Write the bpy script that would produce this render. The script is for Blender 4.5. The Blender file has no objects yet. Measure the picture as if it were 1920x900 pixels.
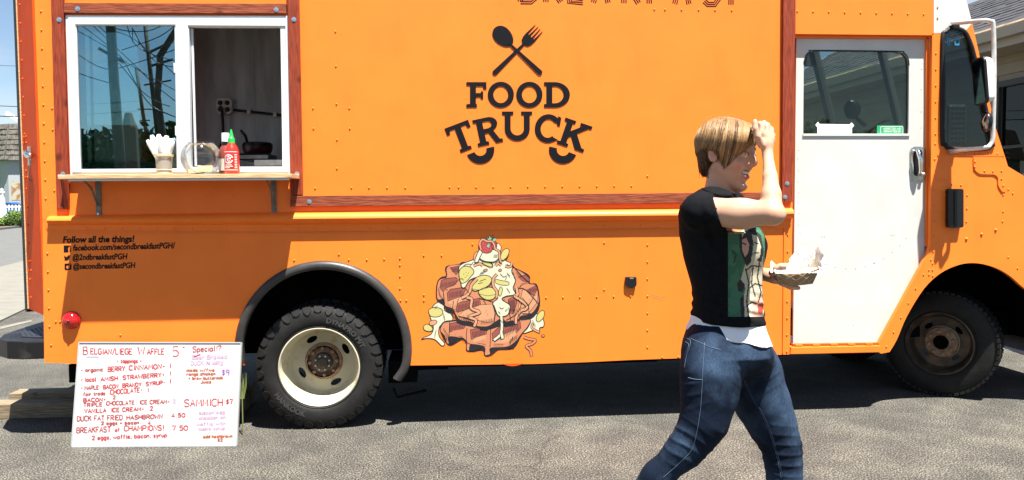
import bpy, bmesh, math, random
import numpy as np
from mathutils import Vector, Matrix, noise
from mathutils.geometry import tessellate_polygon
from mathutils.bvhtree import BVHTree
random.seed(7)
rnd = random.random
R_ = math.radians
scene = bpy.context.scene
COL = scene.collection

# ------------------------------------------------------------------ camera
FPX, IW, IH = 1500.0, 1920.0, 900.0
YAW, PITCH, ROLL = 0.0915, 0.0505, -0.0077
CAM = Vector((0.0, -4.97, 1.42))
F_ = Vector((math.sin(YAW)*math.cos(PITCH), math.cos(YAW)*math.cos(PITCH), -math.sin(PITCH)))
R0 = F_.cross(Vector((0, 0, 1))).normalized()
U0 = R0.cross(F_)
RT = R0*math.cos(ROLL) + U0*math.sin(ROLL)
UP = -R0*math.sin(ROLL) + U0*math.cos(ROLL)
cd = bpy.data.cameras.new('camera')
cam = bpy.data.objects.new('camera', cd)
COL.objects.link(cam)
cd.sensor_width = 36.0
cd.lens = 36.0*FPX/IW
cd.clip_start = 0.05
cd.clip_end = 3000
M = Matrix((RT, UP, -F_)).transposed().to_4x4()
M.translation = CAM
cam.matrix_world = M
scene.camera = cam

# ------------------------------------------------------------------ light
SUN = Vector((0.165, -0.335, 1.0)).normalized()      # towards the sun
elev = math.asin(SUN.z)
azim = math.atan2(SUN.x, SUN.y)
w = bpy.data.worlds.new('World')
scene.world = w
w.use_nodes = True
nt = w.node_tree
bg = nt.nodes['Background']
sky = nt.nodes.new('ShaderNodeTexSky')
sky.sky_type = 'NISHITA'
sky.sun_disc = False
sky.sun_elevation = elev
sky.sun_rotation = azim
sky.air_density = 0.9
sky.dust_density = 0.15
sky.ozone_density = 1.0
tc = nt.nodes.new('ShaderNodeTexCoord')
mp = nt.nodes.new('ShaderNodeMapping')
mp.inputs['Scale'].default_value = (1.0, 1.0, 2.6)
nz = nt.nodes.new('ShaderNodeTexNoise')
nz.inputs['Scale'].default_value = 3.1
nz.inputs['Detail'].default_value = 7
nz.inputs['Roughness'].default_value = 0.55
cr = nt.nodes.new('ShaderNodeValToRGB')
cr.color_ramp.elements[0].position = 0.50
cr.color_ramp.elements[1].position = 0.72
mx = nt.nodes.new('ShaderNodeMixRGB')
mx.inputs[2].default_value = (5.6, 5.8, 6.1, 1)
nt.links.new(tc.outputs['Generated'], mp.inputs[0])
nt.links.new(mp.outputs[0], nz.inputs['Vector'])
nt.links.new(nz.outputs['Fac'], cr.inputs[0])
nt.links.new(cr.outputs[0], mx.inputs[0])
nt.links.new(sky.outputs[0], mx.inputs[1])
nt.links.new(mx.outputs[0], bg.inputs[0])
bg.inputs[1].default_value = 0.05
sl = bpy.data.lights.new('sun', 'SUN')
sl.energy = 5.0
sl.angle = R_(0.5)
sl.color = (1.0, 0.96, 0.89)
so = bpy.data.objects.new('sun', sl)
COL.objects.link(so)
so.rotation_euler = SUN.to_track_quat('Z', 'Y').to_euler()
so.location = (2, -3, 8)
scene.view_settings.view_transform = 'Standard'
scene.view_settings.look = 'None'
scene.view_settings.gamma = 1
scene.view_settings.exposure = 1.62
scene.cycles.max_bounces = 8
scene.cycles.transparent_max_bounces = 16
scene.cycles.caustics_reflective = False
scene.cycles.caustics_refractive = False
scene.cycles.use_denoising = True

# ------------------------------------------------------------------ pixel -> world
def ray(px, py):
    return (F_ + RT*((px-960)/FPX) - UP*((py-450)/FPX))
def P(px, py, Y=0.0):
    d = ray(px, py)
    return CAM + d*((Y-CAM.y)/d.y)
def PG(px, py, z=0.0):
    d = ray(px, py)
    return CAM + d*((z-CAM.z)/d.z)
def PX(px, py, X):
    d = ray(px, py)
    return CAM + d*((X-CAM.x)/d.x)

# ------------------------------------------------------------------ materials
MATS = {}
def mat(name, col, rough=0.5, metal=0.0, var=0.0, vscale=20, bump=0.0, bscale=60, col2=None,
        spec=0.5, coat=0.0, stretch=(1, 1, 1), detail=5, ramp=(0.3, 0.7), trans=0.0, emis=None, sss=0.0, alpha=1.0):
    m = bpy.data.materials.new(name)
    m.use_nodes = True
    t = m.node_tree
    b = t.nodes['Principled BSDF']
    b.inputs['Base Color'].default_value = (*col, 1)
    b.inputs['Roughness'].default_value = rough
    b.inputs['Metallic'].default_value = metal
    b.inputs['Specular IOR Level'].default_value = spec
    b.inputs['Coat Weight'].default_value = coat
    b.inputs['Coat Roughness'].default_value = 0.08
    if trans: b.inputs['Transmission Weight'].default_value = trans
    if sss:
        b.inputs['Subsurface Weight'].default_value = sss
        b.inputs['Subsurface Radius'].default_value = (0.012, 0.004, 0.002)
        b.inputs['Subsurface Scale'].default_value = 1.0
    if var or bump or col2:
        c = t.nodes.new('ShaderNodeTexCoord')
        mpn = t.nodes.new('ShaderNodeMapping')
        mpn.inputs['Scale'].default_value = stretch
        t.links.new(c.outputs['Object'], mpn.inputs[0])
    if var or col2:
        n = t.nodes.new('ShaderNodeTexNoise')
        n.inputs['Scale'].default_value = vscale
        n.inputs['Detail'].default_value = detail
        t.links.new(mpn.outputs[0], n.inputs['Vector'])
        r = t.nodes.new('ShaderNodeValToRGB')
        r.color_ramp.elements[0].position = ramp[0]
        r.color_ramp.elements[1].position = ramp[1]
        c2 = col2 if col2 else tuple(min(1, x*(1+var)) for x in col)
        c1 = col if col2 else tuple(x*(1-var) for x in col)
        r.color_ramp.elements[0].color = (*c1, 1)
        r.color_ramp.elements[1].color = (*c2, 1)
        t.links.new(n.outputs['Fac'], r.inputs[0])
        t.links.new(r.outputs[0], b.inputs['Base Color'])
    if bump:
        n2 = t.nodes.new('ShaderNodeTexNoise')
        n2.inputs['Scale'].default_value = bscale
        n2.inputs['Detail'].default_value = 4
        t.links.new(mpn.outputs[0], n2.inputs['Vector'])
        bp = t.nodes.new('ShaderNodeBump')
        bp.inputs['Strength'].default_value = 1.0
        bp.inputs['Distance'].default_value = bump
        t.links.new(n2.outputs['Fac'], bp.inputs['Height'])
        t.links.new(bp.outputs[0], b.inputs['Normal'])
    MATS[name] = m
    return m
def vcol_mat(name, rough=0.6, sss=0.0, bump=0.0, bscale=60, spec=0.4):
    m = mat(name, (0.5, 0.5, 0.5), rough, bump=bump, bscale=bscale, sss=sss, spec=spec)
    t = m.node_tree
    a = t.nodes.new('ShaderNodeVertexColor')
    a.layer_name = 'Col'
    t.links.new(a.outputs[0], t.nodes['Principled BSDF'].inputs['Base Color'])
    return m
def glass_mat(name, tint, refl=0.12, rough=0.0, rtint=(1, 1, 1), ior=1.45, fmul=1.0):
    m = bpy.data.materials.new(name)
    m.use_nodes = True
    t = m.node_tree
    for n in list(t.nodes): t.nodes.remove(n)
    out = t.nodes.new('ShaderNodeOutputMaterial')
    tr = t.nodes.new('ShaderNodeBsdfTransparent'); tr.inputs[0].default_value = (*tint, 1)
    gl = t.nodes.new('ShaderNodeBsdfGlossy'); gl.inputs['Roughness'].default_value = rough
    gl.inputs[0].default_value = (*rtint, 1)
    fr = t.nodes.new('ShaderNodeFresnel'); fr.inputs[0].default_value = ior
    ad = t.nodes.new('ShaderNodeMath'); ad.operation = 'ADD'; ad.use_clamp = True
    ad.inputs[1].default_value = refl
    mu_ = t.nodes.new('ShaderNodeMath'); mu_.operation = 'MULTIPLY'; mu_.inputs[1].default_value = fmul
    t.links.new(fr.outputs[0], mu_.inputs[0]); t.links.new(mu_.outputs[0], ad.inputs[0])
    mxs = t.nodes.new('ShaderNodeMixShader')
    t.links.new(ad.outputs[0], mxs.inputs[0])
    t.links.new(tr.outputs[0], mxs.inputs[1])
    t.links.new(gl.outputs[0], mxs.inputs[2])
    t.links.new(mxs.outputs[0], out.inputs[0])
    MATS[name] = m
    return m

ORANGE = mat('orange_paint', (0.95, 0.205, 0.024), 0.42, var=0.05, vscale=3.5, bump=0.004, bscale=1.6, spec=0.30, detail=8)
def grime(m, sc, lo, hi, colr, stretch):
    t = m.node_tree; b = t.nodes['Principled BSDF']
    src = b.inputs['Base Color'].links[0].from_socket
    c = t.nodes.new('ShaderNodeTexCoord'); mp_ = t.nodes.new('ShaderNodeMapping'); mp_.inputs['Scale'].default_value = stretch
    n = t.nodes.new('ShaderNodeTexNoise'); n.inputs['Scale'].default_value = sc; n.inputs['Detail'].default_value = 9; n.inputs['Roughness'].default_value = .65
    t.links.new(c.outputs['Object'], mp_.inputs[0]); t.links.new(mp_.outputs[0], n.inputs['Vector'])
    r = t.nodes.new('ShaderNodeValToRGB'); r.color_ramp.elements[0].position = lo; r.color_ramp.elements[0].color = (1, 1, 1, 1)
    r.color_ramp.elements[1].position = hi; r.color_ramp.elements[1].color = (*colr, 1)
    t.links.new(n.outputs['Fac'], r.inputs[0])
    x = t.nodes.new('ShaderNodeMixRGB'); x.blend_type = 'MULTIPLY'; x.inputs[0].default_value = 1
    t.links.new(src, x.inputs[1]); t.links.new(r.outputs[0], x.inputs[2]); t.links.new(x.outputs[0], b.inputs['Base Color'])
grime(ORANGE, 2.2, .52, .80, (.95, .90, .86), (3.0, 3.0, .7))
ORANGE_SHADED = mat('orange_paint_shaded', (0.75, 0.08, 0.008), 0.6, spec=0.1, var=0.08, vscale=5, bump=0.001, bscale=4)  # darker truck orange, with the open door's shade mixed into the colour
WHITE_P = mat('white_paint', (0.56, 0.565, 0.53), 0.42, var=0.06, vscale=5, bump=0.004, bscale=1.8, detail=9)
grime(WHITE_P, 3.0, .50, .78, (.95, .945, .93), (1.5, 1.5, .6))
def wood_mat(name, c1, c2, horizontal=True):
    m = mat(name, c1, 0.7, spec=0.25, col2=c2, vscale=9, stretch=((1.2, 8, 14) if horizontal else (14, 8, 1.2)), detail=8, bump=0.002, bscale=14)
    t = m.node_tree                       # knots
    b = t.nodes['Principled BSDF']
    src = b.inputs['Base Color'].links[0].from_socket
    v = t.nodes.new('ShaderNodeTexVoronoi'); v.inputs['Scale'].default_value = 5.5
    c = t.nodes.new('ShaderNodeTexCoord'); t.links.new(c.outputs['Object'], v.inputs['Vector'])
    r = t.nodes.new('ShaderNodeValToRGB')
    r.color_ramp.elements[0].position = 0.06; r.color_ramp.elements[0].color = (0.25, 0.2, 0.2, 1)
    r.color_ramp.elements[1].position = 0.17; r.color_ramp.elements[1].color = (1, 1, 1, 1)
    t.links.new(v.outputs['Distance'], r.inputs[0])
    mm = t.nodes.new('ShaderNodeMixRGB'); mm.blend_type = 'MULTIPLY'; mm.inputs[0].default_value = 0.75
    t.links.new(src, mm.inputs[1]); t.links.new(r.outputs[0], mm.inputs[2])
    t.links.new(mm.outputs[0], b.inputs['Base Color'])
    return m
WOOD_H = wood_mat('stained_wood_horizontal', (0.13, 0.024, 0.011), (0.33, 0.085, 0.036))
WOOD_V = wood_mat('stained_wood_vertical', (0.15, 0.020, 0.008), (0.31, 0.052, 0.019), False)
SHELF = wood_mat('bare_wood', (0.42, 0.27, 0.13), (0.66, 0.48, 0.27))
BEAM = wood_mat('weathered_lumber', (0.13, 0.10, 0.065), (0.30, 0.235, 0.15))
BLACK_R = mat('black_rubber', (0.010, 0.010, 0.011), 0.55, spec=0.3, var=0.3, vscale=30, bump=0.001, bscale=90)
FLARE = mat('grey_plastic_flare', (0.034, 0.032, 0.031), 0.40, var=0.3, vscale=8, spec=0.4)
BLACK_P = mat('black_plastic', (0.008, 0.008, 0.009), 0.35, spec=0.4)
BRACK = mat('dull_bracket_steel', (0.16, 0.15, 0.13), 0.55, metal=0.5, var=0.3, vscale=40)
DECAL = mat('black_vinyl', (0.006, 0.0065, 0.009), 0.6, spec=0.12)
UNDER = mat('underbody_black', (0.006, 0.006, 0.006), 0.95, spec=0.03)
TYRE = mat('tyre_rubber', (0.013, 0.0125, 0.012), 0.6, spec=0.28, var=0.35, vscale=14, bump=0.0015, bscale=120)
CREAM_RIM = mat('cream_rim_paint', (0.52, 0.48, 0.35), 0.6, spec=.3, col2=(0.34, 0.20, 0.09), vscale=11, ramp=(0.56, 0.80), detail=7, bump=0.001, bscale=30)
RUST = mat('rusty_steel', (0.22, 0.10, 0.045), 0.8, col2=(0.42, 0.30, 0.20), vscale=22, bump=0.002, bscale=60)
DARK_RIM = mat('dark_rim', (0.055, 0.042, 0.032), 0.5, col2=(0.20, 0.13, 0.08), vscale=9, ramp=(0.45, 0.75), metal=0.3)
STEEL = mat('galvanised_steel', (0.50, 0.50, 0.48), 0.38, metal=0.8, var=0.2, vscale=25)
CHROME = mat('chrome', (0.80, 0.80, 0.80), 0.12, metal=1.0)
BOLT = mat('bolt_zinc', (0.55, 0.60, 0.66), 0.3, metal=0.9)
VINYL_W = mat('white_vinyl_frame', (0.62, 0.64, 0.66), 0.4)
INT_WALL = mat('interior_sheet_metal', (0.36, 0.40, 0.42), 0.45, metal=0.35, var=0.25, vscale=4, stretch=(3, 1, .6))
INT_DARK = mat('interior_dark', (0.06, 0.06, 0.06), 0.7)
GLASS_WIN = glass_mat('window_glass', (0.42, 0.58, 0.58), 0.36, rtint=(0.50, 0.74, 0.80))
GLASS_CAB = glass_mat('cab_glass', (0.62, 0.68, 0.64), 0.0, ior=1.35)
GLASS_FAR = glass_mat('clear_glass', (0.88, 0.92, 0.90), 0.0, ior=1.25)
RED_LENS = mat('red_lens', (0.45, 0.006, 0.008), 0.12, coat=0.6)
ALU = mat('worn_aluminium_pole', (0.62, 0.61, 0.57), 0.4, metal=0.4, var=0.15, vscale=30)
WHITE = mat('white_plastic', (0.80, 0.80, 0.79), 0.35)
PAPER = mat('paper_white', (0.82, 0.82, 0.80), 0.8)
GREEN = mat('sticker_green', (0.02, 0.33, 0.13), 0.4)
BLUE_ST = mat('sticker_blue', (0.02, 0.22, 0.42), 0.4)

# ------------------------------------------------------------------ object helpers
WM = {}
def world_of(o):
    return WM.get(o.name, Matrix.Identity(4)) if o else Matrix.Identity(4)
def link(o, parent=None, mw=None):
    mw = mw or Matrix.Identity(4)
    COL.objects.link(o)
    WM[o.name] = mw
    if parent:
        o.parent = parent
        o.matrix_parent_inverse = world_of(parent).inverted()
    o.matrix_basis = mw
    return o
def tag(o, label=None, cat=None, group=None, kind=None):
    if label: o['label'] = label
    if cat: o['category'] = cat
    if group: o['group'] = group
    if kind: o['kind'] = kind
    return o
def thing(name, label, cat, loc=(0, 0, 0), group=None, rz=0.0):
    o = bpy.data.objects.new(name, None)
    o.empty_display_size = 0.1
    link(o, None, Matrix.Translation(Vector(loc)) @ Matrix.Rotation(rz, 4, 'Z'))
    return tag(o, label, cat, group)
class MB:
    def __init__(s):
        s.v = []; s.f = []; s.m = []
    def add(s, vs, fs, mi=0):
        o = len(s.v)
        s.v += [tuple(x) for x in vs]
        s.f += [tuple(i+o for i in f) for f in fs]
        s.m += [mi]*len(fs)
        return s
    def box(s, a, b, mi=0):
        x0, x1 = sorted((a[0], b[0])); y0, y1 = sorted((a[1], b[1])); z0, z1 = sorted((a[2], b[2]))
        vs = [(x0, y0, z0), (x1, y0, z0), (x1, y1, z0), (x0, y1, z0), (x0, y0, z1), (x1, y0, z1), (x1, y1, z1), (x0, y1, z1)]
        return s.add(vs, [(0, 3, 2, 1), (4, 5, 6, 7), (0, 1, 5, 4), (1, 2, 6, 5), (2, 3, 7, 6), (3, 0, 4, 7)], mi)
    def hexa(s, c8, mi=0):
        return s.add(c8, [(0, 3, 2, 1), (4, 5, 6, 7), (0, 1, 5, 4), (1, 2, 6, 5), (2, 3, 7, 6), (3, 0, 4, 7)], mi)
    def prism(s, outer, holes, off, mi=0):
        """outer/holes: closed loops of 3-D points in one plane; off: extrusion vector"""
        off = Vector(off)
        loops = [[Vector(p) for p in outer]] + [[Vector(p) for p in h] for h in holes]
        tris = tessellate_polygon(loops)
        flat = [p for l in loops for p in l]
        n = len(flat)
        vs = flat + [p+off for p in flat]
        fs = []
        for t in tris:
            a, b, c = (flat[i] for i in t)
            nn = (b-a).cross(c-a)
            if nn.dot(off) > 0: t = (t[0], t[2], t[1])
            fs.append(tuple(t))
            fs.append(tuple(i+n for i in reversed(t)))
        k = 0
        for l in loops:
            m_ = len(l)
            for i in range(m_):
                a, b = k+i, k+(i+1) % m_
                fs.append((a, b, b+n, a+n))
            k += m_
        return s.add(vs, fs, mi)
    def tube(s, pts, r, n=10, caps=True, mi=0):
        pts = [Vector(p) for p in pts]
        rs = r if isinstance(r, (list, tuple)) else [r]*len(pts)
        rings = []
        pn = None
        for i, p in enumerate(pts):
            a = pts[max(i-1, 0)]; b = pts[min(i+1, len(pts)-1)]
            t = (b-a).normalized() if (b-a).length > 1e-9 else Vector((0, 0, 1))
            if pn is None:
                pn = t.orthogonal().normalized()
            pn = (pn - t*pn.dot(t))
            pn = pn.normalized() if pn.length > 1e-6 else t.orthogonal().normalized()
            q = t.cross(pn)
            rings.append([p + (pn*math.cos(2*math.pi*k/n) + q*math.sin(2*math.pi*k/n))*rs[i] for k in range(n)])
        vs = [v for rg in rings for v in rg]
        fs = [(i*n+k, i*n+(k+1) % n, (i+1)*n+(k+1) % n, (i+1)*n+k) for i in range(len(pts)-1) for k in range(n)]
        if caps:
            fs += [tuple(reversed(range(n))), tuple((len(pts)-1)*n+k for k in range(n))]
        return s.add(vs, fs, mi)
    def lathe(s, prof, origin=(0, 0, 0), axis='Z', n=24, mi=0):
        """prof: (r, h) pairs; closes on r=0"""
        o = Vector(origin)
        vs = []
        for r, h in prof:
            for k in range(n):
                a = 2*math.pi*k/n
                c, d = r*math.cos(a), r*math.sin(a)
                vs.append(o + Vector((c, d, h) if axis == 'Z' else ((c, h, d) if axis == 'Y' else (h, c, d))))
        fs = [(i*n+k, i*n+(k+1) % n, (i+1)*n+(k+1) % n, (i+1)*n+k) for i in range(len(prof)-1) for k in range(n)]
        return s.add(vs, fs, mi)
    def ball(s, c, r, n=10, m=6, mi=0, sc=(1, 1, 1)):
        c = Vector(c)
        vs = []
        for i in range(m+1):
            th = math.pi*i/m
            for k in range(n):
                a = 2*math.pi*k/n
                vs.append(c + Vector((r*sc[0]*math.sin(th)*math.cos(a), r*sc[1]*math.sin(th)*math.sin(a), r*sc[2]*math.cos(th))))
        fs = [(i*n+k, (i+1)*n+k, (i+1)*n+(k+1) % n, i*n+(k+1) % n) for i in range(m) for k in range(n)]
        return s.add(vs, fs, mi)
    def mesh(s, name, mats, smooth=False, fixn=True):
        me = bpy.data.meshes.new(name)
        me.from_pydata(s.v, [], s.f)
        if not isinstance(mats, (list, tuple)): mats = [mats]
        for m_ in mats: me.materials.append(m_)
        if len(mats) > 1: me.polygons.foreach_set('material_index', s.m)
        if fixn:
            bm = bmesh.new(); bm.from_mesh(me)
            bmesh.ops.remove_doubles(bm, verts=bm.verts, dist=1e-6)
            bmesh.ops.recalc_face_normals(bm, faces=bm.faces)
            bm.to_mesh(me); bm.free()
        if smooth:
            me.polygons.foreach_set('use_smooth', [True]*len(me.polygons))
        me.update()
        return me
    def build(s, name, mats, parent=None, smooth=False, mw=None, bevel=0.0, auto=None, fixn=True):
        me = s.mesh(name, mats, smooth or auto is not None, fixn)
        if auto is not None and hasattr(me, 'set_sharp_from_angle'):
            me.set_sharp_from_angle(angle=R_(auto))
        o = link(bpy.data.objects.new(name, me), parent, mw)
        if bevel:
            b = o.modifiers.new('bevel', 'BEVEL'); b.width = bevel; b.segments = 2; b.limit_method = 'ANGLE'
            b.angle_limit = R_(40)
        return o
def inst(o, parent, mw, name=None):
    c = bpy.data.objects.new(name or o.name.split('.')[0], o.data)
    return link(c, parent, mw)
def poly(pts, Y=0.0):
    return [P(x, y, Y) for x, y in pts]
def rrect(x0, y0, x1, y1, r, n=5):
    out = []
    for cx, cy, a0 in ((x1-r, y0+r, -90), (x1-r, y1-r, 0), (x0+r, y1-r, 90), (x0+r, y0+r, 180)):
        for k in range(n+1):
            a = R_(a0+90*k/n)
            out.append((cx+r*math.cos(a), cy+r*math.sin(a)))
    return out
def rounded(pts, r, n=4):
    out = []
    m = len(pts)
    for i in range(m):
        a, b, c = Vector(pts[i-1]), Vector(pts[i]), Vector(pts[(i+1) % m])
        d1 = (a-b); d2 = (c-b)
        rr = min(r if not isinstance(r, (list, tuple)) else r[i], d1.length*.48, d2.length*.48)
        p1 = b+d1.normalized()*rr; p2 = b+d2.normalized()*rr
        for k in range(n+1):
            t = k/n
            out.append(tuple(p1*(1-t)**2 + b*2*t*(1-t) + p2*t*t))
    return out
def arc(cx, cy, r, a0, a1, n, ry=None):
    ry = ry or r
    return [(cx+r*math.cos(R_(a0+(a1-a0)*k/n)), cy+ry*math.sin(R_(a0+(a1-a0)*k/n))) for k in range(n+1)]
# ================================================================== GROUND
def asphalt():
    m = mat('asphalt', (0.1, 0.1, 0.1), 0.9)
    t = m.node_tree; b = t.nodes['Principled BSDF']
    c = t.nodes.new('ShaderNodeTexCoord')
    n1 = t.nodes.new('ShaderNodeTexNoise'); n1.inputs['Scale'].default_value = 115; n1.inputs['Detail'].default_value = 3
    v = t.nodes.new('ShaderNodeTexVoronoi'); v.inputs['Scale'].default_value = 170
    n2 = t.nodes.new('ShaderNodeTexNoise'); n2.inputs['Scale'].default_value = 1.7; n2.inputs['Detail'].default_value = 6
    n3 = t.nodes.new('ShaderNodeTexNoise'); n3.inputs['Scale'].default_value = 240; n3.inputs['Detail'].default_value = 2
    for n in (n1, v, n2, n3): t.links.new(c.outputs['Object'], n.inputs['Vector'])
    r1 = t.nodes.new('ShaderNodeValToRGB')
    e = r1.color_ramp.elements
    e[0].position = 0.36; e[0].color = (0.009, 0.009, 0.008, 1)
    e[1].position = 0.66; e[1].color = (0.225, 0.213, 0.182, 1)
    x = e.new(0.50); x.color = (0.052, 0.0495, 0.043, 1)
    t.links.new(n1.outputs['Fac'], r1.inputs[0])
    r2 = t.nodes.new('ShaderNodeValToRGB')
    r2.color_ramp.elements[0].position = 0.0; r2.color_ramp.elements[0].color = (1.75, 1.7, 1.6, 1)
    r2.color_ramp.elements[1].position = 0.22; r2.color_ramp.elements[1].color = (0.92, 0.92, 0.92, 1)
    t.links.new(v.outputs['Distance'], r2.inputs[0])
    m1 = t.nodes.new('ShaderNodeMixRGB'); m1.blend_type = 'MULTIPLY'; m1.inputs[0].default_value = 1
    t.links.new(r1.outputs[0], m1.inputs[1]); t.links.new(r2.outputs[0], m1.inputs[2])
    r3 = t.nodes.new('ShaderNodeValToRGB')
    r3.color_ramp.elements[0].position = 0.35; r3.color_ramp.elements[0].color = (0.80, 0.79, 0.78, 1)
    r3.color_ramp.elements[1].position = 0.65; r3.color_ramp.elements[1].color = (1.12, 1.11, 1.07, 1)
    t.links.new(n2.outputs['Fac'], r3.inputs[0])
    m2 = t.nodes.new('ShaderNodeMixRGB'); m2.blend_type = 'MULTIPLY'; m2.inputs[0].default_value = 1
    t.links.new(m1.outputs[0], m2.inputs[1]); t.links.new(r3.outputs[0], m2.inputs[2])
    # oil stains
    n4 = t.nodes.new('ShaderNodeTexNoise'); n4.inputs['Scale'].default_value = 0.9; n4.inputs['Detail'].default_value = 8
    t.links.new(c.outputs['Object'], n4.inputs['Vector'])
    r4 = t.nodes.new('ShaderNodeValToRGB')
    r4.color_ramp.elements[0].position = 0.30; r4.color_ramp.elements[0].color = (0.66, 0.65, 0.63, 1)
    r4.color_ramp.elements[1].position = 0.38; r4.color_ramp.elements[1].color = (1, 1, 1, 1)
    t.links.new(n4.outputs['Fac'], r4.inputs[0])
    m3 = t.nodes.new('ShaderNodeMixRGB'); m3.blend_type = 'MULTIPLY'; m3.inputs[0].default_value = 1
    t.links.new(m2.outputs[0], m3.inputs[1]); t.links.new(r4.outputs[0], m3.inputs[2])
    # hairline cracks, only here and there, and lighter worn patches
    ds = t.nodes.new('ShaderNodeTexNoise'); ds.inputs['Scale'].default_value = 2.2; ds.inputs['Detail'].default_value = 5
    t.links.new(c.outputs['Object'], ds.inputs['Vector'])
    va = t.nodes.new('ShaderNodeVectorMath'); va.operation = 'MULTIPLY_ADD'; va.inputs[1].default_value = (.55, .55, 0)
    t.links.new(ds.outputs['Color'], va.inputs[0]); t.links.new(c.outputs['Object'], va.inputs[2])
    vc = t.nodes.new('ShaderNodeTexVoronoi'); vc.feature = 'DISTANCE_TO_EDGE'; vc.inputs['Scale'].default_value = 0.75
    t.links.new(va.outputs[0], vc.inputs['Vector'])
    r5 = t.nodes.new('ShaderNodeValToRGB'); r5.color_ramp.elements[0].position = 0.0; r5.color_ramp.elements[0].color = (.58, .57, .56, 1)
    r5.color_ramp.elements[1].position = 0.007; r5.color_ramp.elements[1].color = (1, 1, 1, 1)
    t.links.new(vc.outputs['Distance'], r5.inputs[0])
    n6 = t.nodes.new('ShaderNodeTexNoise'); n6.inputs['Scale'].default_value = 0.8
    t.links.new(c.outputs['Object'], n6.inputs['Vector'])
    r6 = t.nodes.new('ShaderNodeValToRGB'); r6.color_ramp.elements[0].position = .47; r6.color_ramp.elements[1].position = .56
    t.links.new(n6.outputs['Fac'], r6.inputs[0])
    m4 = t.nodes.new('ShaderNodeMixRGB'); m4.blend_type = 'MULTIPLY'
    t.links.new(r6.outputs[0], m4.inputs[0]); t.links.new(m3.outputs[0], m4.inputs[1]); t.links.new(r5.outputs[0], m4.inputs[2])
    n7 = t.nodes.new('ShaderNodeTexNoise'); n7.inputs['Scale'].default_value = 3.4; n7.inputs['Detail'].default_value = 8; n7.inputs['Roughness'].default_value = .7
    t.links.new(c.outputs['Object'], n7.inputs['Vector'])
    r7 = t.nodes.new('ShaderNodeValToRGB'); r7.color_ramp.elements[0].position = .42; r7.color_ramp.elements[0].color = (.84, .83, .82, 1); r7.color_ramp.elements[1].position = .62; r7.color_ramp.elements[1].color = (1.2, 1.19, 1.15, 1)
    t.links.new(n7.outputs['Fac'], r7.inputs[0])
    m5 = t.nodes.new('ShaderNodeMixRGB'); m5.blend_type = 'MULTIPLY'; m5.inputs[0].default_value = 1
    t.links.new(m4.outputs[0], m5.inputs[1]); t.links.new(r7.outputs[0], m5.inputs[2])
    t.links.new(m5.outputs[0], b.inputs['Base Color'])
    bp = t.nodes.new('ShaderNodeBump'); bp.inputs['Distance'].default_value = 0.002; bp.inputs['Strength'].default_value = 0.9
    t.links.new(n1.outputs['Fac'], bp.inputs['Height'])
    t.links.new(bp.outputs[0], b.inputs['Normal'])
    return m
ASPHALT = asphalt()
ROADM = mat('road_asphalt', (0.105, 0.105, 0.10), 0.9, var=0.15, vscale=3)
CONC = mat('concrete', (0.17, 0.16, 0.135), 0.9, var=0.12, vscale=4, bump=0.002, bscale=60)
MULCH = mat('mulch', (0.10, 0.055, 0.035), 0.95, var=0.5, vscale=30, bump=0.02, bscale=30)
GRASSM = mat('grass', (0.07, 0.11, 0.03), 0.95, var=0.4, vscale=8)
LINEM = mat('line_paint', (0.45, 0.45, 0.44), 0.8, var=0.2, vscale=30)
g = MB(); g.add([(-400, -400, 0), (400, -400, 0), (400, 400, 0), (-400, 400, 0)], [(0, 1, 2, 3)])
tag(g.build('parking_lot_asphalt', ASPHALT), kind='structure')
a0, a1 = PG(0, 604), PG(50, 577)
b0, b1 = PG(0, 502), PG(46, 491)
dirn = ((a1-a0).normalized()+(b1-b0).normalized()).normalized()
perp = Vector((dirn.y, -dirn.x, 0)); perp = perp if perp.x < 0 else -perp
offA = 0.0; offB = (b0-a0).dot(perp); offC = (PG(22, 429)-a0).dot(perp)
def strip(name, o0, o1, z, m_, kind='structure'):
    s = MB()
    q = [a0+perp*o0-dirn*60, a0+perp*o0+dirn*200, a0+perp*o1+dirn*200, a0+perp*o1-dirn*60]
    s.box((0, 0, 0), (0, 0, 0)) if False else None
    vs = [(p.x, p.y, -0.05) for p in q] + [(p.x, p.y, z) for p in q]
    s.hexa(vs)
    return tag(s.build(name, m_), kind=kind)
strip('sidewalk', offA, offB-0.0, 0.02, CONC)
strip('street_road', offB, offC, 0.008, ROADM)
strip('far_kerb', offC, offC+0.25, 0.13, CONC)
strip('planting_bed', offC+0.25, offC+3.4, 0.10, MULCH)
strip('lawn', offC+3.4, offC+60, 0.05, GRASSM)
l = MB()
q0, q1 = PG(1868, 648), PG(1990, 681)
dl = (q1-q0).normalized(); dp = Vector((-dl.y, dl.x, 0))*0.05
l.add([(p.x, p.y, 0.004) for p in (q0-dp-dl*1.5, q1-dp, q1+dp, q0+dp-dl*1.5)], [(0, 1, 2, 3)])
tag(l.build('parking_line', LINEM), kind='structure')
l = MB()
l.add([(p.x, p.y, 0.004) for p in (PG(0, 618), PG(60, 603), PG(60, 600), PG(0, 613))], [(0, 1, 2, 3)])
tag(l.build('lot_edge_seam', CONC), kind='structure')

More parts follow.
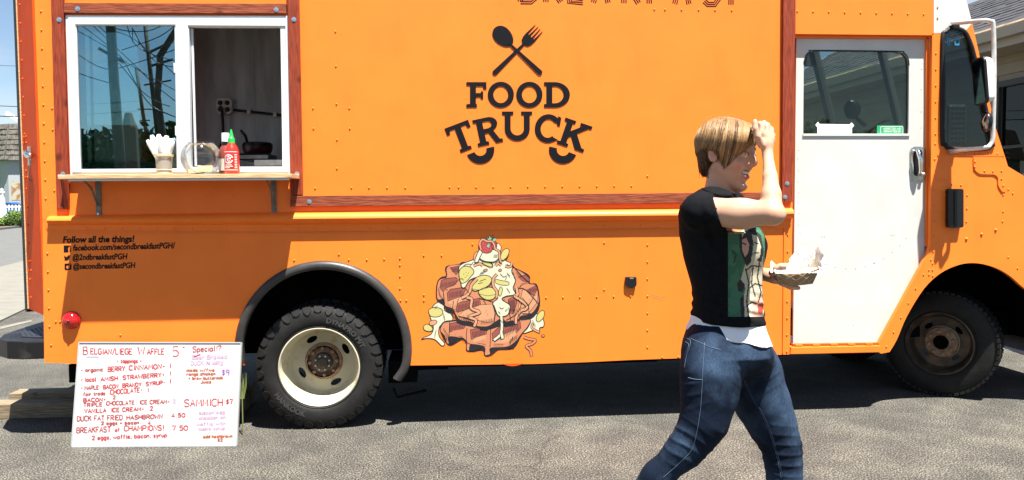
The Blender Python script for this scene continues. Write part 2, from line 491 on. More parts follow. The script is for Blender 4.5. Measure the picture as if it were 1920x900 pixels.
# ================================================================== TRUCK
truck = thing('food_truck', 'orange step van food truck with wood trimmed serving window and white cab door', 'food truck', (0, 1.0, 0))
T = truck
def plate(name, outer, holes, m_, y0, y1, parent=T, bevel=0.0, yref=None):
    yr = y0 if yref is None else yref
    o3 = [P(x, y, yr) for x, y in outer]
    h3 = [[P(x, y, yr) for x, y in h] for h in holes]
    for p in o3: p.y = y0
    for h in h3:
        for p in h: p.y = y0
    b = MB(); b.prism(o3, h3, (0, y1-y0, 0))
    return b.build(name, m_, parent, bevel=bevel)
TOPY = -95
WIN = [(124.5, 30), (541, 30), (545, 324), (132, 325)]
side = plate('upper_side_panel', [(61, TOPY), (1492, TOPY), (1486, 400), (79.5, 412)], [WIN], ORANGE, 0.0, 0.03)
archc = (606, 655)
ap = arc(*archc, 152, 11.5, -191.5, 40)
lower = plate('lower_side_panel', [(79.6, 412.6), (1486, 400.6), (1480.5, 664.5), (1180, 675), (1100, 679), (1000, 682.5)] + ap + [(144, 682), (83, 680)], [], ORANGE, 0.0005, 0.03)
band = plate('door_header_panel', [(1492.5, TOPY), (1750, TOPY), (1750, 66), (1491.5, 63.5)], [], ORANGE, 0.0, 0.03)
cap = plate('white_roof_cap_panel', [(1750.8, TOPY), (1797, TOPY), (1812, 0), (1823, 43), (1812, 56), (1808, 58), (1798, 53), (1782, 52), (1772, 56), (1768, 62), (1750.8, 62)], [], WHITE_P, 0.0, 0.03)
front_arch = [(2000, 655), (1975, 590), (1950, 560), (1920, 540), (1892, 516), (1864, 501), (1832, 493.5), (1800, 496), (1764, 512), (1732, 542), (1700, 594), (1682, 636), (1668, 660)]
def smooth(pts, closed=False, k=4):
    out = []
    n = len(pts)
    for i in range(n if closed else n-1):
        p0, p1, p2, p3 = (pts[(i-1) % n] if closed or i > 0 else pts[0]), pts[i], pts[(i+1) % n], (pts[(i+2) % n] if closed or i+2 < n else pts[-1])
        for j in range(k):
            t = j/k
            out.append(tuple(0.5*((2*p1[d]) + (-p0[d]+p2[d])*t + (2*p0[d]-5*p1[d]+4*p2[d]-p3[d])*t*t + (-p0[d]+3*p1[d]-3*p2[d]+p3[d])*t**3) for d in range(len(p1))))
    if not closed: out.append(tuple(pts[-1]))
    return out
cabp = [(1748, 62.6), (1767, 62.6), (1765, 80), (1764.5, 255), (1770, 270), (1782, 279), (1848, 279), (1858, 272), (1860, 261), (1829, 113), (1816, 72), (1809, 59), (1812, 56.6), (1823, 43.6),
        (1836, 102), (1865, 234), (1886, 299), (1890, 312), (1920, 330), (1990, 362), (2075, 410), (2105, 470), (2110, 655)] + smooth(front_arch) + [(1652, 663), (1648, 661), (1648, 644), (1740, 476), (1744, 460), (1748, 70)]
cabpanel = plate('cab_side_panel', cabp, [], ORANGE, 0.0, 0.03)

# door jamb faces (depth of the door recess)
def jamb(name, px0, px1, m_, y0=0.001, y1=0.09, t=0.02, parent=T):
    a, b = P(*px0), P(*px1)
    d = (b-a).normalized(); n = Vector((-d.z, 0, d.x))*t
    bb = MB()
    c = [a, b, b+n, a+n]
    bb.hexa([(p.x, y0, p.z) for p in c] + [(p.x, y1, p.z) for p in c])
    return bb.build(name, m_, parent)
jamb('door_jamb', (1747.5, 462), (1747.8, 69), ORANGE, 0.032, 0.14, 0.02)
jamb('door_jamb', (1650, 646), (1742, 478), ORANGE, 0.032, 0.14, -0.02)
jamb('door_jamb', (1491.2, 64), (1485.5, 645), ORANGE, 0.032, 0.14, -0.02)
jamb('door_header', (1748, 65), (1491, 63), ORANGE, 0.032, 0.14, 0.02)

# door
YD = 0.048
DG = [(1506, 250.5), (1507, 118), (1511, 104), (1519, 97), (1530, 94.5), (1680, 96.2), (1694, 99), (1702, 108), (1704.5, 122), (1703.5, 250.5)]
door = plate('door', [(1493.5, 62), (1741.5, 64), (1739.5, 474), (1650, 644), (1646, 646), (1487, 647)], [DG], WHITE_P, YD, YD+0.035, yref=YD)
dgl = plate('door_glass', [(1503, 90), (1708, 92), (1707, 254), (1503, 254)], [], GLASS_CAB, YD+0.014, YD+0.019, door, yref=YD)
b = MB()
loop = [P(x, y, YD) for x, y in DG]
b.tube([p+Vector((0, -0.001, 0)) for p in [Vector(q) for q in smooth([tuple(t) for t in loop[1:-1]], k=3)]], 0.0035, 6)
b.build('window_gasket', BLACK_R, door, smooth=True)
plate('window_sill_trim', [(1505, 251), (1705, 251), (1705, 255), (1505, 255)], [], WHITE_P, YD-0.008, YD-0.001, door, yref=YD)
# upper edge of the lowered sliding glass
plate('sliding_glass_edge', [(1509, 125), (1514, 121.5), (1696, 123), (1702, 127), (1702, 250), (1509, 250)], [], GLASS_FAR, YD+0.024, YD+0.028, door, yref=YD)
plate('door_edge_strip', [(1734, 72), (1740, 72), (1738.5, 470), (1733, 470)], [], STEEL, YD-0.004, YD-0.001, door, yref=YD)
# papers inside the glass
pa = plate('permit_paper', [(1534, 232), (1599, 233), (1599, 252), (1534, 251)], [], PAPER, YD+0.0105, YD+0.0115, door, yref=YD)
for tx, ty, sg in ((1534, 232, 1), (1599, 233, -1)):
    plate('tape_corner', [(tx-4*sg, ty+2), (tx+1*sg, ty-4), (tx+5*sg, ty+1), (tx, ty+7)], [], PAPER, YD+0.0092, YD+0.0100, door, yref=YD)
st = plate('inspection_sticker', rounded([(1646, 235), (1695, 235), (1694, 252), (1646, 252)], 1.5), [], GREEN, YD+0.0105, YD+0.0115, door, yref=YD)

def ribbon(b, pts, wd, Y, closed=False, mi=0, parallel=None):
    """flat ribbon on the plane Y along world XZ points"""
    pts = [Vector(p) for p in pts]
    n = len(pts)
    L_, R2 = [], []
    for i, p in enumerate(pts):
        a = pts[i-1] if (closed or i > 0) else p
        c = pts[(i+1) % n] if (closed or i < n-1) else p
        d = (c-a)
        d = Vector((d.x, 0, d.z)).normalized() if d.length > 1e-9 else Vector((1, 0, 0))
        q = Vector((-d.z, 0, d.x))*(wd[i] if isinstance(wd, (list, tuple)) else wd)*0.5
        L_.append((p.x+q.x, Y, p.z+q.z)); R2.append((p.x-q.x, Y, p.z-q.z))
    k = n if closed else n-1
    b.add(L_+R2, [(i, (i+1) % n, n+(i+1) % n, n+i) for i in range(k)], mi)

FONT = {
'A': "0,0 2,6 4,0;.8,2.2 3.2,2.2", 'B': "0,0 0,6 2.6,6 3.5,5.2 3.5,4 2.6,3.2 0,3.2;2.6,3.2 3.9,2.4 3.9,.8 2.8,0 0,0", 'C': "4,5.2 3,6 1.2,6 0,4.6 0,1.4 1.2,0 3,0 4,.8",
'D': "0,0 0,6 2.2,6 3.8,4.6 3.8,1.4 2.2,0 0,0", 'E': "3.6,6 0,6 0,0 3.6,0;0,3.1 2.8,3.1", 'F': "3.6,6 0,6 0,0;0,3.1 2.8,3.1", 'G': "4,5.2 3,6 1.2,6 0,4.6 0,1.4 1.2,0 3,0 4,1 4,2.8 2.4,2.8",
'H': "0,0 0,6;4,0 4,6;0,3 4,3", 'I': "1,0 1,6", 'K': "0,0 0,6;4,6 0,2.6;1.4,3.7 4,0", 'L': "0,6 0,0 3.4,0", 'M': "0,0 .4,6 2.2,2 4,6 4.4,0", 'N': "0,0 0,6 3.8,0 3.8,6",
'O': "1.4,6 0,4.4 0,1.6 1.4,0 2.8,0 4.1,1.6 4.1,4.4 2.8,6 1.4,6", 'P': "0,0 0,6 2.8,6 3.8,5 3.8,3.6 2.8,2.7 0,2.7", 'R': "0,0 0,6 2.8,6 3.8,5 3.8,3.8 2.8,3 0,3;1.8,3 4,0", 'S': "3.8,5.3 2.8,6 1,6 .1,5 .4,3.7 3.4,2.5 3.9,1.2 2.9,0 1,0 0,.8",
'T': "0,6 4,6;2,6 2,0", 'U': "0,6 0,1.4 1.2,0 2.8,0 4,1.4 4,6", 'V': "0,6 2,0 4,6", 'W': "0,6 1.1,0 2.4,4 3.7,0 4.8,6", 'Y': "0,6 2,3 4,6;2,3 2,0", 'X': "0,0 4,6;0,6 4,0", 'Z': "0,6 4,6 0,0 4,0", 'J': "3,6 3,1.2 2,0 .8,0 0,1", 'Q': "1.4,6 0,4.4 0,1.6 1.4,0 2.8,0 4.1,1.6 4.1,4.4 2.8,6 1.4,6;2.6,1.6 4.2,-.4",
'a': "3,3.4 1,3.8 0,2.4 .2,.6 1.2,0 2.6,.6 3,1.6;3,3.7 3,.4 3.5,0", 'b': "0,6 0,0;0,2.6 1.2,3.8 2.6,3.4 3,1.8 2.4,.2 1.2,0 0,.8", 'c': "2.8,3.2 1.6,3.8 .3,3 0,1.6 .6,.3 1.8,0 2.9,.7", 'd': "3,6 3,0;3,2.6 1.8,3.8 .4,3.2 0,1.6 .6,.2 1.8,0 3,.9",
'e': "0,2 3,2.2 2.6,3.5 1.4,3.9 .2,3 0,1.4 .8,.1 2,0 2.9,.7", 'f': "2.4,5.6 1.4,6 .8,5 .8,0;0,3.6 2,3.6", 'g': "3,3.4 1.4,3.8 .2,3 0,1.6 .8,.3 2,.3 3,1.4;3,3.7 3,-1 2,-2 .6,-1.7", 'h': "0,6 0,0;0,2.4 1.4,3.8 2.6,3.4 2.8,0", 'i': ".5,3.8 .5,0;.5,5.2 .5,5.6",
'k': "0,6 0,0;2.6,3.8 0,1.6;.9,2.3 2.8,0", 'l': ".5,6 .5,.4 1,0", 'm': "0,3.8 0,0;0,2.8 1,3.8 1.8,3 1.8,0;1.8,2.8 2.8,3.8 3.6,3 3.6,0", 'n': "0,3.8 0,0;0,2.6 1.3,3.8 2.5,3.2 2.6,0", 'o': "1.2,3.8 0,2.6 0,1.2 1.2,0 2,0 3,1.2 3,2.6 2,3.8 1.2,3.8",
'p': "0,3.8 0,-2;0,2.8 1.2,3.8 2.6,3.2 3,1.8 2.4,.4 1.2,0 0,.8", 'r': "0,3.8 0,0;0,2.4 1.2,3.7 2.2,3.5", 's': "2.5,3.2 1.4,3.8 .3,3.2 .6,2.2 2.2,1.6 2.6,.7 1.6,0 .1,.5", 't': ".9,5.4 .9,.5 1.8,0 2.4,.3;0,3.8 2,3.8", 'u': "0,3.8 0,1 1,0 2.4,.8;2.6,3.8 2.6,0", 'v': "0,3.8 1.4,0 2.8,3.8",
'w': "0,3.8 .9,0 2,3 3.1,0 4,3.8", 'y': "0,3.8 1.4,.6;2.8,3.8 .8,-2", 'x': "0,0 2.8,3.8;0,3.8 2.8,0", '0': "1.4,6 0,4.4 0,1.6 1.4,0 2.6,0 3.8,1.6 3.8,4.4 2.6,6 1.4,6", '1': "1.6,6 1.6,0", '2': ".2,4.8 1,6 2.8,6 3.6,4.8 3,3.2 0,0 3.8,0", '4': "2.8,0 2.8,6 0,1.8 4,1.8",
'5': "3.6,6 .6,6 .3,3.4 2.4,3.8 3.8,2.6 3.6,.9 2.2,0 .2,.4", '7': "0,6 3.8,6 1.6,0", '9': "3.6,4 2.2,3 .6,3.6 .2,5 1.4,6 3,6 3.7,4.6 3.2,0", '-': ".4,2.8 2.4,2.8", '.': "1,0 1.3,.3", '!': "1,6 1,1.8;1,.4 1,0", '?': "0,5 1,6 2.8,6 3.6,4.8 2,3 2,1.8;2,.4 2,0", '/': "0,-.5 2.8,6.5", '+': "1.5,1 1.5,4;0,2.5 3,2.5", '$': "3.4,4.8 2.4,5.4 1,5.2 .4,4.2 3.2,2.2 2.8,.9 1.6,.5 .2,1;1.8,6.3 1.8,-.3",
'|': "1,-.8 1,6.8", '&': "3.6,0 .8,4.4 1.6,5.8 2.6,5 .4,2 .6,.4 1.8,0 3.4,2", ',': "1,.4 .6,-.9", "'": "1,6 1,5"}
def stroke_text(text, H, jit=0.0, slant=0.0, spacing=1.3):
    """polylines in 2-D, baseline y=0, cap height H"""
    out = []; x = 0
    s = H/6
    for ch in text:
        if ch == ' ':
            x += 3*s; continue
        gl = FONT.get(ch) or FONT.get(ch.upper())
        wmax = 0
        dy = (rnd()-.5)*jit*2*s; sc = 1+(rnd()-.5)*jit*.3
        for stt in gl.split(';'):
            pl = []
            for q in stt.split():
                u, v = (float(z) for z in q.split(','))
                wmax = max(wmax, u)
                pl.append((x+(u*sc+slant*v+(rnd()-.5)*jit)*s, (v*sc+(rnd()-.5)*jit)*s+dy))
            out.append(pl)
        x += (wmax+spacing)*s
    return out, x
# permit text lines and sticker text
b = MB()
for i, (ya, n_) in enumerate(((236.5, 26), (240, 54))):
    a = P(1566-n_/2, ya, YD+.02); c = P(1566+n_/2, ya, YD+.02)
    ribbon(b, [a, c], 0.004, YD+0.0101)
b.build('permit_text', mat('grey_print', (0.3, 0.3, 0.3), 0.7), pa)
b = MB()
for txt, px, py, h in (("INSPECTED AND", 1655, 243.3, 3.4), ("PERMITTED BY", 1656, 248.2, 3.4)):
    pls, wd = stroke_text(txt, h)
    sc = 33/wd
    for pl in pls:
        ribbon(b, [P(px+u*sc, py-v, YD+.0203) for u, v in pl], 0.0022, YD+0.0100)
loopw = rrect(1649.5, 237.5, 1691.5, 251.5, 2)
ribbon(b, [P(x, y, YD+.0203) for x, y in loopw], 0.003, YD+0.0102, closed=True)
b.build('sticker_text', PAPER, st)

# small screw holes in the door skin
b = MB()
for x, y in [(1497, 282), (1496, 298), (1497, 320), (1496, 341), (1497, 362), (1496, 380), (1497, 400), (1497, 422), (1500, 437), (1541, 444), (1546, 444), (1548, 496), (1566, 501), (1586, 504), (1604, 504), (1622, 500), (1638, 493), (1640, 493), (1657, 485), (1673, 473), (1687, 461), (1699, 447), (1671, 441), (1676, 441), (1728, 130), (1727, 168), (1727, 210), (1727, 240), (1600, 610), (1560, 630)]:
    p = P(x, y, YD)
    b.lathe([(0, -0.0015), (0.0028, -0.0012), (0.0028, 0.001)], (p.x, YD, p.z), 'Y', 7)
b.build('door_screws', mat('dark_screw', (0.22, 0.21, 0.19), 0.6, metal=0.3), door)['kind'] = 'stuff'

# door handle
hp = plate('handle_plate', rrect(1706, 275, 1733, 339, 8), [], CHROME, YD-0.007, YD-0.001, door, bevel=0.002, yref=YD)
plate('handle_cup', rrect(1712, 281, 1728, 330, 6), [], BLACK_P, YD-0.009, YD-0.0075, hp, yref=YD)
b = MB()
b.tube([P(1716, 284, YD-.012), P(1721, 282, YD-.04), P(1726, 300, YD-.05), P(1727, 318, YD-.042), P(1722, 328, YD-.014)], [0.010, 0.014, 0.014, 0.014, 0.011], 10)
b.build('handle_grip', CHROME, hp, smooth=True)
b = MB(); p = P(1727, 327, YD); b.lathe([(0, -0.024), (0.012, -0.022), (0.013, 0.0)], (p.x, YD-0.008, p.z), 'Y', 14)
b.build('lock_cylinder', STEEL, hp, smooth=True)

# sill step under the door
s = plate('door_sill', [(1484, 651), (1651, 648), (1651, 661), (1482, 664.6)], [], ORANGE, -0.012, 0.10, bevel=0.004)
plate('door_track', [(1487, 645.5), (1648, 643), (1648, 647.6), (1487, 650.5)], [], ORANGE_SHADED, 0.004, 0.030)
for k in range(5):
    x = 1492+k*33
    q = plate('track_clip', rounded([(x, 646-k*.7), (x+13, 645.6-k*.7), (x+13, 649-k*.7), (x, 649.5-k*.7)], 1), [], ORANGE, -0.006, 0.0035)

# ---- wood trim
def board(name, quad, m_, y0=-0.024, y1=-0.0005, lab=None, bevel=0.002):
    o = plate(name, quad, [], m_, y0, y1, bevel=bevel, yref=0.0)
    if lab: o['label'] = lab
    return o
board('trim_board', [(122.5, 7), (537.5, 8.5), (538, 27), (123, 26)], WOOD_H, lab='red stained board over the serving window')
board('trim_board', [(96.5, TOPY), (118.5, TOPY), (121.7, 0), (131.5, 327), (131.5, 392), (110, 392), (108, 327), (99, 0)], WOOD_V, lab='red stained upright board left of the serving window')
board('trim_board', [(538.5, TOPY), (559.5, TOPY), (561.7, 0), (568.6, 365.5), (546.6, 366.5), (540.3, 0)], WOOD_V, y0=-0.026, lab='red stained upright board right of the serving window')
board('trim_board', [(546, 367.5), (1463.3, 360.2), (1463.5, 379), (545, 387.5)], WOOD_H, lab='long red stained bottom rail')
board('trim_board', [(1467, TOPY), (1489.5, TOPY), (1488.8, 0), (1483.3, 360), (1483.3, 378.7), (1464, 379), (1463.8, 360), (1466, 0)], WOOD_V, lab='red stained upright board beside the cab door')
# deeper side of the left board under the shelf
b = MB()
w0 = P(130.5, 338); w1 = P(130.5, 391)
b.prism([(w0.x, -0.025, w0.z), (w0.x, -0.075, w0.z), (w0.x, -0.027, w1.z)], [], (-0.02, 0, 0))
b.build('shelf_gusset', WOOD_V, T)
bolt0 = None
for x, y, y0 in [(145.6, 16.5, -.024), (518, 18, -.024), (111, 37, -.024), (551, 36.5, -.026), (557, 326, -.026), (118, 326, -.024), (580, 378, -.024), (1476, 344, -.024), (1472, 369.5, -.024), (105.5, -40, -.024), (548, -45, -.026)]:
    p = P(x, y, y0)
    if bolt0 is None:
        b = MB(); b.lathe([(0, -0.0065), (0.0075, -0.0055), (0.008, -0.002), (0.0145, -0.0018), (0.0145, 0.0)], (0, 0, 0), 'Y', 12)
        bolt0 = b.build('bolt', BOLT, T, smooth=False, mw=Matrix.Translation((p.x, y0, p.z)), auto=30)
    else:
        inst(bolt0, T, Matrix.Translation((p.x, y0, p.z)))

# ---- serving window
wf = plate('window_frame', [(122.5, 28.5), (541.5, 29.5), (546.2, 326), (131.8, 327.5)],
           [[(143.2, 47.5), (327, 47.8), (331.4, 316), (150.8, 317.2)], [(354, 50), (525.5, 50.5), (529.5, 312.5), (357.5, 313)]], VINYL_W, -0.012, 0.030, bevel=0.002)
plate('window_lip', [(127, 33), (537, 34), (541.5, 322), (135.5, 323)],
      [[(141, 45.5), (329, 46), (333, 318), (149, 319)], [(352, 47.5), (535, 48.5), (538.5, 315.5), (355, 316)]], VINYL_W, -0.018, -0.0125, wf, bevel=0.001)
plate('window_pane', [(141, 45), (330, 45), (334, 319), (148, 320)], [], GLASS_WIN, 0.000, 0.004, wf)
sash = plate('sliding_sash', [(146, 47), (343, 49), (347, 315), (153, 316)], [[(157, 60), (331, 60), (335, 304), (163, 304)]], mat('green_white_sash', (0.80, 0.95, 0.85), 0.5), 0.031, 0.045, wf)
plate('sash_stile', [(167, 50), (171, 50), (176, 314), (172, 314)], [], MATS['green_white_sash'], 0.046, 0.060, wf)
plate('sash_pane', [(156, 58), (333, 58), (337, 306), (162, 306)], [], GLASS_FAR, 0.034, 0.038, sash)
plate('sash_latch', [(325, 118), (329.5, 118), (330, 136), (326, 136)], [], VINYL_W, -0.006, -0.001, wf)
plate('sash_latch', [(328, 236), (331.5, 236), (332, 254), (328.6, 254)], [], VINYL_W, -0.006, -0.001, wf)
for xa in (356, 524):
    wb = MB(); a, c = P(xa, 52), P(xa+4, 311)
    wb.box((a.x, 0.02, c.z), (a.x+0.012, 0.03, a.z))
    wb.build('window_track', VINYL_W, wf)

# ---- shelf
SHF = -0.285
st_, sb_ = P(108, 327.6, SHF).z, P(108, 335.6, SHF).z
SHZ = st_
xl, xr = P(108, 330, SHF).x, P(547, 330, SHF).x
b = MB(); b.box((xl, SHF, sb_), (xr, -0.027, st_)); b.box((P(133, 330).x, -0.0271, sb_+.001), (P(543, 330).x, -0.0012, st_-.001))
shelf = b.build('serving_shelf', SHELF, T, bevel=0.002)
b = MB(); b.box((xl+.05, SHF+.01, sb_-0.012), (xr-.02, SHF+.03, sb_-0.0005)); b.build('shelf_edge_batten', VINYL_W, shelf)
for px in (184, 513):
    p = P(px, 340)
    b = MB()
    b.box((p.x-.015, -0.006, P(px, 405).z), (p.x+.015, -0.0008, sb_-.004))
    b.box((p.x-.017, SHF+.05, sb_-0.006), (p.x+.017, -0.007, sb_-0.0015))
    b.tube([(p.x, -0.012, P(px, 385).z), (p.x, -0.10, sb_-.05), (p.x, -0.19, sb_-.010)], 0.007, 6)
    br = b.build('shelf_bracket', BRACK, shelf)
    b = MB(); q = P(px+1, 401); b.lathe([(0, -.004), (.007, -.003), (.008, 0)], (q.x, -0.0062, q.z), 'Y', 10); b.build('bracket_screw', BOLT, br)

# ---- belt rail
def rail():
    prof = [(0, 0.0), (.03, -.012), (.10, -.030), (.20, -.042), (.33, -.046), (.45, -.040), (.56, -.024), (.64, -.008), (.66, -.007), (.93, -.007), (.95, -.004), (1, -.0035)]
    xs = [(94, 404.5, 431.5), (300, 401.5, 433), (545, 398, 434.5), (900, 394.5, 431), (1280, 391, 427.5), (1483, 389, 423.5)]
    b = MB(); vs = []
    n = len(prof)
    for x, ya, yb in xs:
        pa_, pb_ = P(x, ya), P(x, yb)
        for t, dy in prof:
            vs.append((pa_.x+(pb_.x-pa_.x)*t, dy-0.0004, pa_.z+(pb_.z-pa_.z)*t))
    fs = [(i*n+k, i*n+k+1, (i+1)*n+k+1, (i+1)*n+k) for i in range(len(xs)-1) for k in range(n-1)]
    # closed end cap on the left: a half dome
    c = len(vs)
    vs.append((P(90, 412).x, -0.004, P(90, 412).z))
    fs += [(k+1, k, c) for k in range(n-1)]
    b.add(vs, fs)
    return b
rail().build('belt_rail', ORANGE, T, smooth=True, auto=35, fixn=False)
plate('belt_end_plate', rounded([(84, 392), (126, 391), (127, 398), (127, 436), (94, 436), (86, 428)], [3, 3, 2, 3, 8, 8]), [], ORANGE, -0.004, -0.0006)
plate('belt_end_plate', rounded([(1440, 386), (1480, 385), (1479, 428), (1452, 429), (1440, 418)], [3, 3, 2, 8, 8]), [], ORANGE, -0.0045, -0.0008)
# panel seams standing a few mm proud
plate('panel_lap', [(127, 437), (545, 436.5), (1280, 429.5), (1470, 426), (1470, 427.8), (1280, 431.3), (545, 438.5), (127, 439)], [], ORANGE, -0.003, -0.0002)
plate('panel_lap', [(1470.5, 388), (1472.5, 388), (1469.5, 662), (1467.5, 662)], [], ORANGE, -0.006, -0.0006)
plate('panel_lap', [(1758, 289.5), (1883, 291), (1883, 293), (1758, 291.5)], [], ORANGE, -0.004, -0.0002)
plate('panel_lap', [(1758, 337), (1776, 338), (1776, 339.2), (1758, 338.2)], [], ORANGE, -0.004, -0.0002)
plate('panel_lap', [(1758, 302.5), (1773, 303), (1773, 304.2), (1758, 303.7)], [], ORANGE, -0.004, -0.0002)
plate('hinge_plate', rounded([(1825.5, 294), (1880, 294.5), (1886, 305), (1887, 358), (1880, 361), (1871.5, 348), (1871.5, 332), (1865, 327), (1836, 326.5), (1826, 317)], [1, 3, 4, 4, 6, 6, 5, 4, 7, 7]), [], ORANGE, -0.007, -0.0004, bevel=0.002)

# ---- rivets
riv = []
def row(x0, y0, x1, y1, n): riv.extend([(x0+(x1-x0)*i/(n-1), y0+(y1-y0)*i/(n-1), 1) for i in range(n)])
row(77, 21, 86, 372, 11); row(89, 475, 93, 612, 5); row(74, -60, 76, -18, 2)
row(558, 429.5, 1405, 421, 26); row(130, 428, 524, 430, 13); row(925, 350.5, 1184, 348.5, 9); row(1495, 21, 1732, 26.6, 9)
row(1477, 440, 1475.5, 659, 8); row(1755, 100, 1754, 251, 6); row(1753.5, 269.5, 1750, 471.5, 8)
row(1717, 541, 1662, 650, 5); row(1024, 558, 1214, 555, 7); row(1214, 459, 1214, 651, 7)
riv += [(x, y, 1) for x, y in [(98, 203), (99, 243), (102, 357), (96, 647), (105, 603), (113, 603), (591, 353), (659, 352), (692, 352), (726, 352), (760, 352), (843, 351), (860, 351), (893, 351),
    (629, 59), (630, 124), (631, 195), (587, 203), (655, 203), (588, 241), (656, 241), (632, 262), (632, 316), (1227, 17.6), (1247, 18), (1278, 18.3), (1310, 18.6), (1341, 19), (1372, 19.3), (1214, 330),
    (1133, 455), (1133, 543), (635.7, 477), (551.6, 488), (654, 487), (688, 487), (720.6, 486), (750, 484.5), (750, 497), (750, 518), (750, 541), (751, 563.5), (762, 563.5), (795, 553), (795, 563.5), (794.5, 479), (828, 479), (886, 458),
    (1242, 670), (1272, 669), (1745.6, 487), (1748.6, 494), (1742, 506), (1748.6, 506), (1731.5, 515), (1742, 515), (1749, 517), (1810, 287), (1828, 288), (1838, 288), (1854, 288), (1870, 288),
    (1828.5, 303), (1828, 313), (1846, 320.5), (1862, 321), (1878, 320.5), (1878, 335.5), (1881, 348), (1890.6, 355), (1899, 362.5), (1881, 365.5), (1881, 396.5), (1880, 415), (1890.6, 482), (1908, 503),
    (1772, 365), (1771, 391), (1770.5, 414.5), (1813.5, 366), (1813, 391), (1812, 415.6), (1802, 347), (1784, 346), (1758, 14), (1758, 34), (94, 396), (108, 395), (92, 428), (104, 432), (118, 432),
    (1446, 392), (1462, 391), (1474, 391), (1473, 421), (1459, 423), (421, 585), (226, 628), (1400, 664), (1443, 661)]]
riv += [(1867, 431, 1.6), (1840.5, 439, 1.6), (1812, 448, 1.6)]
b = MB()
for x, y, s_ in riv:
    yy = 0.0
    if (140 < x < 1430 and 418 < y < 433): yy = -0.0074
    if (1825 < x < 1888 and 296 < y < 360): yy = -0.007
    p = P(x, y, yy); r = 0.0064*s_
    b.lathe([(r, 0.0005), (r*.86, -r*.38), (r*.5, -r*.68), (0.0001, -r*.8)], (p.x, yy-0.0004, p.z), 'Y', 8)
b.build('rivets', ORANGE, T, smooth=True)['kind'] = 'stuff'

# ---- dent under the side: bent flange pieces
plate('bent_skirt_edge', smooth([(942, 682), (950, 685), (962, 686.5), (975, 684), (980, 681.5)]), [], ORANGE_SHADED, -0.004, 0.004)
plate('skirt_flange', [(780, 685.5), (1000, 681.5), (1180, 674.5), (1479, 664), (1479, 667), (1180, 678), (1000, 685), (780, 689)], [], UNDER, 0.031, 0.06)

# ---- fender flare (rear)
def flare():
    b = MB(); vs = []
    cx, cy = archc
    angs = [22, 18] + list(np.linspace(14, -188, 44))
    prof = [(166.5, -0.001), (165.5, -.014), (162, -.026), (157, -.031), (152.5, -.029), (149.5, -.018), (149.5, .03)]
    for i, a in enumerate(angs):
        for r, dy in prof:
            rr = r if a < 12 else r-(a-12)*0.8
            x, y = cx+rr*math.cos(R_(a)), cy+rr*math.sin(R_(a))
            p = P(x, y); vs.append((p.x, dy, p.z))
    n = len(prof)
    fs = [(i*n+k, i*n+k+1, (i+1)*n+k+1, (i+1)*n+k) for i in range(len(angs)-1) for k in range(n-1)]
    fs += [tuple(range(n))]
    b.add(vs, fs)
    return b
flare().build('fender_flare', FLARE, T, smooth=True, auto=45)

# ---- tail lamp, marker, vent
p = P(134.5, 600)
b = MB(); b.lathe([(0.049, 0.0), (0.047, -.014), (0.036, -.028), (0.016, -.036), (0.0001, -.037)], (p.x, -0.008, p.z), 'Y', 28)
tl = b.build('tail_lamp', RED_LENS, T, smooth=True)
b = MB(); b.lathe([(0.054, 0.006), (0.053, -.004), (0.047, -.004)], (p.x, -0.006, p.z), 'Y', 28); b.build('lamp_base', RED_LENS, tl, smooth=True)
b = MB(); b.lathe([(0.008, 0), (0.007, -.006), (0.0001, -.007)], (p.x, -0.0445, p.z), 'Y', 10); b.build('lamp_screw', DARK_RIM, tl, smooth=True)
mk = plate('socket_cover', rounded([(1173, 519.5), (1193.5, 519.5), (1194, 536), (1184, 542), (1173.5, 536)], [2, 2, 4, 6, 4]), [], BLACK_P, -0.02, -0.0008, bevel=0.003)
plate('cover_tab', [(1181, 520.5), (1188, 520.5), (1188, 523), (1181, 523)], [], STEEL, -0.0225, -0.0202, mk)
vt = plate('cab_vent', rrect(1778.5, 354, 1807, 427, 4), [], BLACK_P, -0.034, -0.0008, bevel=0.006)
plate('vent_rib', [(1790, 358), (1796, 358), (1796, 423), (1790, 423)], [], BLACK_P, -0.040, -0.0345, vt, bevel=0.002)

# ---- open rear door
hx = P(79, 400).x - 0.004
th = R_(37)
du = Vector((-math.sin(th), math.cos(th), 0))
W_ = 0.40
topz, botz = P(60, TOPY).z, P(75, 592).z
b = MB()
nrm = Vector((-math.cos(th), -math.sin(th), 0))
def slab(b, u0, u1, z0, z1, t0, t1, mi=0):
    o = Vector((hx, 0.03, 0))
    c = [o+du*u0+nrm*t0, o+du*u1+nrm*t0, o+du*u1+nrm*t1, o+du*u0+nrm*t1]
    b.hexa([(p.x, p.y, z0) for p in c] + [(p.x, p.y, z1) for p in c], mi)
slab(b, 0, W_, botz, topz, -0.02, 0.02)
rd = b.build('rear_door', ORANGE_SHADED, T); rd['label'] = 'rear door swung open, seen edge on'
b = MB(); slab(b, W_+.0005, W_+.012, botz, topz, -0.028, 0.026); b.build('door_edge_trim', SHELF, rd)
b = MB(); slab(b, W_+.0125, W_+.060, botz-.02, topz, -0.030, 0.030); b.build('door_seal', BLACK_R, rd)
b = MB()
for k in range(22):
    z = botz+.08+k*0.113
    if z > topz: break
    for u in (W_*.80, ):
        q = Vector((hx, .03, 0))+du*u+nrm*0.02
        b.ball((q.x, q.y, z), 0.008, 6, 4)
for z in (botz+.25, botz+.31, P(60, 250).z, P(60, 262).z, P(60, 330).z):
    for u in (W_*.72, W_*.86):
        q = Vector((hx, .03, 0))+du*u+nrm*0.02
        b.ball((q.x, q.y, z), 0.008, 6, 4)
b.build('door_rivets', ORANGE_SHADED, rd, smooth=True)['kind'] = 'stuff'
b = MB(); zc = P(62, 292, 0.2).z
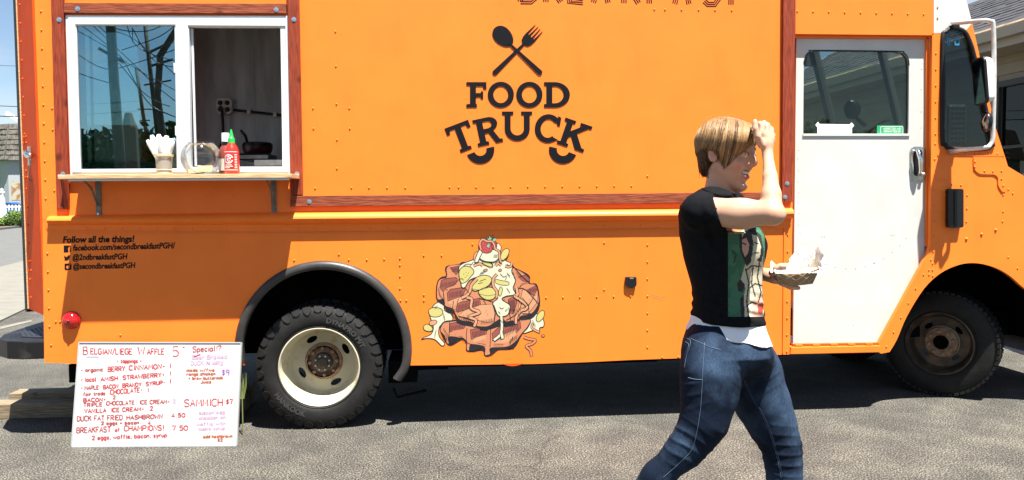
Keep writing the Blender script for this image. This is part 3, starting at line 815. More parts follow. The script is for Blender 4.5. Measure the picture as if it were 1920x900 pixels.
slab(b, W_*.44, W_*.56, zc-.06, zc+.055, 0.021, 0.03)
hl = b.build('latch_plate', STEEL, rd)
b = MB()
o_ = Vector((hx, .03, 0))
b.tube([o_+du*(W_*.50)+nrm*.03+Vector((0, 0, zc)), o_+du*(W_*.45)+nrm*.045+Vector((0, 0, zc+.016)), o_+du*(W_*.28)+nrm*.05+Vector((0, 0, zc-.002)), o_+du*(W_*.12)+nrm*.05+Vector((0, 0, zc-.01))], [.014, .018, .021, .017], 8)
b.build('latch_handle', CHROME, hl, smooth=True)
b = MB()
b.tube([o_+du*(W_*.30)+nrm*.03+Vector((0, 0, zc-.03)), o_+du*(W_*.28)+nrm*.05+Vector((0, 0, zc-.10)), o_+du*(W_*.42)+nrm*.04+Vector((0, 0, zc-.145)), o_+du*(W_*.55)+nrm*.022+Vector((0, 0, zc-.15))], .003, 6)
b.build('door_cable', STEEL, rd, smooth=True)

# ---- body shell: roof, floor, far side, partition, front
XR = P(62, -90).x+0.01; XP = P(1491, 200).x; XF = P(2090, 600).x
Z0 = P(606, 684).z; ZT = P(800, TOPY).z; ZF = Z0+0.32
WID = 2.12
hxa, hxb = P(350, 100).x, P(590, 100).x          # unseen roof opening added to let sun brighten the kitchen
b = MB(); b.box((XR, 0.031, ZT-.03), (hxa, WID, ZT)); b.box((hxb, 0.031, ZT-.03), (XP+1.0, WID, ZT)); b.box((hxa, 0.031, ZT-.03), (hxb, .45, ZT)); b.box((hxa, 1.05, ZT-.03), (hxb, WID, ZT)); b.build('roof', WHITE_P, T)
ang = P(1797, TOPY).x
wx_ = P(598, 694.5, 0.03).x
b = MB(); b.box((XR+.06, 0.05, ZF-.04), (wx_-.63, WID-.04, ZF)); b.box((wx_+.63, 0.05, ZF-.04), (XP, WID-.04, ZF)); b.box((wx_-.63, 0.60, ZF-.04), (wx_+.63, WID-.04, ZF)); b.build('cargo_floor', mat('kitchen_floor', (.34, .36, .37), .7), T)
b = MB(); b.box((P(83, 600).x+.01, WID-.03, Z0), (XP+.02, WID, ZT-.031)); b.build('far_side_panel', INT_WALL, T)
b = MB(); b.box((XP-.03, 0.10, ZF), (XP, WID-.04, ZT-.04)); b.build('partition', INT_WALL, T)
b = MB(); b.box((XR+.02, 0.035, ZT-.25), (XR+.06, WID-.04, ZT-.04)); b.box((XR+.03, 1.5, ZF), (XR+.07, WID-.04, ZT-.26)); b.build('rear_frame', ORANGE, T)
# interior furniture seen through the serving window
yw = WID-0.031
def ipx(px, py, Y): return P(px, py, Y)
b = MB(); c0 = ipx(560, 292, 1.45); 
zc_ = ipx(500, 300, 1.45).z
b.box((XR+.9, 1.45, ZF), (XR+3.2, yw-.003, zc_)); 
ct = b.build('kitchen_counter', STEEL, T, bevel=0.004)
b = MB()
for k in range(3):
    b.box((XR+.95+k*.74, 1.435, ZF+.06), (XR+.95+k*.74+.70, 1.449, zc_-.06))
b.build('cabinet_doors', INT_WALL, ct)
# counter edge band
b = MB(); b.box((XR+.9, 1.43, zc_-.045), (XR+3.2, 1.4485, zc_-.0)); b.build('counter_edge', STEEL, ct)
# socket, conduit and cord on the far wall
pA, pB = P(407, 185, yw), P(438, 215.5, yw)
c_ = (pA+pB)/2; hw = (pB.x-pA.x)/2
b = MB()
oc = [(c_.x+hw*u, yw-.001, c_.z+hw*v) for u, v in ((-1, .7), (-.7, 1), (.7, 1), (1, .7), (1, -.7), (.7, -1), (-.7, -1), (-1, -.7))]
b.prism(oc, [], (0, -0.05, 0)); sk = b.build('socket_box', STEEL, T, bevel=.004)
for u in (-.42, .42):
    for v in (-.42, .42):
        b = MB(); b.lathe([(0.0001, -.012), (hw*.30, -.010), (hw*.32, 0)], (c_.x+u*hw, yw-.0515, c_.z+v*hw), 'Y', 12)
        b.build('socket_outlet', BLACK_P, sk)
b = MB(); pts = [P(438, 206, yw-.03), P(470, 209.5, yw-.03), P(500, 213, yw-.03), P(560, 219, yw-.03)]
b.tube(pts, 0.011, 8); cdt = b.build('conduit', BLACK_P, T, smooth=True)
for px, py in ((467, 209), (516, 215)):
    q = P(px, py, yw-.03); b = MB(); b.box((q.x-.015, yw-.045, q.z-.022), (q.x+.015, yw-.001, q.z+.022)); b.build('conduit_clamp', STEEL, cdt, bevel=.003)
b = MB(); b.tube([P(*q, yw-.08) for q in smooth([(413, 199), (416, 210), (418, 235), (417, 262), (413, 280), (416, 300)], k=3)], 0.012, 8)
b.build('power_cord', BLACK_P, T, smooth=True)
# seams of the far wall sheets
for px in (300, 476, 660):
    b = MB(); q = P(px, 200, yw); b.box((q.x-.012, yw-.0025, zc_), (q.x+.012, yw-.0005, ZT-.1))
    b.build('wall_seam', INT_WALL, T)

# ---- wheels
def tyre_mesh(R, rin, W, lugs, side_lug=True):
    b = MB()
    hw = W/2
    prof = [(rin, -hw*.72), (rin+.01, -hw*.86), (rin+(R-rin)*.28, -hw*.985), (rin+(R-rin)*.52, -hw), (rin+(R-rin)*.76, -hw*.95), (R*.965, -hw*.86), (R*.985, -hw*.7), (R*.988, 0), (R*.985, hw*.7), (R*.965, hw*.86), (rin+(R-rin)*.5, hw), (rin, hw*.72)]
    b.lathe(prof, (0, 0, 0), 'Y', 72)
    # sidewall rings
    b.tube([(math.cos(a)*(rin+.018), -hw*.90, math.sin(a)*(rin+.018)) for a in np.linspace(0, 2*math.pi, 73)], 0.004, 5, False)
    for k in range(lugs):
        a0 = 2*math.pi*k/lugs; da = 2*math.pi/lugs
        for sgn, ph in ((-1, 0), (1, .5)):
            # shoulder blocks
            for (ta, tb, r0, r1, y0, y1) in ((.08, .80, .955, 1.004, .98 if not side_lug else .80, .30), ):
                a = a0+da*(ph+ta); c = a0+da*(ph+tb)
                p = []
                for rr in (r0*R, r1*R):
                    for (aa, yy) in ((a, sgn*hw*y0), (c, sgn*hw*y0), (c+da*.1, sgn*hw*y1), (a+da*.1, sgn*hw*y1)):
                        p.append((rr*math.cos(aa), yy, rr*math.sin(aa)))
                b.hexa(p)
        for ph in (0, .5):
            a = a0+da*(ph+.05); c = a0+da*(ph+.42)
            p = []
            for rr in (R*.96, R*1.003):
                for (aa, yy) in ((a, -hw*.24), (c, -hw*.24), (c+da*.12, hw*.24), (a+da*.12, hw*.24)):
                    p.append((rr*math.cos(aa), yy, rr*math.sin(aa)))
            b.hexa(p)
        if side_lug:
            # claw shaped sidewall lugs facing the camera
            w0 = 0.36; am = a0+da*.5
            r_o, r_m, r_i = R*.992, R*.925, R*.865 if k % 2 else R*.895
            for sg in (-1,):
                pts = [(am-da*w0, r_o), (am+da*w0, r_o), (am+da*w0*.95, r_m), (am+da*.10, r_i), (am-da*.10, r_i), (am-da*w0*.95, r_m)]
                n = len(pts)
                def yat(r): 
                    t = (r-rin)/(R-rin)
                    return -hw*(1.0 if t < .55 else 1.0-.20*((t-.55)/.45)**1.5)
                vs = [(r*math.cos(a), yat(r)+.004, r*math.sin(a)) for a, r in pts] + [(r*math.cos(a), yat(r)-(.011 if r > r_i+.001 else .006), r*math.sin(a)) for a, r in pts]
                b.add(vs, [tuple(reversed(range(n))), tuple(range(n, 2*n))] + [(i, (i+1) % n, (i+1) % n+n, i+n) for i in range(n)])
    return b
def text_mesh(txt, size, bold=0.0, shear=0.0, spacing=1.0):
    cu = bpy.data.curves.new('t', 'FONT'); cu.body = txt; cu.size = size; cu.offset = bold; cu.shear = shear; cu.space_character = spacing
    cu.resolution_u = 3
    o = bpy.data.objects.new('t', cu); COL.objects.link(o)
    dg = bpy.context.evaluated_depsgraph_get()
    me = bpy.data.meshes.new_from_object(o.evaluated_get(dg))
    v = [tuple(x.co) for x in me.vertices]; f = [tuple(p.vertices) for p in me.polygons]
    bpy.data.objects.remove(o); bpy.data.curves.remove(cu); bpy.data.meshes.remove(me)
    return v, f
def sidewall_text(wheel_tyre, txt, r, a_mid, y, size, parent, inward=False):
    """raised letters on the tyre sidewall"""
    b = MB()
    v, f = text_mesh(txt, size, 0.0015)
    if not v: return
    x0 = min(p[0] for p in v); x1 = max(p[0] for p in v); xm = (x0+x1)/2
    vs = []
    for x, yy, _ in v:
        a = a_mid - (x-xm)/r
        rr = r + yy
        if inward:
            a = a_mid + (x-xm)/r; rr = r - yy
        vs.append((rr*math.cos(a), y, rr*math.sin(a)))
    b.add(vs, f)
    o = b.build('sidewall_lettering', mat('tyre_letter_'+txt[:3].lower(), (0.045, 0.044, 0.042), 0.5), parent, mw=world_of(parent))
    return o
def circle_hole(cx, cz, rx, rz, a, n=16):
    ca, sa = math.cos(a), math.sin(a)
    return [(cx+rx*math.cos(t)*ca-rz*math.sin(t)*sa, cz+rx*math.cos(t)*sa+rz*math.sin(t)*ca) for t in (2*math.pi*k/n for k in range(n))]

# rear wheel (dual, deep dish rim)
rc = P(598, 694.5, 0.03); RTY = 118/306.0*1.0
RTY = abs(P(598, 578, .03).z - P(598, 810, .03).z)/2
RC = Vector((rc.x, 0, RTY+0.001))
mwR = Matrix.Translation((RC.x, 0.155, RC.z))
wheel = MB(); 
wh = link(bpy.data.objects.new('rear_wheel', MB().lathe([(.10, .05), (.10, 2.0-.155)], (0, 0, 0), 'Y', 16).mesh('rear_axle_hub', UNDER)), T, mwR)
ty = tyre_mesh(RTY, .238, .25, 34).build('tyre', TYRE, wh, mw=mwR, auto=40)
ty2 = inst(ty, wh, mwR @ Matrix.Translation((0, .30, 0)), 'tyre')
b = MB()
hw = -.125
b.lathe([(.240, hw*.72), (.252, hw*.80), (.250, hw*.90), (.243, hw*.92), (.236, hw*.82), (.232, hw*.5), (.220, hw*.2), (.214, .02), (.208, .085), (.196, .100)], (0, 0, 0), 'Y', 64)
# disc with four oval hand holes
outer = [(.197*math.cos(t), .100, .197*math.sin(t)) for t in (2*math.pi*k/48 for k in range(48))]
holes = []
for k in range(4):
    a = R_(28+90*k)
    holes.append([(x, .100, z) for x, z in circle_hole(.158*math.cos(a), .158*math.sin(a), .019, .038, a)])
b.prism(outer, holes, (0, .012, 0))
rim = b.build('rim', CREAM_RIM, wh, mw=mwR, smooth=True, auto=35)
b = MB(); b.lathe([(.116, .0995), (.116, .090), (.108, .086), (.064, .084), (.060, .080)], (0, 0, 0), 'Y', 40); b.build('hub_ring', RUST, wh, mw=mwR, smooth=True, auto=30)
b = MB(); b.lathe([(.115, .096), (.118, .094), (.121, .099)], (0, 0, 0), 'Y', 40)
b.build('rust_ring', RUST, wh, mw=mwR)
nut = None
for k in range(8):
    a = R_(45*k+3); m4 = mwR @ Matrix.Translation((.087*math.cos(a), .084, .087*math.sin(a)))
    if nut is None:
        b = MB(); b.lathe([(.0001, -.034), (.006, -.034), (.0065, -.024), (.0125, -.022), (.0145, -.004), (.016, 0)], (0, 0, 0), 'Y', 6)
        nut = b.build('lug_nut', RUST, wh, mw=m4)
    else: inst(nut, wh, m4)
b = MB(); b.lathe([(.0001, .020), (.030, .020), (.034, .026), (.058, .030), (.060, .084)], (0, 0, 0), 'Y', 24)
hub = b.build('hub_cap', DARK_RIM, wh, mw=mwR, auto=30)
b = MB()
for k in range(8):
    a = R_(45*k+20); b.lathe([(.0001, .018), (.006, .019), (.007, .031)], (.046*math.cos(a), 0, .046*math.sin(a)), 'Y', 6)
b.build('hub_bolts', STEEL, hub, mw=mwR)['kind'] = 'stuff'
sidewall_text(ty, "DYNAPRO M/T", .285, R_(52), -.1262, .042, wh)
sidewall_text(ty, "HANKOOK", .318, R_(232), -.1262, .046, wh, inward=True)

# front wheel (steered towards the camera)
fy = 0.10
f0 = P(1760, 545, fy); f1 = P(1760, 741, fy)
RF = .985*(f0.z-f1.z)/2
phi = R_(-43)
fc = P(1764, 645, .36); RF = fc.z
mwF = Matrix.Translation((fc.x+.06, .44, RF+.001)) @ Matrix.Rotation(phi, 4, 'Z')
fw = link(bpy.data.objects.new('front_wheel', MB().lathe([(.09, .03), (.09, .22)], (0, 0, 0), 'Y', 16).mesh('front_axle_hub', UNDER)), T, mwF)
WFT = .215
ft = tyre_mesh(RF, .208, WFT, 58, False).build('tyre', TYRE, fw, mw=mwF, auto=40)
b = MB(); hw = -WFT/2
b.lathe([(.210, hw*.72), (.224, hw*.80), (.222, hw*.93), (.214, hw*.95), (.206, hw*.82), (.200, hw*.3), (.192, -.01), (.180, .012), (.165, .014)], (0, 0, 0), 'Y', 56)
outer = [(.166*math.cos(t), .014, .166*math.sin(t)) for t in (2*math.pi*k/40 for k in range(40))]
holes = []
for k in range(4):
    a = R_(40+90*k)
    holes.append([(x, .014, z) for x, z in circle_hole(.138*math.cos(a), .138*math.sin(a), .016, .032, a)])
b.prism(outer, holes, (0, .012, 0))
b.build('rim', DARK_RIM, fw, mw=mwF, smooth=True, auto=35)
b = MB(); b.lathe([(.118, .013), (.112, -.02), (.104, -.032), (.052, -.034), (.050, -.01), (.0001, -.008)], (0, 0, 0), 'Y', 40)
b.build('hub_ring', RUST, fw, mw=mwF, smooth=True, auto=30)
b = MB(); b.lathe([(.1205, .012), (.1145, -.021), (.118, -.006)], (0, 0, 0), 'Y', 40)
b.build('painted_band', CREAM_RIM, fw, mw=mwF, smooth=True)
b = MB(); b.lathe([(.050, -.033), (.046, -.052), (.040, -.052), (.038, -.02), (.0001, -.018)], (0, 0, 0), 'Y', 24)
b.build('hub_bore', UNDER, fw, mw=mwF, smooth=True, auto=30)
for k in range(8):
    a = R_(45*k+12); m4 = mwF @ Matrix.Translation((.080*math.cos(a), -.034, .080*math.sin(a)))
    c = inst(nut, fw, m4)
# far side wheels (same meshes)
mwF2 = Matrix.Translation((fc.x+.06, WID-.40, RF+.001)) @ Matrix.Rotation(phi, 4, 'Z')
c = inst(fw, T, mwF2, 'front_wheel'); inst(ft, c, mwF2, 'tyre')

# ---- chassis and underbody
b = MB()
b.box((XR+.3, .55, Z0-.02), (XF-.3, .66, Z0+.16)); b.box((XR+.3, 1.45, Z0-.02), (XF-.3, 1.56, Z0+.16))
b.box((XR+.1, .07, Z0+.02), (RC.x-.62, .50, Z0+.30))
b.box((RC.x+.62, .07, Z0+.02), (P(1640, 600).x, 2.08, Z0+.28))
b.box((RC.x-.62, .50, Z0+.10), (RC.x+.62, 2.0, Z0+.62))
for x in (-.62, .60): b.box((RC.x+x, .06, Z0), (RC.x+x+.02, .50, ZF+.1))
b.box((RC.x-.62, .06, Z0+.60), (RC.x+.62, .52, Z0+.62))
b.box((P(1640, 600).x+.01, .92, Z0+.03), (XF-.35, WID-.08, Z0+.09))  # unseen plate added to keep sun off the ground under the cab
b.build('chassis', UNDER, T)
b = MB()
b.box((RC.x+.42, .12, .26), (RC.x+.60, .5, .40)); b.box((RC.x+.60, .16, .33), (RC.x+.80, .30, .365))
b.tube([(RC.x+.45, .15, .22), (RC.x+.47, .15, .16), (RC.x+.66, .15, .20)], .008, 6)
b.box((XR+.06, .10, Z0-.09), (XR+.45, .6, Z0+.02))
b.build('spring_hanger', UNDER, T)['kind'] = 'stuff'
b = MB(); b.tube([(P(800, 600).x, .9, .30), (P(1300, 600).x, .9, .30)], .11, 12); b.build('fuel_tank', UNDER, T, smooth=True)
b = MB(); b.tube([(RC.x, .25, RC.z), (RC.x, 1.9, RC.z)], .07, 10); b.ball((RC.x, 1.05, RC.z), .17, 12, 8); b.build('rear_axle', UNDER, T, smooth=True)
# front wheel housing
fx0, fx1 = P(1660, 600).x-.1, P(2005, 600).x
b = MB(); b.box((fx0+.12, .82, .34), (fx1, .86, 1.25)); b.box((fx0+.22, .05, P(1800, 480).z), (fx1, .81, P(1800, 480).z+.02)); b.box((fx1-.02, .05, .4), (fx1, .81, P(1800, 480).z))
b.build('wheel_housing', UNDER, T)
# ---- rear bumper step
bz1, bz0 = P(82, 640).z, P(82, 673).z
xl_ = P(81, 650).x
b = MB()
outl = [(xl_, .0), (xl_-.10, -.005), (xl_-.22, .03), (xl_-.32, .13), (xl_-.38, .30), (xl_-.40, .6), (xl_-.40, WID-.3), (xl_-.3, WID), (xl_, WID)]
b.prism([(x, y, bz0) for x, y in outl], [], (0, 0, bz1-bz0))
bm_ = b.build('rear_bumper', mat('bumper_black', (0.010, 0.010, 0.011), 0.45, spec=.25, col2=(.05, .04, .035), vscale=7, ramp=(.58, .8), bump=.001, bscale=20), T, bevel=.008)
b = MB()
tp = mat('tread_plate', (0.025, 0.028, 0.036), 0.5, metal=.2)
b.prism([(x_, y_, bz1+.0005) for x_, y_ in ((xl_-.005, .10), (xl_-.20, .16), (xl_-.30, .35), (xl_-.30, WID-.2), (xl_-.005, WID-.2))], [], (0, 0, .006))
b.prism([(xl_-.005, .42, bz1+.008), (xl_-.16, .42, bz1+.008), (xl_-.005, .42, bz1+.14)], [], (0, 1.2, 0))
for i in range(9):
    for j in range(12):
        xx, yy = xl_-.03-i*.03, .18+j*.05
        if xx < xl_-.27: continue
        b.box((xx-.009, yy-.002, bz1+.0066), (xx+.009, yy+.002, bz1+.009))
b.build('step_tread', tp, bm_)

# ---- cab
XA = P(1491, 500).x
b = MB()
zt_cab = ZT-.02
# A pillar / windshield plane: through (P(1812,0), P(1886,299)) running across the truck
A0, A1 = P(1797, TOPY), P(1886, 299)
def cross(y, p): return (p.x, y, p.z)
dA = (A1-A0)
nA = Vector((-dA.z, 0, dA.x)).normalized()*0.05
if nA.x > 0: nA = -nA
def pillar(nm, y0, y1, p0=A0, p1=A1, dx=0.0, wdt=1.0, m_=ORANGE):
    b = MB(); q = nA*wdt
    c = [p0+Vector((dx, 0, 0)), p1+Vector((dx, 0, 0)), p1+q+Vector((dx, 0, 0)), p0+q+Vector((dx, 0, 0))]
    b.hexa([(p.x, y0, p.z) for p in c] + [(p.x, y1, p.z) for p in c])
    return b.build(nm, m_, T)
pillar('windshield_post', WID-.08, WID, m_=INT_DARK)
pillar('windshield_post', WID/2-.03, WID/2+.03, m_=INT_DARK, wdt=.8)
pillar('windshield_post', .031, .05, m_=ORANGE)
# far door post, parallel to the windshield
pillar('far_door_post', WID-.07, WID-.01, dx=-.62, m_=INT_DARK, wdt=1.6)
b = MB(); c = [A0+nA*.4, A1+nA*.4, A1+nA*.5, A0+nA*.5]
b.hexa([(p.x, .05, p.z) for p in c] + [(p.x, WID-.08, p.z) for p in c]); b.build('windshield', glass_mat('windshield_glass', (.90, .92, .91), .0, ior=1.1, fmul=.3), T)
b = MB(); b.box((XP+.005, .031, zt_cab-.10), (A0.x, WID, zt_cab)); b.box((XP+.005, WID-.05, P(1600, 20).z+.0), (A0.x+.05, WID, zt_cab-.101)); b.build('cab_roof', INT_DARK, T)
zs = P(1600, 262).z
b = MB(); b.box((XP+.005, WID-.05, Z0), (A1.x+.05, WID, zs)); b.build('far_cab_panel', ORANGE, T)
b = MB(); b.box((XP+.005, .05, Z0+.05), (P(1650, 600).x, WID-.06, Z0+.10)); b.build('cab_floor', INT_DARK, T)
b = MB(); b.box((A1.x-.42, .06, P(1800, 478).z), (A1.x, WID-.06, zs-.05))
b.build('dashboard', INT_DARK, T, bevel=.03)
# nose: hood, grille side, bumper beyond the frame
h0, h1, h2, h3 = P(1890, 312), P(1990, 362), P(2075, 410), P(2108, 655)
b = MB()
prof = [P(1886, 300), P(1890, 312), P(1920, 330), P(1990, 362), P(2075, 410), P(2105, 470)]
n = len(prof)
vs = [(p.x, .031, p.z) for p in prof] + [(p.x, WID, p.z) for p in prof]
b.add(vs, [(i, i+1, i+1+n, i+n) for i in range(n-1)]); b.build('hood', ORANGE, T, fixn=False)
b = MB(); q = P(2105, 470); b.box((q.x-.02, .031, Z0+.1), (q.x, WID, q.z)); b.build('grille_panel', ORANGE, T)
b = MB(); b.box((q.x-.02, -.02, Z0-.06), (q.x+.14, WID+.02, Z0+.12)); b.build('front_bumper', DARK_RIM, T, bevel=.01)
# driver seat, steering wheel
sx = P(1590, 240, 1.5)
b = MB(); zb = Z0+.55
b.box((XP+.25, 1.25, zb), (XP+.75, 1.72, zb+.12)); b.box((XP+.18, 1.25, zb+.10), (XP+.30, 1.72, zb+.72))
b.box((XP+.35, 1.35, Z0+.1), (XP+.65, 1.6, zb)); b.build('driver_seat', BLACK_P, T, bevel=.03)
b = MB(); q = P(1618, 236, 1.5); cc = Vector((q.x+.10, 1.5, q.z-.12))
b.tube([cc+Vector((.11*math.cos(a), .20*math.sin(a), .165*math.cos(a))) for a in np.linspace(0, 2*math.pi, 33)], .013, 6, False)
b.tube([cc, cc+Vector((.30, 0, -.25))], .02, 6)
b.tube([cc+Vector((0, -.2, 0)), cc+Vector((0, .2, 0))], .012, 6)
b.build('steering_wheel', BLACK_P, T, smooth=True)
b = MB(); q = P(1598, 205, 1.3); b.ball(q, .075, 14, 9, sc=(1, .5, 1.1)); q2 = P(1607, 222, 1.3); b.tube([q, q2, P(1622, 236, 1.3)], .018, 6)
b.build('cab_fan', BLACK_P, T, smooth=True)
# vent window glass with thick rubber gasket
VG = [(1765, 80), (1764.6, 255), (1770, 270), (1782, 279), (1848, 279), (1858, 272), (1860, 261), (1829, 113), (1817, 74), (1809, 60), (1797, 54), (1782, 53), (1771, 61)]
vgs = smooth(VG, True, 3)
vg = plate('quarter_glass', [(1764, 50), (1812, 50), (1866, 282), (1762, 282)], [], glass_mat('quarter_glass_mat', (0.36, 0.42, 0.42), 0.0, ior=1.35), .012, .016)
b = MB(); b.tube([P(x+1.5*(1 if x < 1790 else -1), y) + Vector((0, -.004, 0)) for x, y in vgs+[vgs[0]]], .0145, 8, False)
b.build('window_gasket', BLACK_R, T, smooth=True)
for xa, xb in ((1775, 1781), (1790, 1799)):
    s_ = plate('window_sticker', rrect(xa, 71, xb, 85, 1.5), [rrect(xa+1.7, 74, xb-1.7, 82, .5)], BLUE_ST, .008, .0105, vg)
# seat back of perforated vinyl behind the quarter glass
q0_, q1_ = P(1780, 195, .75), P(1813, 275, .75)
b = MB(); b.box((q0_.x, .75, q1_.z), (q1_.x, .80, q0_.z)); pg = b.build('jump_seat_back', mat('seat_vinyl', (.05, .055, .055), .5), T, bevel=.02)
b = MB()
for i in range(4):
    for j in range(8):
        b.lathe([(.0001, -.004), (.010, -.003), (.012, 0)], (q0_.x+.03+i*(q1_.x-q0_.x-.06)/3, .7495, q1_.z+.03+j*(q0_.z-q1_.z-.06)/7), 'Y', 8)
b.build('seat_buttons', BLACK_P, pg)['kind'] = 'stuff'

# ---- mirror arm and mirrors
def MP(px, py, Y): return P(px, py, Y)
YM = -.24
path = [MP(1786, 43, -.01), MP(1800, 42.5, -.10), MP(1846, 38.5, YM), MP(1857, 41, YM), MP(1862.5, 50, YM), MP(1864, 150, YM), MP(1862, 240, YM), MP(1861, 262, YM), MP(1856, 272, YM), MP(1846, 277, YM), MP(1800, 281, -.10), MP(1786, 284, -.012)]
ma = link(bpy.data.objects.new('mirror_arm', None), T)
def sm3(pts, k=5): return [Vector(q) for q in smooth([tuple(p) for p in pts], k=k)]
mb_ = MB(); mb_.tube(sm3(path), .0135, 10)
arm = mb_.build('mirror_arm_tube', ALU, ma, smooth=True)
COL.objects.unlink(ma); 
# (the tube itself is the part; drop the helper)
arm.parent = T; arm.matrix_parent_inverse = world_of(T).inverted(); arm.name = 'mirror_arm_tube'
bpy.data.objects.remove(ma)
plate('mirror_bracket', [(1784, 47), (1799, 45), (1800, 52), (1787, 53)], [], BLACK_P, -.03, -.001, arm)
plate('mirror_bracket', [(1781, 280), (1796, 279), (1796, 286), (1782, 288)], [], STEEL, -.03, -.001, arm)
# west-coast mirror: flat head facing the rear, seen almost edge on
ct_ = MP(1847, 150, YM)
def mirror_head(name, cx, cy, hh, ww, dep, tilt, px_shift=0):
    c = MP(cx, cy, YM-.0)
    mw = Matrix.Translation(c) @ Matrix.Rotation(R_(tilt), 4, 'Z') @ Matrix.Rotation(R_(-5), 4, 'Y')
    b = MB(); ol = rrect(-ww/2, -hh/2, ww/2, hh/2, .035)
    n = len(ol); rings = []
    for t, s_ in ((0, 1), (.35, .98), (.7, .9), (1, .62)):
        rings.append([(dep*t, y*s_, z*(.97 if s_ > .95 else s_*1.02)) for y, z in ol])
    vs = [p for r in rings for p in r]
    b.add(vs, [(i*n+k, i*n+(k+1) % n, (i+1)*n+(k+1) % n, (i+1)*n+k) for i in range(3) for k in range(n)] + [tuple(range(3*n, 4*n)), tuple(reversed(range(n)))])
    h = b.build(name, WHITE, T, smooth=True, mw=mw, auto=40)
    b = MB(); b.prism([(-.0005, y*1.03, z*1.02) for y, z in ol], [], (-.012, 0, 0)); b.build('mirror_gasket', BLACK_P, h, mw=mw)
    b = MB(); b.prism([(-.013, y*.93, z*.95) for y, z in ol], [], (-.002, 0, 0)); b.build('mirror_glass', mat('dark_mirror', (.25, .30, .28), .03, metal=1.0), h, mw=mw)
    return h
mh = mirror_head('mirror_head', 1840, 152, .285, .17, .055, -12)
c = MP(1851, 149, YM); b = MB(); b.tube([c, MP(1866, 149, YM)], .011, 8); b.ball(MP(1855, 149, YM-.02), .014, 8, 6); b.build('mirror_clamp', RUST, mh, smooth=True)
c = MP(1848, 228, YM)
mw = Matrix.Translation(c) @ Matrix.Rotation(R_(-14), 4, 'Z')
b = MB(); b.lathe([(.0001, -.026), (.030, -.022), (.052, -.010), (.060, 0.0)], (0, 0, 0), 'X', 24); 
cvx = b.build('convex_mirror', mat('convex_mirror_glass', (.22, .24, .24), .04, metal=1.0), T, smooth=True, mw=mw)
b = MB(); b.lathe([(.0625, -.006), (.064, .006), (.05, .022), (.02, .034), (.0001, .036)], (0, 0, 0), 'X', 24); b.build('mirror_housing', BLACK_P, cvx, smooth=True, mw=mw)
b = MB(); b.tube([MP(1850, 230, YM), MP(1868, 232, YM)], .008, 8); b.build('mirror_clamp', CHROME, cvx, smooth=True)

# ================================================================== GRAPHICS ON THE TRUCK
def Z5(x, y): return (800+x/2.7267, y/2.7267)
lg = []
def lpoly(pts, Yo=0): lg.append(pts)
def rectq(x0, y0, x1, y1): return [(x0, y0), (x1, y0), (x1, y1), (x0, y1)]
def ringpts(cx, cy, rx, ry, ix, iy, n=40):
    return ([(cx+rx*math.cos(2*math.pi*k/n), cy+ry*math.sin(2*math.pi*k/n)) for k in range(n)], [(cx+ix*math.cos(2*math.pi*k/n), cy+iy*math.sin(2*math.pi*k/n)) for k in range(n)])
letters = []   # (name, list of (outer, holes))
letters.append(('letter_f', [(smooth_pts, []) for smooth_pts in [[(203, 420), (305, 420), (306, 456), (291, 456), (287, 441), (252, 441), (252, 476), (276, 476), (277, 467), (289, 467), (289, 506), (277, 506), (276, 496), (252, 496), (252, 531), (257, 533), (257, 549), (203, 549), (203, 533), (222, 531), (222, 438), (203, 436)]]]))
letters.append(('letter_o', [(lambda r: (r[0], [r[1]]))(ringpts(379, 484, 67, 66, 38, 43))]))
letters.append(('letter_o', [(lambda r: (r[0], [r[1]]))(ringpts(525, 484, 67, 66, 38, 43))]))
dout = [(600, 420), (655, 420)] + arc(655, 484.5, 77, -90, 90, 20, 64.5)[1:-1] + [(655, 549), (600, 549), (600, 533), (612, 531), (612, 438), (600, 436)]
dhol = [(642, 441), (656, 441)] + arc(656, 484.5, 44, -90, 90, 14, 43.5)[1:-1] + [(656, 528), (642, 528)]
letters.append(('letter_d', [(dout, [dhol])]))
def xf(pts, cx, cy, ang, sx=1, sy=1):
    c, s = math.cos(R_(ang)), math.sin(R_(ang))
    return [(cx + x*sx*c - y*sy*s, cy + x*sx*s + y*sy*c) for x, y in pts]
Tl = [(-64, -72), (64, -72), (64, -34), (48, -34), (44, -52), (16, -52), (16, 54), (30, 56), (30, 72), (-30, 72), (-30, 56), (-16, 54), (-16, -52), (-44, -52), (-48, -34), (-64, -34)]
letters.append(('letter_t', [(xf(Tl, 177, 702, -21), [])]))
Ro = [(-66, -68), (10, -68)] + arc(10, -32, 46, -90, 60, 12, 36)[1:] + [(28, 4), (52, 52), (66, 54), (66, 70), (30, 70), (2, 12), (-18, 12), (-18, 52), (-6, 54), (-6, 70), (-64, 70), (-64, 54), (-50, 52), (-50, -50), (-66, -52)]
Rh = [(-19, -49), (6, -49)] + arc(6, -31, 20, -90, 90, 8, 18)[1:-1] + [(6, -12), (-19, -12)]
letters.append(('letter_r', [(xf(Ro, 312, 668, -12), [xf(Rh, 312, 668, -12)])]))
Uo = [(-78, -74), (-20, -74), (-20, -58), (-34, -56), (-34, 14)] + arc(0, 14, 34, 180, 0, 12, 34)[1:-1] + [(34, 14), (34, -56), (20, -58), (20, -74), (76, -74), (76, -58), (64, -56), (64, 14)] + arc(0, 14, 64, 0, 180, 20, 62)[1:-1] + [(-64, 14), (-64, -56), (-78, -58)]
letters.append(('letter_u', [(xf(Uo, 463, 644, 0), [])]))
def arcC():
    o = arc(0, 0, 68, -38, -318, 34, 73)
    i = arc(0, 0, 38, -322, -34, 28, 46)
    return [(58, -66), (70, -66), (64, -22), (50, -24)] , o, i
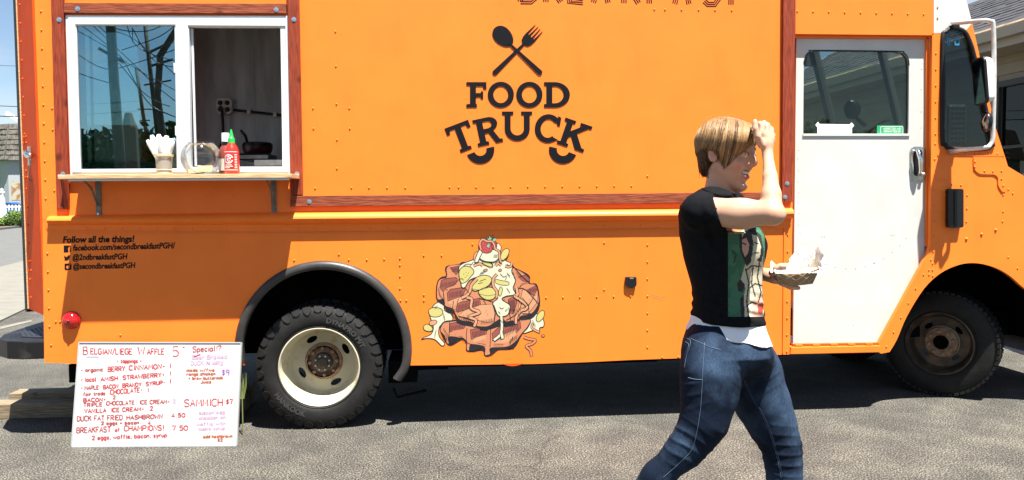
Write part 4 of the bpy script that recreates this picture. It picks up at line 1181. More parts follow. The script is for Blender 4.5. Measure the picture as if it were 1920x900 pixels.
Co = [(46, -70), (62, -64), (62, -20), (47, -22), (44, -34)] + arc(4, 0, 38, -48, -315, 26, 48)[0:] + [(36, 40), (62, 50)] + arc(4, 0, 68, 48, 290, 32, 73)[1:] + [(44, -60)]
letters.append(('letter_c', [(xf(Co, 617, 656, 9), [])]))
Ko = [(-72, -70), (-14, -70), (-14, -54), (-26, -52), (-26, -12), (22, -52), (12, -54), (12, -70), (74, -70), (74, -54), (58, -52), (10, -10), (56, 52), (72, 54), (72, 70), (26, 70), (-14, 12), (-26, 22), (-26, 52), (-14, 54), (-14, 70), (-72, 70), (-72, 54), (-58, 52), (-58, -52), (-72, -54)]
letters.append(('letter_k', [(xf(Ko, 755, 690, 19, 1, 1), [])]))
def half_ring(cx, cy, ro, ri, a0, a1):
    return arc(cx, cy, ro, a0, a1, 20) + arc(cx, cy, ri, a1, a0, 14)
letters.append(('wheel_mark', [(half_ring(274, 765, 72, 32, -13, 158), [])]))
letters.append(('wheel_mark', [(half_ring(697, 765, 72, 32, 22, 193), [])]))
# spoon and fork
sp = []
for k in range(28):
    t = 2*math.pi*k/28; rx = 62; ry = 44*(1-.12*math.cos(t))
    x, y = rx*math.cos(t), ry*math.sin(t)
    c, s = math.cos(R_(45)), math.sin(R_(45))
    sp.append((391+x*c-y*s, 187+x*s+y*c))
def taper(x0, y0, x1, y1, w0, w1):
    d = Vector((x1-x0, y1-y0)).normalized(); n = Vector((-d.y, d.x))
    a, b_ = Vector((x0, y0)), Vector((x1, y1))
    tip = [b_ + (d*math.cos(R_(t)) + n*math.sin(R_(t)))*w1 for t in range(-90, 91, 30)]
    return [tuple(a-n*w0)] + [tuple(q) for q in tip] + [tuple(a+n*w0)]
letters.append(('spoon_mark', [(sp, [])]))
letters.append(('spoon_handle_mark', [(taper(420, 220, 578, 370, 5, 13), [])]))
letters.append(('fork_handle_mark', [(taper(508, 214, 349, 371, 5.5, 13), [])]))
fk = [(-14, 34), (-30, 24), (-38, 4), (-40, -24), (-33, -100), (-31, -100), (-26, -30), (-18, -28), (-11, -102), (-9, -102), (-6, -28), (6, -28), (9, -102), (11, -102), (18, -28), (26, -30), (31, -100), (33, -100), (40, -24), (38, 4), (30, 24), (14, 34)]
letters.append(('fork_mark', [(xf(fk, 516, 206, 43, .78, .85), [])]))
lz = -0.0035
for nm, polys in letters:
    b = MB()
    for o_p, hs in polys:
        oo = [P(*Z5(x, y)) for x, y in o_p]
        hh = [[P(*Z5(x, y)) for x, y in h] for h in hs]
        for q in oo: q.y = lz if 'handle' not in nm else lz-.0008*(1 if 'fork' in nm else 2)
        for h in hh:
            for q in h: q.y = lz
        b.prism(oo, hh, (0, 0.0032, 0))
    b.build(nm, DECAL, T)

# art-deco BREAKFAST cut by the top of the frame
b = MB()
y_b = P(1180, 6.0).z; Hc = 0.155
for ch, cxp in zip("BREAKFAST", (990, 1038, 1081, 1127, 1184, 1230, 1279, 1334, 1371)):
    pls, wd = stroke_text(ch, Hc)
    x0 = P(cxp, 5).x - (wd-.03)/2*.9
    for pl in pls:
        for off in (-.0135, 0, .0135):
            pts = [Vector((x0+u*.9, 0, y_b+v)) for u, v in pl]
            q = []
            for i, p in enumerate(pts):
                a_, c_2 = pts[max(i-1, 0)], pts[min(i+1, len(pts)-1)]
                d_ = (c_2-a_).normalized() if (c_2-a_).length > 1e-6 else Vector((1, 0, 0))
                q.append(p+Vector((-d_.z, 0, d_.x))*off)
            ribbon(b, q, .0080, -.0006-1e-6*len(b.f))
b.build('breakfast_lettering', DECAL, T)

# follow-us lettering
def text_px(name, txt, x0, ybase, x1, m_, Yo=-.0008, bold=.02, shear=.0, parent=T, slope=0.0, hscale=1.0, Y=0.0):
    v, f = text_mesh(txt, 1.0, bold, shear)
    xa = min(p[0] for p in v); xb = max(p[0] for p in v)
    s = (x1-x0)/(xb-xa)
    b = MB()
    vs = []
    for x, y, _ in v:
        u = x0+(x-xa)*s
        p = P(u, ybase-(y*s*hscale)+slope*(u-x0), Y); vs.append((p.x, Y+Yo, p.z))
    b.add(vs, f)
    return b.build(name, m_, parent)
text_px('follow_lettering', "Follow all the things!", 118, 455, 252, DECAL, bold=.035, shear=.12, slope=-.012, hscale=1.05)
text_px('facebook_lettering', "facebook.com/secondbreakfastPGH/", 137, 470, 329, DECAL, bold=.03, shear=.12, slope=-.025, hscale=1.2)
text_px('twitter_lettering', "@2ndbreakfastPGH", 136, 487.5, 239, DECAL, bold=.03, shear=.12, slope=-.018, hscale=1.2)
text_px('instagram_lettering', "@secondbreakfastPGH", 137, 504.5, 254, DECAL, bold=.03, shear=.12, slope=-.02, hscale=1.2)
def dpoly(name, outer, holes, m_=DECAL, Yo=-.0009, parent=T):
    b = MB()
    oo = [P(x, y) for x, y in outer]; hh = [[P(x, y) for x, y in h] for h in holes]
    for q in oo: q.y = Yo
    for h in hh:
        for q in h: q.y = Yo
    b.prism(oo, hh, (0, .0005, 0)); return b.build(name, m_, parent)
fo = [(119.5, 460), (132.5, 460), (133, 472.5), (130.5, 472.5), (130.3, 467.5), (132, 467.3), (132, 465.8), (130.3, 465.8), (130.5, 464), (132.3, 463.5), (132.2, 462), (129.5, 462.2), (128.4, 463.8), (128.4, 465.8), (127, 466), (127, 467.6), (128.4, 467.6), (128.6, 472.8), (119.5, 473)]
dpoly('facebook_icon', fo, [])
tw = [(120, 478.5), (123, 481), (126, 482), (126.5, 479.5), (128.5, 478.2), (130.3, 479), (132, 478.7), (131.2, 480.3), (130.6, 482), (129.5, 485.5), (126.5, 488), (122.5, 488.3), (120, 487.2), (122.5, 486.3), (121, 485), (121.4, 484.6), (120.2, 482.5), (121, 482.2)]
dpoly('twitter_icon', tw, [])
ig = rrect(121, 494, 134, 506, 2)
dpoly('instagram_icon', ig, [arc(127.5, 500.5, 3.4, 0, 330, 11), [(130, 495), (132.4, 495), (132.4, 497), (130, 497)]])

# ---- waffle picture
def Z4(x, y): return (770+x/3.3333, 420+y/3.3333)
WC = {n_: mat('print_'+n_, c_, .5) for n_, c_ in dict(salmon=(.50, .19, .09), salmon_light=(.56, .27, .14), brown=(.26, .07, .05), cream=(.56, .55, .40), yellow=(.50, .44, .14), red=(.42, .05, .05), green=(.20, .38, .25), ink=(.012, .010, .014)).items()}
wk = thing  # noqa
layer = [0]
waffle = MB(); wmats = list(WC.keys())
def shape(col, pts, lw=4.2, curved=True, closed=True):
    if col == 'ink' and len(pts) > 12:
        cx_ = sum(p[0] for p in pts)/len(pts); cy_ = sum(p[1] for p in pts)/len(pts); pts = [(cx_+(x-cx_)*.982, cy_+(y-cy_)*.975) for x, y in pts]
    layer[0] += 1
    Yo = -.0008 - layer[0]*.000018
    pp = smooth(pts, True, 4) if curved else pts
    w3 = [P(*Z4(x, y)) for x, y in pp]
    for q in w3: q.y = Yo
    if col:
        tris = tessellate_polygon([w3])
        waffle.add(w3, [tuple(t) for t in tris], wmats.index(col))
    if lw:
        ribbon(waffle, w3, lw/3.3333/300, Yo-.000009, closed=True, mi=wmats.index('ink'))
def line(pts, lw=4, col='ink', curved=True):
    layer[0] += 1
    pp = smooth(pts, False, 4) if curved else pts
    ribbon(waffle, [P(*Z4(x, y)) for x, y in pp], lw/3.3333/300, -.0008-layer[0]*.000018, mi=wmats.index(col))
def drip(pts, wd, col='salmon_light'):
    line(pts, wd+8); line(pts, wd, col)
def hatch(x0, y0, x1, y1, n, dx, dy):
    for k in range(n):
        t = (k+.5)/n
        x, y = x0+(x1-x0)*t, y0+(y1-y0)*t
        line([(x, y), (x+dx, y+dy)], 2.6, curved=False)
# lower cream
shape('cream', [(150, 500), (205, 488), (212, 540), (250, 560), (262, 600), (205, 625), (180, 645), (178, 700), (212, 745), (195, 762), (150, 722), (100, 715), (68, 722), (85, 708), (125, 690), (142, 650), (128, 600), (120, 560)], 6)
shape('yellow', [(112, 540), (140, 522), (190, 530), (200, 560), (170, 580), (125, 576)], 5)
shape('yellow', [(80, 640), (100, 625), (130, 640), (138, 662), (115, 672), (85, 662)], 5)
shape('salmon_light', [(118, 610), (150, 600), (165, 612), (150, 630), (122, 632)], 4)
shape('cream', [(720, 600), (790, 560), (830, 600), (832, 640), (806, 650), (805, 682), (770, 665), (705, 684), (700, 650)], 6)
shape('yellow', [(790, 570), (815, 542), (836, 548), (830, 585), (800, 612), (785, 600)], 5)
drip([(765, 620), (758, 650), (800, 675)], 9)
drip([(706, 706), (740, 718), (780, 726), (760, 748), (722, 762), (748, 790), (756, 826)], 13, 'salmon')
shape('salmon', [(818, 694), (834, 692), (836, 704), (822, 706)], 4)
# lower waffle
shape('ink', [(180, 660), (215, 738), (250, 760), (322, 722), (345, 750), (346, 792), (378, 800), (450, 792), (462, 824), (492, 828), (545, 790), (646, 778), (700, 690), (742, 640), (742, 585), (560, 555), (300, 595), (205, 608)], 4)
shape('salmon', [(185, 665), (200, 625), (225, 612), (330, 600), (560, 560), (735, 590), (735, 635), (690, 690), (655, 735), (600, 768), (500, 775), (498, 810), (478, 820), (462, 815), (460, 768), (385, 752), (368, 768), (366, 790), (350, 785), (348, 738), (325, 716), (240, 704), (240, 745), (224, 742), (212, 700)], 4)
for pit in ([(245, 622), (300, 612), (342, 640), (330, 655), (280, 668), (246, 676)], [(372, 660), (440, 650), (478, 648), (472, 690), (420, 708), (378, 722)], [(508, 684), (555, 640), (620, 610), (684, 602), (688, 650), (650, 690), (580, 706), (510, 730)]):
    shape('brown', pit, 4, curved=False)
shape('salmon', [(262, 668), (335, 655), (330, 690), (250, 694)], 0, curved=False)
shape('salmon_light', [(395, 715), (470, 690), (468, 722), (392, 738)], 0, curved=False)
shape('salmon_light', [(560, 700), (660, 660), (655, 700), (600, 740), (520, 745)], 0, curved=False)
hatch(250, 640, 325, 625, 9, 2, 26); hatch(382, 676, 462, 660, 10, 4, 34); hatch(540, 690, 670, 620, 14, 8, 40)
line([(244, 612), (240, 700)], 4); line([(352, 650), (350, 735), (385, 752)], 4); line([(500, 655), (496, 770)], 4)
# upper waffle
shape('ink', [(160, 475), (154, 405), (165, 352), (190, 328), (220, 318), (216, 262), (300, 245), (345, 232), (600, 250), (655, 270), (745, 318), (750, 368), (794, 376), (812, 462), (808, 530), (762, 592), (690, 600), (640, 640), (560, 642), (482, 664), (400, 648), (298, 622), (268, 560), (228, 556), (205, 512)], 4)
shape('salmon', [(168, 470), (164, 405), (178, 350), (225, 330), (228, 270), (310, 252), (600, 262), (735, 330), (738, 372), (782, 384), (800, 460), (795, 505), (755, 560), (690, 575), (665, 600), (600, 610), (570, 590), (530, 610), (480, 640), (405, 636), (385, 615), (310, 600), (285, 570), (262, 530), (215, 510), (205, 470)], 3)
for pit in ([(182, 398), (192, 352), (222, 340), (284, 334), (298, 350), (272, 382), (215, 402), (206, 428)], [(228, 432), (248, 408), (330, 396), (345, 402), (330, 440), (298, 464), (232, 482)], [(284, 528), (296, 490), (360, 480), (432, 462), (436, 500), (428, 530), (330, 540), (290, 552)],
            [(668, 330), (718, 318), (738, 334), (738, 362), (700, 356)], [(722, 414), (780, 386), (792, 402), (772, 448)], [(244, 272), (300, 262), (312, 288), (284, 318)], [(610, 470), (650, 450), (665, 490), (640, 560), (610, 560)]):
    shape('brown', pit, 4, curved=False)
shape('salmon_light', [(330, 542), (432, 505), (515, 500), (525, 560), (520, 610), (470, 615), (380, 590), (300, 575)], 3, curved=False)
shape('salmon_light', [(700, 410), (722, 416), (770, 450), (795, 440), (790, 490), (735, 560), (700, 560), (672, 520)], 3, curved=False)
shape('salmon_light', [(230, 485), (330, 450), (325, 480), (280, 500), (262, 525)], 0, curved=False)
hatch(190, 372, 290, 352, 12, -3, 26); hatch(240, 430, 325, 412, 10, 0, 34); hatch(292, 508, 425, 478, 15, 2, 34); hatch(728, 410, 786, 395, 7, 3, 22); hatch(612, 480, 650, 470, 6, 4, 70); hatch(252, 275, 300, 270, 6, 6, 26)
for q in ([(268, 480), (262, 560), (300, 615)], [(205, 430), (212, 500)], [(430, 465), (528, 500), (522, 610)], [(298, 575), (400, 605), (400, 645)], [(640, 262), (700, 330), (745, 368)], [(672, 400), (720, 412), (800, 500)], [(700, 560), (760, 560)], [(598, 600), (662, 560), (690, 500), (670, 450)]):
    line(q, 4.5)
for q in ([(300, 600), (330, 628), (285, 612)], [(440, 640), (505, 640), (480, 664), (430, 658)], [(585, 612), (640, 600), (610, 636), (575, 640)], [(690, 580), (762, 560), (730, 594), (690, 598)], [(378, 756), (450, 768), (400, 794), (366, 792)], [(500, 778), (548, 782), (500, 822)], [(600, 772), (668, 735), (645, 776)], [(242, 708), (290, 714), (250, 752)]):
    shape('ink', q, 0, curved=False)
# cream topping
shape('cream', [(300, 280), (320, 250), (390, 222), (420, 200), (500, 190), (562, 205), (600, 232), (634, 244), (638, 262), (632, 300), (655, 350), (640, 400), (655, 440), (600, 450), (570, 470), (612, 500), (622, 520), (608, 565), (575, 578), (545, 570), (520, 520), (515, 490), (545, 460), (520, 400), (500, 335), (430, 330), (370, 350), (340, 395), (318, 392), (312, 340)], 6)
shape('yellow', [(302, 320), (308, 285), (335, 264), (375, 270), (396, 300), (370, 335), (345, 362), (315, 368)], 5)
shape('yellow', [(376, 400), (370, 380), (400, 340), (450, 320), (495, 328), (506, 352), (485, 385), (440, 408), (400, 418)], 5)
shape('yellow', [(424, 420), (470, 396), (515, 400), (532, 430), (520, 465), (480, 474), (442, 455)], 5)
line([(378, 402), (430, 412), (490, 392), (505, 360)], 3); line([(428, 436), (480, 448), (528, 440)], 3)
shape('yellow', [(532, 345), (560, 352), (610, 362), (608, 382), (560, 380), (530, 366)], 4)
shape('yellow', [(548, 430), (560, 392), (574, 410), (560, 452)], 4)
for q in ([(330, 310), (334, 314)], [(350, 320), (354, 324)], [(345, 300), (349, 302)], [(360, 306), (363, 309)], [(340, 332), (343, 335)], [(430, 358), (470, 344)], [(420, 372), (450, 366)]): line(q, 4, curved=False)
shape('salmon_light', [(440, 250), (470, 238), (500, 240), (515, 262), (500, 275), (470, 262)], 4)
shape('yellow', [(446, 240), (470, 232), (505, 250), (510, 266), (480, 262)], 4)
shape('salmon', [(454, 290), (470, 280), (480, 288), (466, 300)], 4); shape('salmon', [(548, 290), (560, 280), (568, 290), (558, 298)], 4)
drip([(400, 228), (404, 190), (425, 175)], 12); drip([(392, 262), (430, 248), (450, 262)], 12)
drip([(530, 262), (545, 244), (566, 258)], 12); drip([(590, 262), (612, 268), (626, 262), (634, 240)], 10)
drip([(540, 312), (515, 345), (518, 390), (538, 420), (536, 460)], 12)
drip([(416, 340), (380, 380), (370, 420), (350, 445), (318, 462)], 14)
drip([(350, 458), (382, 470), (378, 525), (432, 552), (364, 578), (408, 600), (396, 640)], 14)
drip([(660, 395), (668, 440), (650, 450), (720, 500), (722, 530), (690, 540), (660, 580), (658, 622)], 14)
drip([(566, 575), (570, 640), (560, 690), (520, 725)], 14, 'cream'); drip([(566, 680), (575, 715)], 16, 'cream')
line([(555, 520), (568, 530), (580, 522)], 4)
hatch(440, 300, 470, 290, 4, -14, 20); hatch(600, 300, 620, 320, 4, 2, 16)
for q in ([(175, 400), (182, 440), (205, 470)], [(222, 340), (218, 320)], [(300, 350), (320, 340), (330, 350)], [(216, 402), (232, 412)], [(345, 402), (372, 440)], [(300, 466), (290, 490)], [(520, 505), (540, 560)], [(560, 600), (600, 640)], [(612, 520), (625, 600)],
          [(740, 362), (700, 372), (680, 395)], [(690, 330), (660, 300)], [(770, 448), (740, 500), (700, 520)], [(795, 405), (800, 440)], [(738, 505), (740, 560)], [(670, 470), (700, 500)], [(262, 530), (300, 545)], [(330, 590), (380, 604)], [(455, 470), (470, 500)],
          [(330, 262), (350, 250), (380, 252)], [(392, 236), (372, 262)], [(600, 250), (620, 262)], [(640, 300), (648, 340)], [(600, 330), (590, 350)], [(560, 310), (580, 330), (600, 322)], [(600, 400), (620, 430)], [(575, 480), (590, 470)], [(548, 545), (560, 560)], [(590, 545), (605, 530)],
          [(150, 520), (170, 512)], [(205, 560), (215, 600)], [(160, 660), (150, 700)], [(760, 600), (780, 640)], [(205, 650), (235, 700)], [(300, 700), (340, 720)], [(420, 745), (470, 752)], [(520, 750), (580, 752)], [(640, 700), (620, 745)]):
    line(q, 3)
hatch(300, 592, 390, 618, 8, 0, -12); hatch(440, 600, 520, 590, 8, -2, 22); hatch(640, 520, 690, 540, 6, -6, 34); hatch(690, 450, 730, 500, 6, 10, 16); hatch(200, 690, 240, 700, 4, 0, 30); hatch(320, 700, 350, 735, 4, -14, -6); hatch(620, 720, 670, 690, 6, -6, 22)
for x_, y_ in ((350, 560), (480, 560), (500, 590), (420, 585), (700, 560), (740, 470), (250, 500), (640, 590), (400, 700), (560, 720), (610, 700), (450, 720), (280, 690), (690, 520), (725, 530), (470, 540), (330, 570)): line([(x_, y_), (x_+3, y_+3)], 4, curved=False)
# top blob, strawberry, leaves
shape('cream', [(428, 205), (426, 178), (470, 162), (530, 160), (552, 180), (548, 215), (520, 236), (470, 234), (440, 222)], 6)
hatch(520, 190, 545, 190, 5, -4, 22)
shape('cream', [(532, 140), (545, 120), (565, 140), (560, 168), (545, 172)], 5)
shape('yellow', [(560, 205), (572, 170), (598, 152), (616, 165), (606, 200), (580, 225), (562, 222)], 5)
shape('cream', [(420, 176), (440, 150), (450, 170), (432, 210), (418, 238), (400, 232)], 5)
shape('red', [(430, 140), (436, 112), (465, 100), (500, 112), (512, 150), (498, 176), (470, 182), (442, 170)], 5)
shape('red', [(505, 120), (518, 102), (536, 118), (536, 146), (520, 160), (510, 150)], 5)
for x, y in ((448, 140), (460, 130), (456, 156), (472, 160), (478, 142), (488, 168), (470, 120), (490, 150), (524, 125), (526, 142)): line([(x, y), (x+2, y+4)], 4, curved=False)
for q in ([(486, 118), (470, 140), (492, 152), (496, 128)], [(488, 112), (476, 84), (490, 92), (490, 70), (502, 88), (514, 68), (506, 96)], [(500, 108), (520, 88), (542, 92), (522, 112)], [(466, 100), (456, 92), (474, 94), (484, 108)]):
    shape('green', q, 4, curved=False)
drip([(440, 160), (432, 120), (450, 96), (478, 108), (506, 108), (522, 130), (528, 155), (552, 172), (556, 215), (566, 240)], 9)
wf_o = waffle.build('waffle_picture', [WC[k] for k in wmats], T, fixn=False)
for sx_, sy_, ex_, ey_ in ((1216, 554, 1246, 563), (1219, 552, 1250, 559), (1224, 558, 1240, 563)):
    b = MB(); ribbon(b, [P(sx_, sy_), P((sx_+ex_)/2, (sy_+ey_)/2-.7), P(ex_, ey_)], .0014, -.0007); b.build('scratch', RUST, T)
wf_o['label'] = 'cartoon of a waffle stack with cream banana and a strawberry'
# ================================================================== MENU BOARD
BL_, BR_ = PG(134.5, 839), PG(444, 837)
TLb = P(148.5, 642, BL_.y+.115); TRb = P(452.5, 642.5, BR_.y+.115)
for q in (BL_, BR_): q.z = .004
u_ = (BR_-BL_).normalized(); v_ = (TLb-BL_).normalized(); nb = u_.cross(v_).normalized()
d_ = ray(452.5, 642.5); TRb = CAM+d_*((BL_-CAM).dot(nb)/d_.dot(nb))
if nb.y > 0: nb = -nb
board_t = thing('menu_board', 'white dry erase menu board handwritten in red, standing on the asphalt before the rear wheel', 'menu board', ((BL_+BR_)/2)+Vector((0, .05, 0)))
b = MB(); b.hexa([BL_-nb*.001, BR_-nb*.001, BR_-nb*.012, BL_-nb*.012, TLb-nb*.001, TRb-nb*.001, TRb-nb*.012, TLb-nb*.012])
b.build('board_panel', mat('whiteboard', (.46, .46, .465), .35, var=.02, vscale=4), board_t)
fr = mat('board_frame', (.55, .55, .53), .4, metal=.5)
for a_, c_1 in ((BL_, BR_), (TLb, TRb), (BL_, TLb), (BR_, TRb)):
    b = MB(); d_ = (c_1-a_).normalized(); s_ = nb.cross(d_)*.0035
    b.hexa([a_-s_-nb*.013, a_+s_-nb*.013, a_+s_+nb*.004, a_-s_+nb*.004, c_1-s_-nb*.013, c_1+s_-nb*.013, c_1+s_+nb*.004, c_1-s_+nb*.004])
    b.build('frame_edge', fr, board_t)
m0 = (TLb+TRb)/2-nb*.02
b = MB(); b.hexa([m0+Vector((-.02, 0, -.03)), m0+Vector((.02, 0, -.03)), m0+Vector((.02, .02, -.03)), m0+Vector((-.02, .02, -.03)), Vector((m0.x-.02, m0.y+.17, .002)), Vector((m0.x+.02, m0.y+.17, .002)), Vector((m0.x+.02, m0.y+.19, .002)), Vector((m0.x-.02, m0.y+.19, .002))])
b.build('prop_leg', SHELF, board_t)
def BP(px, py, off=.0004):
    d = ray(px, py); t = (BL_-CAM).dot(nb)/d.dot(nb)
    return CAM+d*t+nb*off
INKR = mat('marker_red', (.36, .03, .03), .5); INKP = mat('marker_purple', (.26, .09, .34), .5); INKO = mat('marker_orange', (.34, .09, .035), .5)
INKF = mat('marker_faded', (.42, .28, .38), .5); INKB = mat('marker_faded_red', (.30, .05, .045), .5)
def B4(x, y): return 120+x/4.091, 630+y/4.091
def menu_line(txt, x0, y0, x1, y1, h, m_, wd=.0060, jit=.14, small=None):
    b = MB(); pls, W0 = stroke_text(txt, 1.0, jit=jit)
    sx = (x1-x0)/W0
    sl_ = (y1-y0)/(x1-x0)
    for pl in pls:
        pts = [BP(*B4(x0+u*sx, y0+sl_*u*sx-v*h)) for u, v in pl]
        n = len(pts); L_, Rr = [], []
        for i in range(n):
            d_ = (pts[min(i+1, n-1)]-pts[max(i-1, 0)])
            d_ = d_.normalized() if d_.length > 1e-7 else u_
            q = nb.cross(d_)*wd/2*(.8+.4*rnd()); L_.append(pts[i]+q); Rr.append(pts[i]-q)
        b.add(L_+Rr, [(i, i+1, n+i+1, n+i) for i in range(n-1)])
    b.build('menu_writing', m_, board_t, fixn=False)
for a in [("B", 148, 142, 190, 142, 58, INKB), ("ELGIAN/LIEGE", 205, 138, 530, 140, 42, INKR), ("W", 568, 140, 632, 140, 56, INKR), ("AFFLE", 640, 140, 775, 140, 42, INKR), ("5", 832, 160, 893, 160, 78, INKR), ("-", 908, 95, 935, 95, 20, INKO),
          ("- toppings -", 405, 204, 600, 204, 26, INKR), ("- organic", 130, 275, 305, 268, 26, INKB), ("BERRY", 338, 272, 475, 265, 34, INKR), ("CINNAMON-", 500, 262, 780, 248, 34, INKR), ("1", 812, 242, 822, 242, 32, INKR),
          ("- local", 130, 350, 250, 346, 30, INKR), ("AMISH", 283, 346, 420, 338, 30, INKR), ("STRAWBERRY-", 452, 334, 775, 310, 30, INKR), ("1", 812, 300, 822, 300, 28, INKR),
          ("- MAPLE", 130, 412, 272, 408, 28, INKB), ("BACON", 302, 406, 420, 398, 28, INKR), ("BRANDY", 450, 394, 600, 384, 28, INKR), ("SYRUP-", 630, 382, 780, 368, 28, INKR), ("1", 812, 360, 822, 360, 30, INKR),
          ("fair trade", 150, 458, 322, 450, 24, INKB), ("CHOCOLATE-", 356, 448, 605, 428, 34, INKR), ("1", 642, 428, 650, 428, 28, INKR), ("BACON-", 150, 505, 325, 500, 26, INKR), ("2", 375, 482, 402, 482, 26, INKO),
          ("TRIPLE", 150, 542, 300, 536, 26, INKB), ("CHOCOLATE", 326, 530, 545, 524, 28, INKB), ("ICE CREAM-", 580, 522, 815, 516, 28, INKB), ("2", 838, 512, 862, 512, 26, INKF), ("VANILLA", 158, 590, 330, 584, 30, INKR), ("ICE CREAM-", 362, 582, 618, 572, 28, INKR), ("2", 662, 570, 688, 570, 30, INKR),
          ("DUCK FAT FRIED", 102, 652, 455, 642, 36, INKB), ("HASHBROWN", 482, 640, 762, 630, 30, INKB), ("4.50", 826, 624, 935, 620, 28, INKR), ("2 eggs + bacon", 285, 680, 580, 674, 22, INKB), ("4", 645, 680, 670, 680, 28, INKR),
          ("BREAKFAST", 98, 742, 365, 734, 40, INKB), ("of", 392, 732, 432, 730, 22, INKR), ("CHAMPIONS!", 462, 728, 772, 722, 38, INKR), ("7.50", 830, 722, 958, 722, 34, INKR), ("2 eggs, waffle, bacon, syrup", 215, 796, 795, 772, 28, INKR),
          ("Special!?", 988, 122, 1215, 112, 40, INKB), ("Beer Braised", 985, 178, 1255, 172, 30, INKF), ("DUCK", 975, 222, 1075, 220, 28, INKF), ("N", 1095, 222, 1125, 222, 26, INKP), ("WAFFLE", 1140, 220, 1225, 220, 26, INKF), ("$9", 1212, 300, 1275, 300, 40, INKP),
          ("made w/five", 942, 272, 1160, 270, 20, INKO), ("range chicken", 942, 302, 1165, 298, 20, INKO), ("+ brew buttermilk", 955, 334, 1225, 330, 20, INKO), ("juice", 1050, 362, 1135, 360, 20, INKO),
          ("SAMMICH", 925, 540, 1228, 534, 52, INKR), ("$7", 1244, 520, 1300, 520, 34, INKR), ("bacon egg", 1040, 600, 1240, 592, 22, INKF), ("cheddar on", 1035, 640, 1245, 630, 22, INKF), ("waffle with", 1020, 686, 1245, 680, 22, INKF), ("maple syrup", 1035, 722, 1240, 716, 22, INKF),
          ("add hashbrown", 1068, 782, 1295, 776, 20, INKO), ("$2", 1178, 808, 1222, 808, 20, INKO)]:
    menu_line(*a)
menu_line("-", 985, 165, 1080, 130, 4, INKB, jit=0); menu_line("-", 150, 160, 330, 160, 3, INKF, jit=0)

# ================================================================== THINGS ON THE SHELF
SY = -.15
def onshelf(px, Y=SY): q = P(px, 327, Y); return Vector((q.x, Y, SHZ+.0005))
pp = 1/316.0
c = onshelf(308)
cup = thing('utensil_cup', 'small frosted plastic cup with a tan rim, leftmost item on the serving shelf', 'cup', c)
b = MB(); b.lathe([(.0001, 0), (12.5*pp, 0), (13*pp, 2*pp), (14.5*pp, 33*pp), (14.5*pp, 35*pp)], c, 'Z', 20)
b.build('cup_body', mat('frosted_plastic', (.50, .45, .38), .3, trans=.35), cup, smooth=True, auto=40)
b = MB(); b.lathe([(14.6*pp, 33*pp), (17*pp, 34*pp), (17*pp, 38*pp), (14*pp, 38*pp)], c, 'Z', 20); b.build('cup_rim', mat('tan_plastic', (.62, .48, .30), .4), cup, smooth=True, auto=30)
for zz in (8, 1.5):
    b = MB(); b.lathe([(13.4*pp, (zz)*pp), (14.4*pp, (zz+1)*pp), (13.6*pp, (zz+2)*pp)], c, 'Z', 20); b.build('cup_band', MATS['tan_plastic'], cup)
wrap = mat('clear_wrap', (.86, .86, .88), .22, coat=.5, bump=.003, bscale=90)
ut = thing('plastic_cutlery', 'bundle of white plastic cutlery in clear wrap sticking out of the small cup', 'cutlery', c+Vector((0, 0, 35*pp)))
for i, (dx, dz, wd_, ln) in enumerate(((-26, 63, 7, 40), (-20, 72, 9, 44), (-10, 74, 9, 50), (-2, 68, 10, 44), (6, 71, 10, 46), (13, 66, 9, 42), (19, 62, 8, 38), (9, 58, 10, 34))):
    top = c+Vector((dx*pp, (-.01+.02*(i % 3)-.01), dz*pp)); base = c+Vector((dx*.32*pp, .004*(i % 3)-.004, 22*pp))
    b = MB(); n = 7; pts = [base.lerp(top, k/(n-1))+Vector((0, 0, .004*math.sin(3*k/(n-1)))) for k in range(n)]
    b.tube(pts, [wd_*pp*1.2*(.22+.30*math.sin(min(1, k/(n-1)*1.15)*math.pi*.5)) * (1 if k < n-1 else .55) for k in range(n)], 9)
    b.build('wrapped_fork', wrap, ut, smooth=True)
# fish bowl
c = onshelf(378)
gb = thing('fish_bowl', 'round clear glass tip bowl between the cutlery cup and the sauce bottles', 'bowl', c)
Rb = 35.5*pp
def bowl_prof(k): return [(Rb*k*math.sin(t), Rb*.86-Rb*k*math.cos(t)) for t in np.linspace(R_(33), R_(142), 22)]
b = MB(); b.lathe([(.0001, .001)] + [(bowl_prof(1)[0][0]*.9, .001)] + bowl_prof(1), c, 'Z', 40)
prof = bowl_prof(1); top_r, top_z = prof[-1]
b.lathe([(top_r, top_z), (top_r+.003, top_z+.003), (top_r-.003, top_z+.003)], c, 'Z', 40)
b.build('bowl_glass', glass_mat('bowl_glass_mat', (.90, .91, .90), .05, rough=.02, ior=1.4, fmul=.6), gb, smooth=True, auto=50)
bill = mat('banknote', (.20, .20, .10), .8, col2=(.40, .36, .20), vscale=60)
for k, (dx, dy, dz, rz_, rx_) in enumerate(((6, 0, 11, .2, .9), (-6, -8, 6, 1.1, .35), (3, 8, 5, -.4, .2), (-12, 6, 6, .5, .5))):
    mw = Matrix.Translation(c+Vector((dx*pp, dy*pp, dz*pp))) @ Matrix.Rotation(rz_, 4, 'Z') @ Matrix.Rotation(rx_, 4, 'X')
    b = MB(); n = 6
    vs = [((-13+26*i/n)*pp, (-8+16*j)*pp, .002*math.sin(i*1.3+j)) for i in range(n+1) for j in (0, 1)]
    b.add(vs, [(2*i, 2*i+2, 2*i+3, 2*i+1) for i in range(n)])
    o = b.build('banknote', bill, None, mw=mw)
    tag(o, ['folded banknote leaning highest inside the glass tip bowl', 'banknote lying flat at the front of the glass tip bowl', 'banknote lying flat at the back of the glass tip bowl', 'crumpled banknote at the left side of the glass tip bowl'][k], 'banknote', 'banknotes in the tip bowl')
